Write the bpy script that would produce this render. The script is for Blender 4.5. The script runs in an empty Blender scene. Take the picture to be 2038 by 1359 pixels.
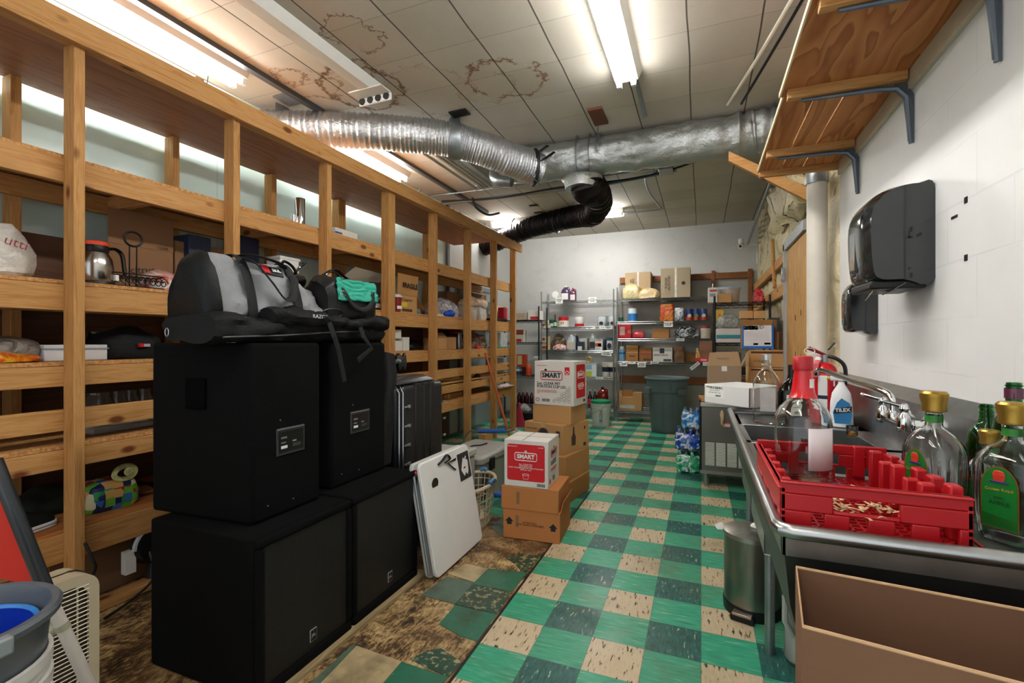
import bpy, bmesh, math, random
from mathutils import Vector, Matrix, noise
random.seed(7)
PI = math.pi
SC = bpy.context.scene
COL = SC.collection

# ---------------------------------------------------------------- camera, world, exposure
CAM_H, YAW, FPX = 1.337, 0.380, 942.2
cd = bpy.data.cameras.new('camera'); cd.sensor_width = 36.0; cd.lens = FPX / 2038 * 36.0
cd.clip_start = 0.02; cd.clip_end = 60
cam = bpy.data.objects.new('camera', cd); COL.objects.link(cam)
cam.location = (0, 0, CAM_H); cam.rotation_euler = (PI / 2, 0, YAW)
SC.camera = cam
W = bpy.data.worlds.new('world'); SC.world = W; W.use_nodes = True
W.node_tree.nodes['Background'].inputs[0].default_value = (0.93, 0.96, 1.0, 1)
W.node_tree.nodes['Background'].inputs[1].default_value = 0.5      # soft fill, let in where the room is left open behind the camera
SC.view_settings.view_transform = 'Standard'; SC.view_settings.look = 'None'
SC.view_settings.gamma = 1; SC.view_settings.use_curve_mapping = False
SC.view_settings.exposure = 1.4
TUBE_STRENGTH = 22.0

# ---------------------------------------------------------------- measuring: rays of the survey camera onto real planes
_F = Vector((-math.sin(YAW), math.cos(YAW), 0)); _R = Vector((math.cos(YAW), math.sin(YAW), 0)); _U = Vector((0, 0, 1))
def on(px, py, ax, v):
    d = _F + _R * ((px - 1019) / FPX) + _U * ((679.5 - py) / FPX)
    k = 'XYZ'.index(ax); c = Vector((0, 0, CAM_H)); t = (v - c[k]) / d[k]
    return c + d * t
# rack frame: s runs along the rack, d runs back from its front face
RA = Vector((-2.707, 1.283, 0)); _e = Vector((0.0165, 0.99986, 0)).normalized(); _n = Vector((-_e.y, _e.x, 0))
RROT = -0.0165
def rk(s, d, z): return RA + _e * s + _n * d + Vector((0, 0, z))
def rks(px, d=0.089):
    dd = _F + _R * ((px - 1019) / FPX); t = ((RA + _n * d) @ _n) / (dd @ _n)
    return (dd * t - RA) @ _e
def rkz(px, py, d=0.089):
    dd = _F + _R * ((px - 1019) / FPX); t = ((RA + _n * d) @ _n) / (dd @ _n)
    return CAM_H + t * (679.5 - py) / FPX

# ---------------------------------------------------------------- mesh building
class MB:
    def __init__(s): s.bm = bmesh.new(); s.mi = 0
    def box(s, x0, x1, y0, y1, z0, z1):
        v = [s.bm.verts.new(c) for c in ((x0,y0,z0),(x1,y0,z0),(x1,y1,z0),(x0,y1,z0),(x0,y0,z1),(x1,y0,z1),(x1,y1,z1),(x0,y1,z1))]
        for f in ((3,2,1,0),(4,5,6,7),(0,1,5,4),(1,2,6,5),(2,3,7,6),(3,0,4,7)):
            s.bm.faces.new([v[i] for i in f]).material_index = s.mi
        return s
    def cb(s, cx, cy, cz, sx, sy, sz): return s.box(cx-sx/2, cx+sx/2, cy-sy/2, cy+sy/2, cz-sz/2, cz+sz/2)
    def ring(s, pts): return [s.bm.verts.new(p) for p in pts]
    def bridge(s, a, b, closed=True):
        n = len(a)
        for i in range(n if closed else n-1):
            j = (i+1) % n
            s.bm.faces.new((a[i], a[j], b[j], b[i])).material_index = s.mi
    def loft(s, rings, cap=(True, True)):
        R = [s.ring(r) for r in rings]
        for a, b in zip(R, R[1:]): s.bridge(a, b)
        if cap[0]: s.bm.faces.new(list(reversed(R[0]))).material_index = s.mi
        if cap[1]: s.bm.faces.new(R[-1]).material_index = s.mi
        return s
    def lathe(s, prof, c=(0,0,0), n=24, ex=1.0, ey=1.0, cap=(True, True), power=None):
        rings = []
        for r, z in prof:
            ring = []
            for i in range(n):
                a = 2*PI*i/n; ca, sa = math.cos(a), math.sin(a)
                if power: ca = math.copysign(abs(ca)**power, ca); sa = math.copysign(abs(sa)**power, sa)
                ring.append((c[0]+r*ex*ca, c[1]+r*ey*sa, c[2]+z))
            rings.append(ring)
        return s.loft(rings, cap)
    def tube(s, pts, r, n=8, cap=True, closed=False, flat=None):
        pts = [Vector(p) for p in pts]; m = len(pts); rs = r if isinstance(r, (list, tuple)) else [r]*m
        up = None; rings = []
        for i, p in enumerate(pts):
            if closed: t = (pts[(i+1) % m]-pts[i-1]).normalized()
            else: t = (pts[min(i+1, m-1)]-pts[max(i-1, 0)]).normalized()
            if up is None:
                up = Vector((0,0,1)) if abs(t.z) < .9 else Vector((1,0,0))
            sd = t.cross(up).normalized(); up = sd.cross(t).normalized()
            fa = flat if flat else 1.0
            rings.append([p+sd*rs[i]*math.cos(2*PI*k/n)+up*rs[i]*fa*math.sin(2*PI*k/n) for k in range(n)])
        R = [s.ring(q) for q in rings]
        for a, b in zip(R, R[1:]): s.bridge(a, b)
        if closed: s.bridge(R[-1], R[0])
        elif cap:
            s.bm.faces.new(list(reversed(R[0]))).material_index = s.mi; s.bm.faces.new(R[-1]).material_index = s.mi
        return s
    def cyl(s, p, q, r, r2=None, n=16): return s.tube([p, q], [r, r if r2 is None else r2], n)
    def prism(s, poly, h, f=lambda x, y, z: (x, y, z)):
        a = [f(x, y, 0) for x, y in poly]; b = [f(x, y, h) for x, y in poly]
        return s.loft([a, b])
    def quad(s, *pts): s.bm.faces.new([s.bm.verts.new(p) for p in pts]).material_index = s.mi; return s
    def slab(s, p0, p1, p2, p3, t):
        p = [Vector(q) for q in (p0, p1, p2, p3)]; nn = (p[1]-p[0]).cross(p[3]-p[0]).normalized()*t
        return s.loft([[q for q in p], [q+nn for q in p]])
    def sphere(s, c, r, sx=1, sy=1, sz=1, n=12):
        prof = [(max(1e-4, math.sin(PI*i/n))*r, -math.cos(PI*i/n)*r*sz) for i in range(n+1)]
        return s.lathe(prof, c, n*2 if n < 12 else 24, sx, sy)
    def jitter(s, a, f=8.0, seed=0.0):
        for v in s.bm.verts: v.co += noise.noise_vector(v.co*f+Vector((seed, seed*1.7, 3.1)))*a
        return s
    def wrinkle(s, a, f=6.0, seed=0.0, cuts=2):   # fold-like creases: ridged noise on a finer mesh
        bmesh.ops.subdivide_edges(s.bm, edges=list(s.bm.edges), cuts=cuts, use_grid_fill=True, smooth=.4)
        s.bm.normal_update()
        for v in s.bm.verts:
            q = Vector((v.co.x*f, v.co.y*f*.8, v.co.z*f*1.6))+Vector((seed, seed*2.1, 0)); r = 1-abs(noise.noise(q))*2.4; r2 = 1-abs(noise.noise(q*2.3))*2.4
            v.co += v.normal*a*(max(-.6, r)*.7+max(-.6, r2)*.35-.5)
        return s
    def rot(s, ang, axis='Z', c=(0,0,0)):
        bmesh.ops.rotate(s.bm, verts=s.bm.verts, cent=c, matrix=Matrix.Rotation(ang, 3, axis)); return s
    def mv(s, x, y, z): bmesh.ops.translate(s.bm, verts=s.bm.verts, vec=(x, y, z)); return s
    def build(s, name, mats, parent=None, bevel=0, smooth=False, sub=0, seg=2, solid=0, label=None):
        bmesh.ops.recalc_face_normals(s.bm, faces=s.bm.faces)
        me = bpy.data.meshes.new(name); s.bm.to_mesh(me); s.bm.free()
        for m in (mats if isinstance(mats, (list, tuple)) else [mats]): me.materials.append(m)
        o = bpy.data.objects.new(name, me); COL.objects.link(o)
        if parent: o.parent = parent
        if solid:
            q = o.modifiers.new('solid', 'SOLIDIFY'); q.thickness = solid; q.offset = 0
        if bevel:
            q = o.modifiers.new('bevel', 'BEVEL'); q.width = bevel; q.segments = seg; q.limit_method = 'ANGLE'; q.angle_limit = 0.6
        if sub:
            q = o.modifiers.new('sub', 'SUBSURF'); q.levels = sub; q.render_levels = sub
        if smooth or sub or bevel:
            for p in me.polygons: p.use_smooth = True
            if not sub and hasattr(me, 'set_sharp_from_angle'): me.set_sharp_from_angle(angle=0.7)
        if label: o['label'] = label
        return o
def crv(pts, k=6, closed=False):
    P = [Vector(p) for p in pts]; out = []; m = len(P)
    for i in range(m if closed else m-1):
        a = P[(i-1) % m] if closed or i > 0 else P[i]*2-P[i+1]
        b, c = P[i], P[(i+1) % m]
        d = P[(i+2) % m] if closed or i+2 < m else c*2-b
        for j in range(k):
            t = j/k
            out.append(0.5*((2*b)+(c-a)*t+(2*a-5*b+4*c-d)*t*t+(3*b-a-3*c+d)*t**3))
    if not closed: out.append(P[-1])
    return out
def rrect(w, h, r, n=4, c=(0,0)):
    out = []
    for qx, qy, a0 in ((1,1,0),(-1,1,PI/2),(-1,-1,PI),(1,-1,1.5*PI)):
        for i in range(n+1):
            a = a0+PI/2*i/n; out.append((c[0]+qx*(w/2-r)+r*math.cos(a), c[1]+qy*(h/2-r)+r*math.sin(a)))
    return out
def tag(o, label, cat, group=None, kind=None):
    o['label'] = label; o['category'] = cat
    if group: o['group'] = group
    if kind: o['kind'] = kind
    return o
def thing(name, label, cat, loc=(0,0,0), rz=0, group=None):
    o = bpy.data.objects.new(name, None); COL.objects.link(o); o.empty_display_size = 0.05
    o.location = loc; o.rotation_euler = (0, 0, rz)
    return tag(o, label, cat, group)
def struct(o): o['kind'] = 'structure'; return o
def dup(root, loc, rz=None, label=None, group=None):
    r = root.copy(); COL.objects.link(r); r.location = loc
    if rz is not None: r.rotation_euler = (0, 0, rz)
    if label: r['label'] = label
    if group: r['group'] = group
    for ch in [o for o in bpy.data.objects if o.parent == root]:
        c = ch.copy(); COL.objects.link(c); c.parent = r
        for g in [o for o in bpy.data.objects if o.parent == ch]:
            d = g.copy(); COL.objects.link(d); d.parent = c
    return r
def text(body, size, m, parent, loc, face='-y', name='printed_text', rz=0, bold=0.0, align='CENTER', tilt=0, wide=1.0):
    cu = bpy.data.curves.new(name, 'FONT'); cu.body = body; cu.size = size; cu.align_x = align; cu.align_y = 'CENTER'
    cu.offset = bold; cu.extrude = 0.0004; cu.resolution_u = 2; cu.space_line = 0.85
    t = bpy.data.objects.new('tmp', cu); COL.objects.link(t)
    dg = bpy.context.evaluated_depsgraph_get(); me = bpy.data.meshes.new_from_object(t.evaluated_get(dg))
    bpy.data.objects.remove(t); bpy.data.curves.remove(cu)
    me.materials.clear(); me.materials.append(m)
    b = {'-y': Matrix.Rotation(PI/2, 4, 'X'), '+x': Matrix.Rotation(PI/2, 4, 'Z') @ Matrix.Rotation(PI/2, 4, 'X'),
         '-x': Matrix.Rotation(-PI/2, 4, 'Z') @ Matrix.Rotation(PI/2, 4, 'X'), '+z': Matrix.Identity(4)}[face]
    me.transform(Matrix.Translation(loc) @ b @ Matrix.Rotation(tilt, 4, 'Z') @ Matrix.Diagonal((wide, 1, 1, 1)))
    o = bpy.data.objects.new(name, me); COL.objects.link(o); o.parent = parent
    return o

# ---------------------------------------------------------------- materials
class NT:
    def __init__(s, name):
        s.m = bpy.data.materials.new(name); s.m.use_nodes = True; s.t = s.m.node_tree; s.b = s.t.nodes['Principled BSDF']; s._c = None
    def n(s, ty, **kw):
        nd = s.t.nodes.new(ty); ins = kw.pop('ins', {})
        for k, v in kw.items(): setattr(nd, k, v)
        for k, v in ins.items():
            if isinstance(v, bpy.types.NodeSocket): s.t.links.new(v, nd.inputs[k])
            else: nd.inputs[k].default_value = v
        return nd
    def co(s):
        if s._c is None: s._c = s.n('ShaderNodeTexCoord').outputs['Object']
        return s._c
    def sep(s, v=None):
        q = s.n('ShaderNodeSeparateXYZ', ins={0: v or s.co()}); return q.outputs[0], q.outputs[1], q.outputs[2]
    def xyz(s, a, b, c): return s.n('ShaderNodeCombineXYZ', ins={0: a, 1: b, 2: c}).outputs[0]
    def M(s, op, a, b=0.0, c=0.0, clamp=False):
        q = s.n('ShaderNodeMath', operation=op, ins={0: a, 1: b, 2: c}); q.use_clamp = clamp; return q.outputs[0]
    def scale(s, v=(1,1,1), loc=(0,0,0), src=None):
        return s.n('ShaderNodeMapping', ins={'Vector': src or s.co(), 'Scale': v, 'Location': loc}).outputs[0]
    def noise(s, sc=5, det=3, rough=.5, vec=None, dist=0.0):
        return s.n('ShaderNodeTexNoise', ins={'Vector': vec or s.co(), 'Scale': sc, 'Detail': det, 'Roughness': rough, 'Distortion': dist}).outputs[0]
    def ramp(s, f, stops, interp='LINEAR'):
        q = s.n('ShaderNodeValToRGB', ins={0: f}); cr = q.color_ramp; cr.interpolation = interp
        while len(cr.elements) < len(stops): cr.elements.new(0.5)
        for e, (p, c) in zip(cr.elements, stops):
            e.position = p; e.color = (*c, 1) if not isinstance(c, float) else (c, c, c, 1)
        return q.outputs[0]
    def mix(s, f, a, b, mode='MIX'):
        q = s.n('ShaderNodeMix', data_type='RGBA', blend_type=mode)
        for k, v in ((0, f), (6, a), (7, b)):
            if isinstance(v, bpy.types.NodeSocket): s.t.links.new(v, q.inputs[k])
            else: q.inputs[k].default_value = (*v, 1) if isinstance(v, tuple) else v
        return q.outputs[2]
    def set(s, **kw):
        for k, v in kw.items():
            k = {'col': 'Base Color', 'rough': 'Roughness', 'metal': 'Metallic', 'trans': 'Transmission Weight', 'ior': 'IOR',
                 'spec': 'Specular IOR Level', 'coat': 'Coat Weight', 'alpha': 'Alpha', 'emit': 'Emission Color', 'es': 'Emission Strength', 'sss': 'Subsurface Weight'}[k]
            if isinstance(v, bpy.types.NodeSocket): s.t.links.new(v, s.b.inputs[k])
            else: s.b.inputs[k].default_value = (*v, 1) if isinstance(v, tuple) else v
        return s
    def bump(s, h, st=.3, dist=.01):
        q = s.n('ShaderNodeBump', ins={'Height': h, 'Strength': st, 'Distance': dist}); s.t.links.new(q.outputs[0], s.b.inputs['Normal']); return s
def hexc(h):
    c = [int(h[i:i+2], 16)/255 for i in (0, 2, 4)]
    return tuple(x/12.92 if x <= .04045 else ((x+.055)/1.055)**2.4 for x in c)
_MC = {}
def P(h, rough=.5, metal=0.0, var=.08, vs=12, bump=0.0, coat=0.0, trans=0.0, spec=.5, stretch=(1,1,1)):
    key = (h, rough, metal, var, vs, bump, coat, trans, spec, stretch)
    if key in _MC: return _MC[key]
    m = NT('surface_'+h); c = hexc(h); v = m.scale(stretch)
    nz = m.noise(vs, 3, .55, v)
    m.set(col=m.mix(nz, tuple(max(0, x*(1-var*1.6)) for x in c), tuple(min(1, x*(1+var*1.6)) for x in c)), rough=rough, metal=metal, coat=coat, trans=trans, spec=spec)
    if bump: m.bump(m.noise(vs*6, 3, .6, v), bump, .004)
    _MC[key] = m.m; return m.m
def wood(name, ax, a='c48a4c', b='e0ac6c', c='6d3a18', knots=True, sc=1.0):
    m = NT(name); st = [14.0*sc, 14.0*sc, 14.0*sc]; st['xyz'.index(ax)] = 0.9*sc
    v = m.scale(tuple(st)); g = m.noise(2.2, 4, .6, v, 1.4)
    g2 = m.noise(9, 2, .6, v)
    col = m.ramp(g, [(.3, hexc(a)), (.5, hexc(b)), (.62, hexc(a)), (.75, hexc(b))])
    col = m.mix(m.M('MULTIPLY', g2, .35), col, tuple(x*.55 for x in hexc(a)))
    big = m.noise(1.3, 2, .5); col = m.mix(m.M('MULTIPLY', big, .35), col, hexc(c), 'MULTIPLY')
    if knots:
        ks = [7.0, 7.0, 7.0]; ks['xyz'.index(ax)] = 3.6
        vo = m.n('ShaderNodeTexVoronoi', ins={'Vector': m.scale(tuple(ks)), 'Scale': 1.0, 'Randomness': 1.0}).outputs['Distance']
        kn = m.ramp(vo, [(.09, 1.0), (.17, 0.0)]); col = m.mix(kn, col, hexc(c))
    m.set(col=col, rough=.62, spec=.3); m.bump(g, .15, .002); return m.m
WOODY = wood('pine_lumber', 'y'); WOODZ = wood('pine_post_lumber', 'z', 'bd8446', 'dca868'); WOODX = wood('pine_cross_lumber', 'x')
WOODD = wood('brown_lumber', 'x', '8a5632', 'a0683e', '4a2412')
WOODF = wood('floor_level_lumber', 'y', 'a08a64', 'c4ae84', '5a4426')
def ply(name, a, b, c, ax='y'):
    m = NT(name); st = [4.0, 4.0, 4.0]; st['xyz'.index(ax)] = .5
    g = m.noise(1.6, 2, .45, m.scale(tuple(st)), 1.0)
    w = m.M('FRACT', m.M('MULTIPLY', g, 7.0))
    col = m.ramp(w, [(0, hexc(a)), (.55, hexc(b)), (.9, hexc(c)), (1, hexc(a))])
    f = m.noise(30, 3, .6, m.scale(tuple(x*1.0 for x in st)))
    col = m.mix(m.M('MULTIPLY', f, .3), col, hexc(c)); m.set(col=col, rough=.6, spec=.3); return m.m
PLY = ply('fir_plywood', 'c98a50', 'b87540', '9a5a2a'); PLYDARK = ply('shelf_plywood', 'a5714e', '9c6a48', '8a5a3a')
PLYDOOR = ply('plywood_panel', 'c89c5e', 'bd8f52', 'a97a40', 'z')
def osb():
    m = NT('particle_board'); v = m.noise(60, 4, .7); m.set(col=m.ramp(v, [(.3, hexc('8a5a2e')), (.5, hexc('c08a50')), (.7, hexc('dcae74'))]), rough=.8); return m.m
OSB = osb()
def cardboard(h, corr='y'):
    m = NT('cardboard_'+h); c = hexc(h); z = m.sep()[2]
    n1 = m.noise(3, 3, .5); n2 = m.noise(90, 2, .5, m.scale((.2, .2, 1.5)))
    col = m.mix(n1, tuple(x*.88 for x in c), tuple(min(1, x*1.1) for x in c)); col = m.mix(m.M('MULTIPLY', n2, .18), col, tuple(x*.6 for x in c))
    m.set(col=col, rough=.8, spec=.2); return m.m
CB = cardboard('bd8c58'); CB2 = cardboard('c79a66'); CB3 = cardboard('a87846'); CBD = cardboard('8f6a4c'); CBG = cardboard('a08a74'); CBO = cardboard('c07f4a')
WHITE_CB = P('dcd9d2', .7, var=.03); WHITE = P('e4e4e2', .5, var=.02); PAPER = P('eeeeea', .8, var=.02); OFFW = P('d8d2c0', .5, var=.04)
BLACK = P('111213', .45, var=.1); BLKPL = P('151617', .4, var=.1, bump=.1, spec=.3); BLKGL = P('0c0d0e', .12, var=.05, coat=.5); DKGREY = P('3a3d40', .5, var=.08)
INK = P('1c1c20', .6, var=0); RED = P('c4202a', .35, var=.05); REDG = P('d01822', .22, var=.05, coat=.3); GREY = P('8c8f8c', .5, var=.06); BLUE = P('1550b0', .35, var=.06)
GREEN = P('1f8a4a', .4, var=.06); YEL = P('e8c030', .5, var=.05); ORANGE = P('d8601c', .4, var=.05); NAVY = P('1b2a48', .5); TEAL = P('20a088', .6, bump=.2)
PURPLE = P('5a2440', .15, var=.1, coat=.3); GOLD = P('a8873a', .32, .8, var=.15); BEIGE = P('c8b89a', .5, var=.06); BROWN = P('6a3c22', .6, var=.1); PINK = P('c83a54', .4)
GALV = P('9aa0a4', .38, .85, var=.15, vs=30); STEEL = P('b0b2b2', .3, 1.0, var=.12, vs=9, bump=.04, stretch=(1, 1, 1)); CHROME = P('e6e8ea', .07, 1.0, var=.02)
STEELD = P('a8aaa8', .33, 1.0, var=.2, vs=14, bump=.05); WIRE = P('b4b8ba', .25, 1.0, var=.05); BLKWIRE = P('15181a', .35, .3, var=.1)
FAB = P('131416', .7, var=.2, vs=20, bump=.5, spec=.25); FABG = P('8a8c90', .8, var=.12, vs=14, bump=.5); CARPET = P('0b0c0d', .9, var=.3, vs=90, bump=.8, spec=.12); STRAP = P('1c1d20', .7, bump=.4, vs=40, spec=.3)
def glass(name, h, rough=.02, ior=1.45):
    m = NT(name); m.set(col=hexc(h), rough=rough, trans=1.0, ior=ior); nz = m.noise(25, 2, .5); m.bump(nz, .05, .002); return m.m
LIT_EDGE = P('e6cfa6', .6)
GLASS = glass('clear_glass', 'f6faf8'); GREENGL = glass('green_glass', '2f9a4a'); BROWNGL = glass('brown_glass', '3a140c'); REDGL = glass('red_liquid', 'a01010', .05, 1.35)
CLRPL = glass('clear_plastic', 'eef2f2', .08, 1.3)
def film(name, a, b, rough=.25, alpha=.8):
    m = NT(name); v = m.noise(9, 4, .6, None, 2.0); m.set(col=m.mix(m.ramp(v, [(.42, 0.0), (.58, 1.0)]), hexc(a), hexc(b)), rough=rough, alpha=alpha, spec=.7); m.bump(v, .7, .02); return m.m
FILMW = film('white_plastic_bag', 'e6e2da', 'cfc9be'); FILMR = film('printed_plastic_bag', 'e4e0da', 'c85a4a', .3, 1.0); FILMC = film('clear_bag', 'ccd0cc', '9a9e9a', .2, .7)
# ---------------------------------------------------------------- the room
CZ, XR, YB = 3.28, 0.85, 8.5
T = 0.2286
def floor_material():
    m = NT('vinyl_tile_floor'); x, y, z = m.sep()
    u = m.M('DIVIDE', x, T); v = m.M('SUBTRACT', m.M('DIVIDE', y, T), 12.293-20)
    I = m.M('FLOOR', u); J = m.M('FLOOR', v)
    pi = m.M('ABSOLUTE', m.M('MODULO', I, 2.0)); pj = m.M('ABSOLUTE', m.M('MODULO', J, 2.0))
    beige = m.M('MULTIPLY', m.M('SUBTRACT', 1.0, pi), m.M('SUBTRACT', 1.0, pj)); dark = m.M('MULTIPLY', pi, pj)
    rnd = m.n('ShaderNodeTexWhiteNoise', noise_dimensions='2D', ins={'Vector': m.xyz(I, J, 0.0)}).outputs['Value']
    # flecks: along x in the green tiles, along y in the beige and dark ones
    off = m.M('MULTIPLY', rnd, 17.0)
    fx = m.noise(1, 4, .6, m.xyz(m.M('ADD', m.M('MULTIPLY', x, 9), off), m.M('MULTIPLY', y, 75.0), 0.0))
    fy = m.noise(1, 4, .6, m.xyz(m.M('ADD', m.M('MULTIPLY', x, 80.0), off), m.M('MULTIPLY', y, 17), 0.0), .5)
    fy2 = m.noise(1, 2, .5, m.xyz(m.M('MULTIPLY', x, 75.0), m.M('ADD', m.M('MULTIPLY', y, 15), off), 5.0), .3)
    cl = m.noise(7, 4, .6)
    g = m.ramp(fx, [(.30, hexc('1f6a58')), (.38, hexc('2f9a7a')), (.52, hexc('3aaa86')), (.62, hexc('52b894')), (.70, hexc('d2cfa2'))])
    g = m.mix(m.M('MULTIPLY', cl, .5), g, hexc('2a9a74'))
    d = m.ramp(fy, [(.35, hexc('0c4442')), (.58, hexc('1c6a62')), (.635, hexc('1f6f66')), (.665, hexc('d0ca9e'))])
    b = m.ramp(fy2, [(.31, hexc('1e1810')), (.36, hexc('7a6546')), (.385, hexc('cbb694')), (.6, hexc('d4c2a2')), (.75, hexc('c0a884'))])
    c = m.mix(dark, g, d); c = m.mix(beige, c, b)
    c = m.mix(m.M('MULTIPLY', rnd, .12), c, (.16, .16, .10))
    # joints
    fu = m.M('FRACT', u); fv = m.M('FRACT', v)
    eu = m.M('MINIMUM', fu, m.M('SUBTRACT', 1.0, fu)); ev = m.M('MINIMUM', fv, m.M('SUBTRACT', 1.0, fv))
    e = m.M('LESS_THAN', m.M('MINIMUM', eu, ev), .007)
    c = m.mix(m.M('MULTIPLY', e, .5), c, hexc('3a4a3a'))
    # wear and grime
    w = m.noise(2.3, 5, .65); c = m.mix(m.ramp(w, [(.5, 0.0), (.72, .45)]), c, hexc('6a5c3c'))
    m.set(col=c, rough=m.ramp(m.noise(5, 3), [(.3, .3), (.7, .5)]), spec=.35); m.bump(m.M('ADD', m.M('MULTIPLY', e, -1.0), m.M('MULTIPLY', fx, .3)), .25, .002)
    return m.m
FLOORM = floor_material()
def old_floor():
    m = NT('bare_stained_subfloor'); a = m.noise(5.5, 6, .7, None, .8); b = m.noise(38, 4, .75, m.scale((2.2, .7, 1))); c0 = m.noise(2.1, 3, .5)
    c = m.ramp(m.M('ADD', m.M('MULTIPLY', a, .6), m.M('MULTIPLY', b, .42)), [(.40, hexc('1e160e')), (.47, hexc('4e3a20')), (.52, hexc('97784c')), (.60, hexc('c8ae7e')), (.72, hexc('d8c49a'))])
    c = m.mix(m.ramp(c0, [(.45, 0.0), (.62, .7)]), c, hexc('6a4a28')); m.set(col=c, rough=.6); m.bump(b, .4, .004); return m.m
OLD = old_floor()
def old_tile(h, f):
    m = NT('worn_floor_tile_'+h); a = m.noise(16, 4, .65); b = m.noise(30, 4, .7)
    c = m.mix(a, tuple(x*.6 for x in hexc(h)), tuple(x*1.25 for x in hexc(h))); c = m.mix(m.ramp(b, [(f, 0.0), (f+.07, .8)]), c, hexc('b8a97a'))
    c = m.mix(m.ramp(m.noise(5, 4, .6), [(.5, 0.0), (.68, .55)]), c, hexc('3a2c18')); m.set(col=c, rough=.4); return m.m
OTG, OTD, OTB, OTGG = old_tile('2f7258', .64), old_tile('264c3c', .53), old_tile('b8a47c', .7), old_tile('58705f', .66)
XS = -4*T
b = MB(); b.box(XS, XR, -2.0, YB, -.1, 0); b.box(-3.6, XS, 3.35, YB, -.1, 0); struct(b.build('floor', FLOORM))
b = MB(); b.box(-3.6, XS, -2.0, 3.35, -.1, -.003); struct(b.build('floor', OLD))
def ztile(pix, m, h=.0):
    pts = [on(x, y, 'Z', 0) for x, y in pix]
    b = MB(); b.loft([[(p.x, p.y, -.004) for p in pts], [(p.x, p.y, h) for p in pts]]); struct(b.build('floor_tile', m))
def c2(pts): return [(580+x/2.485, 1000+y/2.485) for x, y in pts]
for pts, m in (([(975,325),(1165,345),(1090,440),(895,402)], OTG), ([(893,404),(1088,442),(1018,550),(812,503)], OTD), ([(810,506),(1016,552),(918,685),(840,660),(730,600)], OTG),
               ([(770,365),(905,395),(810,500),(640,455)], OTGG), ([(775,352),(862,302),(972,326),(905,393)], OTB), ([(1060,272),(1130,255),(1235,262),(1165,340),(1135,335),(1110,305)], OTD),
               ([(322,707),(545,785),(450,895),(330,1010),(60,1010),(145,892)], OTB), ([(547,787),(775,862),(640,1010),(335,1010),(452,895)], OTG), ([(590,775),(660,735),(740,720),(845,790),(775,862)], OTD),
               ([(300,703),(320,708),(142,890),(0,1020),(-60,1020),(108,880)], OTGG), ([(985,120),(1045,70),(1050,170),(1000,130)], OTGG)):
    ztile(c2(pts), m)
b = MB()      # dark seam strip where the two floors meet
b.box(XS-.008, XS+.004, .6, 5.35, -.002, .0025); struct(b.build('floor_seam_strip', P('2e2c26', .4, .5)))
b = MB(); b.box(-1.53, -1.47, .2, 2.36, -.01, .012); struct(b.build('floor_edge_board', WOODF))

def ceiling_mat():
    m = NT('ceiling_tile'); x, y, z = m.sep()
    wob = m.M('MULTIPLY', m.M('SUBTRACT', m.noise(1.1, 2), .5), .03)
    u = m.M('DIVIDE', m.M('ADD', m.M('SUBTRACT', x, -.078), wob), .418); v = m.M('DIVIDE', m.M('ADD', m.M('SUBTRACT', y, 3.16), wob), .412)
    fu = m.M('FRACT', u); fv = m.M('FRACT', v)
    eu = m.M('MINIMUM', fu, m.M('SUBTRACT', 1.0, fu)); ev = m.M('MINIMUM', fv, m.M('SUBTRACT', 1.0, fv))
    lu = m.M('LESS_THAN', eu, .012); lv = m.M('LESS_THAN', ev, .006)
    rnd = m.n('ShaderNodeTexWhiteNoise', noise_dimensions='2D', ins={'Vector': m.xyz(m.M('FLOOR', u), m.M('FLOOR', v), 0.0)}).outputs['Value']
    n1 = m.noise(3, 4, .6); c = m.mix(n1, hexc('c0b9ac'), hexc('d6d1c6')); c = m.mix(m.M('MULTIPLY', rnd, .35), c, hexc('a49c8e'))
    fine = m.noise(120, 2, .6); c = m.mix(m.M('MULTIPLY', fine, .2), c, hexc('908878'))
    wn = m.noise(6, 5, .65); wn2 = m.noise(40, 3, .6)
    wx = m.M('ADD', m.M('MULTIPLY', m.M('SUBTRACT', wn, .5), .32), m.M('MULTIPLY', m.M('SUBTRACT', wn2, .5), .06))
    for cx, cy, r, wd, st, col in ((-1.36, 3.24, .27, .022, .95, '7a4c24'), (-1.55, 3.28, .24, .010, .55, '8a6238'), (-2.42, 2.95, .30, .03, .95, '6a3c18'), (-2.05, 2.42, .16, .012, .9, '6e4420'),
                                   (-2.75, 2.75, .22, .016, .7, '7a5430'), (-1.95, 3.2, .35, .008, .5, '8a6238'), (-2.3, 2.72, .12, .02, .8, '6a3c18'), (-2.8, 2.62, .12, .012, .8, '6a3c18'), (-2.35, 4.5, .2, .03, .5, '8a6a44')):
        dx = m.M('SUBTRACT', x, cx); dy = m.M('SUBTRACT', y, cy)
        dd = m.M('SQRT', m.M('ADD', m.M('MULTIPLY', dx, dx), m.M('MULTIPLY', dy, dy)))
        k = m.M('ABSOLUTE', m.M('SUBTRACT', m.M('ADD', dd, wx), r)); f = m.M('MULTIPLY', m.M('SUBTRACT', 1.0, m.M('DIVIDE', k, wd), clamp=True), st)
        f = m.M('MULTIPLY', f, m.ramp(m.noise(5, 2, .5, m.scale((1, 1, 1), (cx*9, cy*5, 0))), [(.34, 0.0), (.46, 1.0)]))
        ins = m.M('MULTIPLY', m.M('LESS_THAN', m.M('ADD', dd, wx), r), .10)
        c = m.mix(ins, c, hexc('a88a5c')); c = m.mix(f, c, hexc(col))
    c = m.mix(m.M('MULTIPLY', lv, .45), c, hexc('5a5146')); c = m.mix(m.M('MULTIPLY', lu, .85), c, hexc('37302a'))
    m.set(col=c, rough=.8, spec=.2); m.bump(m.M('SUBTRACT', fine, m.M('MULTIPLY', lu, 3.0)), .25, .003); return m.m
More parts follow.
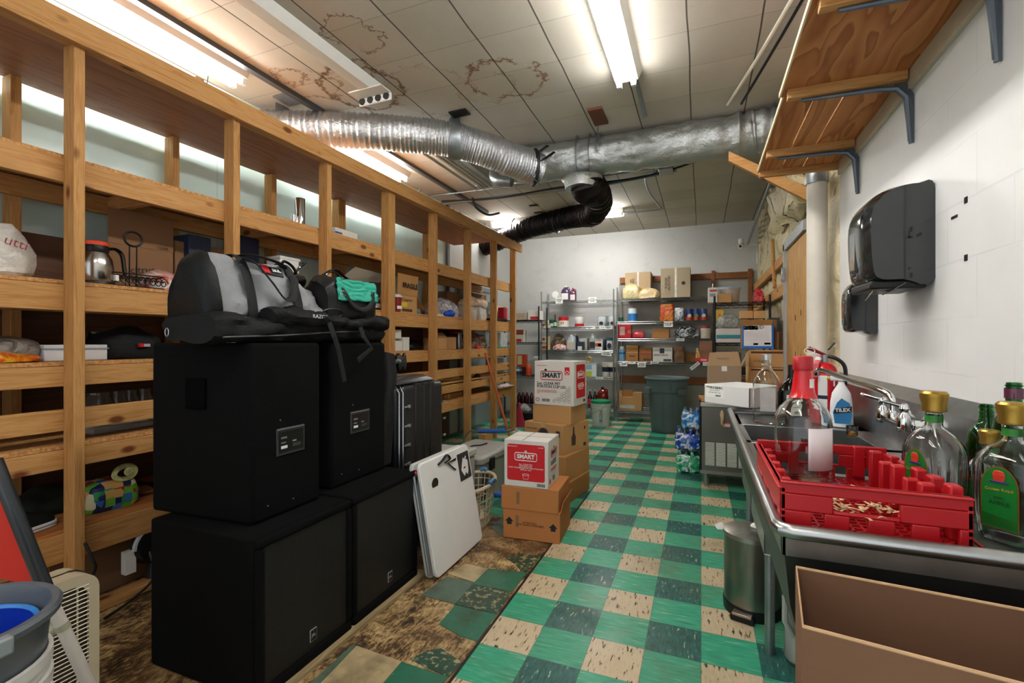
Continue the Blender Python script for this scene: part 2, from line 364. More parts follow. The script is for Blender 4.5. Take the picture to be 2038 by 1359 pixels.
b = MB(); b.box(-3.75, 1.3, -2.0, YB+.1, CZ, CZ+.1); struct(b.build('ceiling', ceiling_mat()))

def paint(name, h, gloss=.5, stain=.0):
    m = NT(name); n1 = m.noise(1.6, 4, .6); c = m.mix(n1, tuple(x*.86 for x in hexc(h)), hexc(h))
    if stain: c = m.mix(m.ramp(m.noise(4, 5, .7), [(.55, 0.0), (.8, stain)]), c, hexc('7a7468'))
    m.set(col=c, rough=gloss, spec=.5); m.bump(m.noise(50, 2), .08, .002); return m.m
struct(MB().box(-3.7, 1.3, YB, YB+.12, 0, CZ).build('wall_back', paint('back_wall_paint', 'c8c9c7', .45, .3)))
def frp():
    m = NT('glossy_wall_panel'); x, y, z = m.sep(); ln = m.M('LESS_THAN', m.M('FRACT', m.M('DIVIDE', y, 1.22)), .006)
    c = m.mix(m.M('MULTIPLY', ln, .3), hexc('d6efec'), hexc('7a908a')); m.set(col=c, rough=.13, spec=.8); m.bump(m.noise(1.4, 2), .12, .05); return m.m
wl = MB().box(-.74-.1, -.74, -3.3, 4.62, 0, CZ).build('wall_left', frp()); wl.location = RA; wl.rotation_euler = (0, 0, RROT); struct(wl)
wl = MB().box(-.74-.1, -.74, 4.62, 7.4, 0, CZ).build('wall_left', paint('left_wall_paint', 'b4b6b2', .4, .2)); wl.location = RA; wl.rotation_euler = (0, 0, RROT); struct(wl)
wl = MB().box(-.74, -.705, 4.60, 4.66, 0, CZ).build('trim_1', P('55585a', .4)); wl.location = RA; wl.rotation_euler = (0, 0, RROT); struct(wl)
b = MB(); b.box(-.74, -.70, 4.95, 6.3, 2.15, 2.22); b.box(-.74, -.70, 4.95, 5.01, 0, 2.2); b.box(-.74, -.70, 6.24, 6.3, 0, 2.2)
wl = b.build('door_1', P('7f8688', .4)); wl.location = RA; wl.rotation_euler = (0, 0, RROT); struct(wl)
wl2 = MB().box(-.738, -.725, 5.01, 6.24, 0, 2.15).build('door_panel', P('9aa4a6', .3, .3), wl)
wl2 = MB().box(-.725, -.715, 5.15, 6.1, 1.5, 2.0).build('door_glass', P('5c6a6c', .1, .2), wl)
def block():
    m = NT('painted_block_wall'); x, y, z = m.sep()
    br = m.n('ShaderNodeTexBrick', ins={'Vector': m.xyz(y, z, 0.0), 'Scale': 1.0, 'Mortar Size': .004, 'Mortar Smooth': .4, 'Brick Width': .406, 'Row Height': .203, 'Bias': 0.0})
    f = br.outputs['Fac']; n1 = m.noise(2, 4, .6)
    brk = m.ramp(m.noise(2.6, 3, .5), [(.42, 0.0), (.55, 1.0)])
    c = m.mix(n1, hexc('d6d6d6'), hexc('e6e6e5')); c = m.mix(m.M('MULTIPLY', m.M('MULTIPLY', f, brk), .15), c, hexc('9c9c9a'))
    m.set(col=c, rough=.38, spec=.4); m.bump(m.M('SUBTRACT', m.M('MULTIPLY', m.noise(25, 3, .6), .4), m.M('MULTIPLY', f, brk)), .2, .004); return m.m
struct(MB().box(XR, XR+.12, -2.0, 3.70, 0, CZ).build('wall_right', block()))
# right wall beyond the block end: paper faced insulation behind wood battens
def kraft():
    m = NT('kraft_faced_insulation'); x, y, z = m.sep(); n1 = m.noise(3.2, 4, .6, None, 1.5)
    c = m.mix(n1, hexc('b8a678'), hexc('e4d8b8')); pr = m.noise(14, 2, .5, m.scale((1, 1, .5))); c = m.mix(m.ramp(pr, [(.68, 0.0), (.74, .6)]), c, hexc('6a5c44')); c = m.mix(m.M('LESS_THAN', m.M('FRACT', m.M('ADD', m.M('DIVIDE', m.M('SUBTRACT', y, 3.7), .405), m.M('MULTIPLY', n1, .12))), .045), c, hexc('3a2c1c'))
    m.set(col=c, rough=.45, spec=.5); m.bump(n1, .8, .06); return m.m
KRAFT = kraft()
b = MB(); ny, nz = 60, 30
grid = []
for j in range(nz+1):
    row = []
    for i in range(ny+1):
        y = 3.70+(YB-3.70)*i/ny; z = CZ*j/nz
        bulge = .05*abs(math.sin(PI*(y-3.7)/.405)) + .03*noise.noise(Vector((y*3, z*2.3, 1)))
        row.append(b.bm.verts.new((XR+.03-bulge, y, z)))
    grid.append(row)
for j in range(nz):
    for i in range(ny): b.bm.faces.new((grid[j][i], grid[j][i+1], grid[j+1][i+1], grid[j+1][i]))
struct(b.build('wall_right', KRAFT, smooth=True))
struct(MB().box(XR+.04, XR+.15, 3.70, YB, 0, CZ).build('wall_right', P('6a5a44', .8)))
INKK = P('5a5040', .7)
for (y, z, s) in ((5.6, 2.05, .09), (6.3, 2.2, .1), (5.75, 1.62, .09), (6.8, 2.5, .1), (7.3, 2.1, .09), (6.25, 1.5, .09), (7.1, 2.75, .1), (7.6, 2.5, .1), (5.5, 2.5, .09)):
    o = text('R\n19', s, INKK, None, (XR-.064, y, z), '-x', 'wall_right_print'); struct(o)
for nm, y0, y1, z0, z1 in (('trim_2', 5.24, YB, 1.81, 1.93), ('trim_3', 5.4, YB, 2.14, 2.24)):
    struct(MB().box(XR-.075, XR-.03, y0, y1, z0, z1).build(nm, WOODY, bevel=.003))
b = MB(); b.cyl((XR-.10, 5.9, 1.93), (XR-.06, 6.4, 2.55), .02); 
tag(b.build('wood_batten', WOODY), 'narrow diagonal wooden batten nailed across the paper insulation', 'batten')
struct(MB().box(XR-.085, XR-.03, 4.30, 5.22, 0, 2.2).build('door_2', PLYDOOR))
b = MB(); b.box(XR-.11, XR-.03, 5.20, 5.26, 0, 2.27); b.box(XR-.11, XR-.03, 4.28, 5.26, 2.21, 2.29); struct(b.build('door_2_frame', P('a9aeb2', .35, .2)))
b = MB(); b.cb(XR-.115, 5.21, 1.98, .03, .035, .13); o = b.build('door_hinge', GALV, bevel=.003); struct(o)
b = MB()
for (y, z) in ((4.5, 1.55), (4.75, 1.52), (4.5, 1.18), (4.75, 1.20)): b.box(XR-.0875, XR-.084, y, y+.012, z, z+.05)
struct(b.build('door_2_slot', P('201812', .7)))
# insulation hanging over the top of the wall, loose
b = MB(); b.sphere((XR-.12, 4.2, 2.78), .2, .5, 1.2, 1.6, 14); b.sphere((XR-.08, 4.8, 2.75), .26, .35, 1.5, 1.3, 14); b.sphere((XR-.06, 5.8, 2.85), .26, .3, 1.6, 1.2, 14)
b.jitter(.1, 7); tag(b.build('insulation_batt', KRAFT, smooth=True), 'torn brown paper insulation bulging above the plywood door', 'insulation')
# back wall battens
b = MB(); b.box(-1.33, .78, YB-.06, YB-.002, 2.36, 2.46); b.box(.16, .21, YB-.07, YB-.002, 1.4, 2.5); b.box(.70, .76, YB-.07, YB-.002, 1.4, 2.5); b.box(-1.33, .78, YB-.06, YB-.002, .62, .74)
struct(b.build('trim_4', WOODD, bevel=.003))
struct(MB().box(-1.35, .8, YB-.004, YB-.001, 0, 2.36).build('wall_back_panel', P('9a9890', .5, var=.25, vs=3)))
# round pipe at the end of the block wall
t = thing('drain_pipe', 'off-white round drain pipe running up beside the plywood door', 'pipe', (XR-.11, 3.80, 0))
MB().cyl((0,0,0), (0,0,2.46), .062, n=24).build('pipe', P('cfc8bc', .5, var=.12, vs=4), t, smooth=True)
MB().cyl((0,0,2.42), (0,0,2.52), .07, n=24).build('collar', GALV, t, smooth=True)
# ---------------------------------------------------------------- fluorescent fixtures
def tubemat(k): m = NT('lit_tube'); m.set(col=(1., 1., 1.), emit=(1.0, .975, .94), es=TUBE_STRENGTH*k); return m.m
TUBE = tubemat(1.0); TUBEC = tubemat(.8); TUBEF = tubemat(2.2)
DEAD = P('a8a8a2', .35, var=.05); FIXW = P('d6d6d0', .4, var=.03)
def fixture(label, x, y0, y1, rz=0, tubes=(-.05, .05), lit=True, w=.2, z=CZ, tm=TUBE):
    L = y1-y0; t = thing('ceiling_light', label, 'ceiling light', (x, y0, z), rz, 'fluorescent ceiling fixtures'); 
    b = MB(); b.loft([[(-w*.55, y, 0), (-w*.4, y, -.06), (w*.4, y, -.06), (w*.55, y, 0)] for y in (0, L)]); b.build('housing', FIXW, t)
    for tx in tubes:
        b = MB(); b.cyl((tx, .03, -.085), (tx, L-.03, -.085), .019, n=12); b.build('tube', tm if lit else DEAD, t, smooth=True)
        for yy in (.015, L-.015): MB().cb(tx, yy, -.075, .035, .03, .06).build('socket', FIXW, t)
    return t
fixture('lit twin-tube ceiling light above the top plate of the timber rack', -3.1, .3, 2.45, .0)
fixture('lit twin-tube ceiling light in the middle of the ceiling, nearest the overhead plywood shelf', -.50, 1.2, 3.5, tm=TUBEC)
fixture('lit twin-tube ceiling light seen beneath the silver flexible duct, above the rack', -3.20, 3.3, 4.62)
fixture('short lit ceiling light far back behind the black flexible duct', -3.15, 7.0, 9.1, -PI/2*.99, (-.03, .04), w=.14, tm=TUBEF)
fixture('unlit ceiling light with bare grey tubes beyond the silver flexible duct', -2.44, 3.9, 5.2, 0, (-.10, .0, .05, .10), False, w=.16)
fixture('added twin-tube ceiling light behind the camera, unseen fill for the near end', -.55, -1.6, .6, tm=tubemat(.4))  # unseen fixture, added to brighten the foreground
t = thing('ceiling_light', 'unlit white fixture with four empty round sockets on its end plate', 'ceiling light', (-2.36, .6, CZ), -.02, 'fluorescent ceiling fixtures')
MB().loft([[(-.07, y, 0), (-.045, y, -.07), (.045, y, -.07), (.07, y, 0)] for y in (0, 2.35)]).build('housing', FIXW, t)
MB().box(-.15, .15, 2.36, 2.385, -.125, -.065).build('end_plate', WHITE, t, bevel=.012)
MB().box(-.15, .15, 2.25, 2.36, -.075, -.065).build('bracket_plate', FIXW, t)
for k in range(4): MB().cyl((-.112+k*.075, 2.352, -.095), (-.112+k*.075, 2.362, -.095), .026, n=20).build('socket_hole', BLACK, t)

# dark ceiling seam pipe beside the centre light and at the rack side
o = MB().box(-.46, -.43, 3.5, 4.2, CZ-.02, CZ).build('ceiling_strip', GALV); tag(o, 'thin grey metal strip running on from the centre ceiling light', 'metal strip')
o = MB().box(-2.98, -2.93, .2, 6.4, CZ-.035, CZ).build('ceiling_strip', P('4a4c4e', .5)); tag(o, 'long dark metal channel on the ceiling beside the left-hand lights', 'metal strip')
o = MB().cb(-.82, 4.05, CZ-.012, .12, .3, .02).build('ceiling_patch', BROWN); tag(o, 'rust-brown rectangular patch plate on the ceiling above the big duct', 'ceiling patch')
for i, (px, py) in enumerate(((1062, 408), (1072, 422))):
    p = on(px, py, 'Z', CZ); o = MB().cb(p.x, p.y, CZ-.006, .13, .06, .01).build('ceiling_plate', BLACK, bevel=.002); tag(o, ['small black plate on the ceiling left of the black duct, the farther left one', 'small black plate on the ceiling just above the black duct'][i], 'plate')

# ---------------------------------------------------------------- ducts
def foil(name, h, rough, ax=None):
    m = NT(name); n1 = m.noise(2, 3, .6); n2 = m.noise(45, 4, .75, None, .5); n3 = m.noise(8, 4, .6, None, 1.5)
    m.set(col=m.mix(n1, tuple(x*.7 for x in hexc(h)), hexc(h)), rough=rough, metal=.85); m.bump(m.M('ADD', n2, m.M('MULTIPLY', n3, 1.5)), .5, .012); return m.m
FOIL = foil('silver_foil', 'd0d2d6', .25); FOILM = foil('matt_insulation_foil', 'ccd0d0', .42); BFOIL = foil('black_flexible_duct', '2c2628', .3)
def ridged(pts, r, k=10, amp=.01, seed=1, every=3, n=28):
    P_ = crv(pts, k); rs = [r*(1+(amp/r)*(0.5 if i % every else -1)+.25*amp/r*math.sin(i*1.7)) for i in range(len(P_))]
    b = MB(); b.tube(P_, rs, n); b.jitter(.008, 9, seed); return b
t = thing('flexible_duct', 'shiny silver flexible duct crossing below the ceiling from over the rack', 'duct', (0, 0, 0))
ridged([(-3.42, 2.86, 3.1), (-2.9, 3.14, 3.12), (-2.4, 3.42, 3.12), (-2.05, 3.62, 3.1), (-1.86, 3.74, 3.06), (-1.6, 3.95, 2.98), (-1.40, 4.18, 2.93)], .145, 26, .006, 1, 2).build('foil_hose', FOIL, t, smooth=True)
b = MB(); b.tube([(-1.43+.155*math.cos(a)*.5, 4.13-.155*math.cos(a)*.7, 2.94+.155*math.sin(a)) for a in [2*PI*i/24 for i in range(24)]], .018, 8, closed=True); b.build('clamp_band', BLACK, t, smooth=True)
for a, c in (((-1.40, 4.1, 3.05), (-1.27, 4.05, 3.09)), ((-1.42, 4.0, 2.83), (-1.32, 3.98, 2.72)), ((-1.35, 4.05, 2.95), (-1.2, 4.02, 3.01))): MB().tube([a, c], .02, 4, flat=.15).build('black_tape', BLACK, t)
b = MB(); pts = [(-2.0+.16*math.cos(a)*.45, 3.66-.16*math.cos(a)*.85, 3.1+.165*math.sin(a)) for a in [(-0.65+i/16*1.15)*PI for i in range(17)]]; b.tube(pts, .05, 8, flat=.12)
b.tube([pts[-1], (-1.97, 3.62, CZ)], .045, 8, flat=.12); b.build('hanger_strap', GALV, t, smooth=True)
MB().cb(-1.90, 3.56, CZ-.01, .16, .1, .012).build('strap_plate', BLACK, t)
b = MB(); b.tube([(-3.2, 2.95, 2.95), (-3.22, 2.93, 3.1), (-3.2, 2.92, CZ)], .07, 8, flat=.1); b.build('hanger_strap', GALV, t, smooth=True)
MB().cb(-3.05, 2.85, CZ-.01, .18, .16, .015).build('strap_plate', GALV, t)
t = thing('insulated_duct', 'large foil-wrapped main duct running across the ceiling to the right wall', 'duct', (0, 0, 0))
pth = [(-1.75, 4.42, 3.07), (-1.5, 4.44, 3.06), (-1.2, 4.46, 3.06), (-.8, 4.48, 3.065), (-.4, 4.48, 3.07), (0, 4.48, 3.07), (.3, 4.47, 3.06), (.45, 4.46, 3.07), (.62, 4.46, 3.06), (.84, 4.45, 3.06)]
pth = [(x, y, z+.03) for x, y, z in pth]; P_ = crv(pth, 12); b = MB(); b.tube(P_, [.172+.008*math.sin(i*.9)*(1 if i > 70 else .3)+(.012 if i > 70 and i % 9 == 0 else 0) for i in range(len(P_))], 32); b.wrinkle(.016, 5, 5, 1); b.build('insulation_wrap', FOILM, t, smooth=True)
for x0 in (-1.08, -.96, .55):
    b = MB(); b.tube([(x0, 4.475+.184*math.cos(2*PI*i/28), 3.095+.184*math.sin(2*PI*i/28)) for i in range(28)], .035, 6, closed=True, flat=.15); b.build('foil_tape', FOIL, t, smooth=True)
b = MB(); b.tube([(-.88, 4.475+.2*math.cos(a), 3.095+.19*math.sin(a)) for a in [(.42+i/12*.62)*PI for i in range(13)]], .018, 6, flat=.2); b.tube([(-.88, 4.28, 3.14), (-.86, 4.24, CZ)], .016, 6, flat=.2); b.build('hanger_strap', GALV, t, smooth=True)
b = MB(); b.tube(crv([(-1.72, 4.42, 3.1), (-1.86, 4.40, 3.12), (-1.93, 4.36, 3.02), (-1.86, 4.3, 2.93), (-1.72, 4.3, 2.9)], 6), .055, 14); b.build('elbow', GALV, t, smooth=True)
t = thing('flexible_duct', 'black flexible duct hanging down from the big duct and bending left over the rack end', 'duct', (0, 0, 0))
p1 = on(1165, 350, 'Y', 4.58); q = [(p1.x, 4.55, 2.95), (p1.x+.02, 4.6, 2.84), tuple(on(1180, 375, 'Y', 5.1)), tuple(on(1192, 400, 'Y', 5.7)), tuple(on(1180, 425, 'Y', 6.2)), tuple(on(1150, 430, 'Y', 6.6)), tuple(on(1105, 440, 'Y', 6.8)), tuple(on(1060, 452, 'Y', 7.0)), tuple(on(1010, 472, 'Y', 7.1)), tuple(on(960, 492, 'Y', 7.1))]
ridged(q, .155, 16, .012, 3, 2).build('black_hose', BFOIL, t, smooth=True)
b = MB(); b.lathe([(.2, 0), (.17, -.03), (.16, -.1)], (p1.x-.02, 4.52, 2.92), 20); b.jitter(.01, 8); b.build('foil_collar', FOILM, t, smooth=True)
for i, f in enumerate((.42, .64)):
    c = on(1108-40*i*2, 441+15*i, 'Y', 6.8+.2*i); b = MB(); b.tube([c+Vector((0.02*math.cos(a), .165*math.cos(a), .165*math.sin(a))) for a in [2*PI*k/20 for k in range(20)]], .01, 6, closed=True); b.build('zip_tie', BLACK, t)

# ---------------------------------------------------------------- conduits
def pipe_run(name, label, pts, r, m, cat='conduit', k=5):
    b = MB(); b.tube(crv(pts, k), r, 8); o = b.build(name, m, smooth=True); return tag(o, label, cat)
pipe_run('conduit', 'thin steel conduit across the ceiling, the one nearest the lights', [(-3.3, 5.35, 3.24), (-2, 5.4, 3.24), (-.8, 5.42, 3.24), (-.2, 5.3, 3.24)], .013, GALV)
pipe_run('conduit', 'thicker steel conduit across the ceiling behind the thin one', [(-3.3, 5.6, 3.2), (-2, 5.62, 3.2), (-1.0, 5.6, 3.2), (-.25, 5.45, 3.2)], .02, GALV)
pipe_run('conduit', 'thin bent conduit looping back to the farthest ceiling light', [(-.45, 5.45, 3.22), (-.6, 5.7, 3.25), (-.62, 6.3, 3.25), (-.55, 7.0, 3.25), (-.6, 7.15, 3.24), (-1.4, 7.1, 3.22)], .012, GALV)
pipe_run('cable', 'black cable bundle strung along the ceiling conduits', [(-3.2, 5.5, 3.2), (-2.4, 5.55, 3.17), (-1.6, 5.5, 3.19), (-.7, 5.45, 3.17), (-.2, 5.35, 3.2), (.1, 4.9, 3.12), (.5, 4.75, 3.12), (.8, 4.8, 3.05)], .011, BLACK, 'cable')
pipe_run('cable', 'short black cable drooping from the conduits by the rack', [(-2.75, 5.5, 3.2), (-2.72, 5.55, 3.08), (-2.6, 5.65, 3.0), (-2.45, 5.7, 3.02)], .014, BLACK, 'cable')
pipe_run('conduit', 'pale conduit slanting past the edge of the overhead shelf to the big duct', [(.2, 4.2, 3.25), (.35, 3.6, 3.25), (.5, 2.9, 3.25), (.6, 2.4, 3.25)], .012, OFFW)
pipe_run('cable', 'black cable lying beside the pale conduit above the overhead shelf', [(.3, 4.2, 3.24), (.42, 3.6, 3.24), (.56, 2.9, 3.25)], .010, BLACK, 'cable')
o = MB().cb(-.35, 5.35, 3.2, .14, .2, .08).build('junction_box', GALV, bevel=.004); tag(o, 'grey metal junction box at the right end of the ceiling conduits', 'junction box')
for k in range(4):
    pipe_run('conduit', ['upper grey conduit at the top of the insulated wall, of a bundle of four', 'second grey conduit of the bundle at the top of the insulated wall', 'third grey conduit of the bundle at the top of the insulated wall', 'lowest grey conduit of the bundle at the top of the insulated wall'][k], [(XR-.10-k*.03, 4.6, 3.2-k*.06), (XR-.12-k*.02, 6, 3.14-k*.06), (XR-.1-k*.02, 8.4, 3.1-k*.07)], .016, GALV)
# security camera
t = thing('security_camera', 'small white bullet camera on a pipe arm near the back right corner', 'camera', tuple(on(1475, 489, 'Y', 7.9)), 0)
MB().cyl((0, 0, 0), (-.02, -.13, -.03), .045, .035, 16).build('body', WHITE, t, smooth=True); MB().cyl((-.02, -.131, -.03), (-.021, -.135, -.031), .02, n=12).build('lens', BLACK, t)
MB().cyl((0, .0, .0), (0, .03, .1), .03, .04, 12).build('base', WHITE, t, smooth=True); MB().tube([(0, .02, .0), (.2, .02, .01), (.22, .02, -.02), (.22, .02, -.28)], .012, 8).build('arm', WHITE, t, smooth=True)

# ---------------------------------------------------------------- timber rack (one fixed frame)
rack = thing('timber_rack', 'long open storage rack of pine posts and rails along the left wall', 'shelving rack', RA, RROT)
def rbox(name, s0, s1, d0, d1, z0, z1, m, bevel=.003):
    return MB().box(-d1, -d0, s0, s1, z0, z1).build(name, m, rack, bevel=bevel)
POSTS = [(.005, .049), (.805, .849), (1.585, 1.63), (2.345, 2.44), (3.14, 3.19), (3.93, 3.975), (4.70, 4.745), (5.40, 5.45)]
POSTS = [(-.80, -.755)]+POSTS
for i, (a, c) in enumerate(POSTS):
    rbox('post', a, c, 0, .089, 0, 2.74, WOODZ)
    if i < 7: rbox('rear_post', a+.01, c+.01, .60, .69, 0, 2.72, WOODZ)
rbox('top_plate', -1.2, 5.6, -.038, .0, 2.715, 2.835, WOODY); rbox('top_rail', -1.2, 5.45, .0, .05, 2.72, 2.80, WOODY)
for z0, z1, e0 in ((2.09, 2.205, -1.2), (1.484, 1.607, -1.2), (1.125, 1.22, -1.2), (.915, 1.015, -1.2), (.735, .826, -1.2)): rbox('rail', e0, 5.42, .089, .127, z0, z1, WOODY)
rbox('rail', -1.2, 2.4, .089, .127, .295, .43, WOODY); rbox('rail', 3.1, 5.42, .089, .127, .52, .62, WOODY)
for z0 in (2.09, 1.50, 1.13, .74): rbox('rear_rail', -1.2, 5.42, .56, .60, z0, z0+.1, WOODY)
for k, s in enumerate((-.4, .42, 1.25, 2.0, 2.8)): rbox('cross_rail', s, s+.04, .127, .56, 2.11, 2.19, WOODX)
rbox('top_board', -1.2, 4.75, .0, .69, 2.725, 2.74, PLYDARK, 0)
for z in (2.205, 1.61, 1.222): rbox('shelf_board', -1.2, 5.42, .10, .68, z, z+.018, OSB, 0)
rbox('shelf_board', -1.2, 2.4, .10, .68, .828, .85, OSB, 0); rbox('shelf_board', -1.2, 2.4, .1, .68, .43, .45, PLY, 0); rbox('shelf_board', 2.4, 5.42, .10, .68, .62, .64, OSB, 0)
BACKB = ply('dark_back_board', '6e4c36', '664530', '5a3a28')
rbox('back_panel', -1.2, 1.1, .69, .70, .0, 1.93, BACKB, 0); rbox('back_panel', 1.1, 4.6, .69, .70, .0, 1.6, BACKB, 0)
rbox('base_plate', -1.0, 2.2, .05, .14, .0, .04, WOODY)
for s, d, z, ln in ((-.3, -.02, 2.835, .05), (.62, -.02, 2.835, .05), (1.95, -.02, 2.835, .04), (2.3, .02, 2.74, .12), (2.8, -.02, 2.835, .05), (4.3, -.02, 2.835, .04)):
    MB().cyl((-d, s, z-.01), (-d+.006, s+.005, z+ln), .003, n=6).build('nail', DKGREY, rack)

for s0 in (.55, 1.35, 3.45, 3.6, 4.1, 4.9, 5.3): rbox('wood_chip', s0, s0+.05, -.03, .02, 2.835, 2.85, WOODY)

# ---------------------------------------------------------------- overhead plywood shelf, right wall
t = thing('wall_shelf', 'overhead plywood shelf on metal brackets along the white block wall', 'shelf', (0, 0, 0))
SZ = 2.50
b = MB(); b.box(.352, XR, 1.1, 2.575, SZ, SZ+.018); b.build('shelf_panel', PLY, t)
MB().box(.345, .352, 1.1, 2.575, SZ-.002, SZ+.02).build('lit_edge_strip', LIT_EDGE, t); MB().box(.359, .366, 2.58, 3.66, SZ-.002, SZ+.02).build('lit_edge_strip', LIT_EDGE, t)  # pale strips added to stand for light caught on the shelf edges
for x0, x1 in ((.366, .500), (.510, .625), (.637, XR)): MB().box(x0, x1, 2.58, 3.66, SZ, SZ+.018).build('shelf_board', PLY, t)
for y in (1.86, 2.50, 3.25): MB().box(.372, XR-.03, y, y+.04, SZ-.042, SZ).build('cross_batten', WOODX, t, bevel=.002)
MB().box(.37, XR-.01, 3.63, 3.67, SZ-.04, SZ).build('cross_batten', WOODX, t, bevel=.002)
MB().box(XR-.022, XR-.001, 1.1, 3.66, SZ-.075, SZ).build('wall_cleat', P('c8bda6', .6), t)
BRK = P('5f6870', .4, .5)
for y in (1.89, 2.53, 3.28):
    b = MB(); q = [(.43, SZ-.044), (.78, SZ-.044), (.80, SZ-.07), (.815, SZ-.1), (XR-.022, SZ-.30), (XR-.002, SZ-.31), (XR-.002, SZ-.10), (XR-.03, SZ-.043)]
    b.loft([[(x, y-.004, z) for x, z in q], [(x, y+.004, z) for x, z in q]])
    b.tube([(.43, y, SZ-.049), (.72, y, SZ-.056), (.79, y, SZ-.066), (.825, y, SZ-.11), (XR-.012, y, SZ-.31)], [.008, .012, .014, .014, .008], 8); b.build('bracket', BRK, t, smooth=True)
t = thing('wooden_brace', 'slanted pine brace board under the far end of the overhead shelf', 'brace', (0, 0, 0))
b = MB(); b.slab((.20, 4.05, 2.745), (.84, 4.05, 2.30), (.84, 4.05, 2.40), (.20, 4.05, 2.82), -.04); b.build('board', WOODX, t)

# ---------------------------------------------------------------- towel dispensers
def dispenser(label, y, z, w, h, dep, small=False):
    t = thing('towel_dispenser', label, 'dispenser', (XR, y, z))
    def sec(x, k): # rounded outline in y,z shrinking with depth
        pass
    # profile in x,z extruded along y with rounded ends
    prof = [(0, 0), (0, h*.93), (-dep*.25, h), (-dep*.62, h*.97), (-dep*.86, h*.87), (-dep, h*.68), (-dep*.98, h*.2), (-dep*.88, h*.02), (-dep*.5, 0)]
    SP = crv([(x, 0, q) for x, q in prof], 4, True)
    b = MB(); n = 8; rings = []
    for j in range(n+1):
        u = -1+2*j/n; f = 1-.10*abs(u)**4
        rings.append([(p.x*f, u*w/2, h/2+(p.z-h/2)*(1-.06*abs(u)**4)) for p in SP])
    b.loft(rings); b.build('cover', P('1c1f21', .10, var=.05, coat=.4), t, smooth=True)
    MB().tube([(-dep*.42, w/2*s, h*q) for s, q in ((-1.0, .03), (-1.005, .5), (-1.0, .96))], .0025, 6).build('cover_seam', BLACK, t)
    MB().box(-dep-.002, -dep*.9, -w*.12, w*.22, h*.14, h*.62).build('front_window', P('30363a', .08, coat=.5), t, bevel=.02)
    if not small:
        MB().box(-dep*.9, -.02, -w*.45, w*.45, -.025, .01).build('base', BLKPL, t, bevel=.008)
        MB().slab((-dep*.72, -w*.28, 0), (-dep*.55, w*.22, 0), (-dep*.78, w*.1, -.06), (-dep*.86, -w*.3, -.045), .002).build('paper_towel', P('c8b8a4', .8), t)
        MB().slab((-dep*.4, -w*.5, -.005), (-dep*.3, 0, -.01), (-dep*.55, 0, -.04), (-dep*.55, -w*.45, -.03), .004).build('tear_bar', BLKGL, t)
        for dy, dz, sx, sz in ((-.501, .47, .006, .03), (-.501, .44, .022, .008), (-.501, .13, .008, .008)): MB().cb(-dep*.36, w*dy, h*dz, sx, .003, sz).build('key_slot', BLACK, t)
        MB().box(-dep-.004, -dep+.004, -w*.05, w*.16, h*.18, h*.32).build('brand_plate', P('8a7c6a', .3, .5), t, bevel=.002)
    return t
dispenser('big glossy black paper towel dispenser on the white block wall', 2.48, 1.575, .30, .40, .23)
dispenser('small black soap dispenser hanging behind and below the big towel dispenser', 3.06, 1.385, .17, .28, .13, True)
for i, (px, py, w, h, lb) in enumerate(((1923, 398, .010, .022, 'upper small black hole mark on the white wall right of the towel dispenser'), (1900, 432, .022, .010, 'black slanted chip mark on the white wall beside the towel dispenser'), (1923, 513, .010, .022, 'lower small black hole mark on the white wall right of the towel dispenser'))):
    p = on(px, py, 'X', XR); tag(MB().box(XR-.002, XR, p.y-w, p.y+w, p.z-h/2, p.z+h/2).build('wall_hole', BLACK), lb, 'hole mark')
# ---------------------------------------------------------------- loudspeakers
def rbx(x0, x1, y0, y1, z0, z1): return MB().box(x0, x1, y0, y1, z0, z1)
PANEL = P('202224', .3, var=.2, vs=60); SILVER = P('b8bcc0', .3, .8)
GRM = NT('black_grille'); _x, _y, _z = GRM.sep()
_h = GRM.M('MULTIPLY', GRM.M('SINE', GRM.M('MULTIPLY', GRM.M('ADD', _y, _z), 700.0)), GRM.M('SINE', GRM.M('MULTIPLY', GRM.M('SUBTRACT', _y, _z), 700.0)))
GRM.set(col=GRM.mix(GRM.ramp(_h, [(.3, 0.0), (.7, 1.0)]), hexc('060707'), hexc('1a1d1e')), rough=.5); GRM.bump(_h, .4, .002); GRILLE = GRM.m
def subwoofer(label, y0, y1, h=.605):
    t = thing('subwoofer', label, 'speaker', (-1.5, y0, 0), 0, 'black subwoofer cabinets on the floor'); w = y1-y0
    b = MB(); b.box(-.62, -.03, 0, w, .0, h); b.box(-.03, 0, 0, w, h-.035, h); b.box(-.03, 0, 0, w, 0, .05); b.box(-.03, 0, 0, .03, .05, h-.035); b.box(-.03, 0, w-.03, w, .05, h-.035)
    b.build('cabinet', CARPET, t, bevel=.012)
    MB().box(-.03, -.010, .03, w-.03, .05, h-.035).build('grille', GRILLE, t, bevel=.004)
    lg = MB().box(-.011, -.007, w*.50, w*.50+.036, .085, .135).build('badge', P('c8cacc', .3, .6), t, bevel=.001)
    MB().box(-.007, -.006, w*.50+.003, w*.50+.033, .088, .132).build('badge_field', BLACK, t)
    text('JBL', .016, SILVER, t, (-.0055, w*.50+.018, .110), '+x', bold=.0006)
    text('!', .010, SILVER, t, (-.0055, w*.50+.018, .126), '+x')
    return t
subwoofer('large black subwoofer cabinet, the nearer one on the floor, with a small square badge', 1.265, 1.765)
subwoofer('black subwoofer cabinet on the floor next to the folding table, the farther one', 1.775, 2.31)
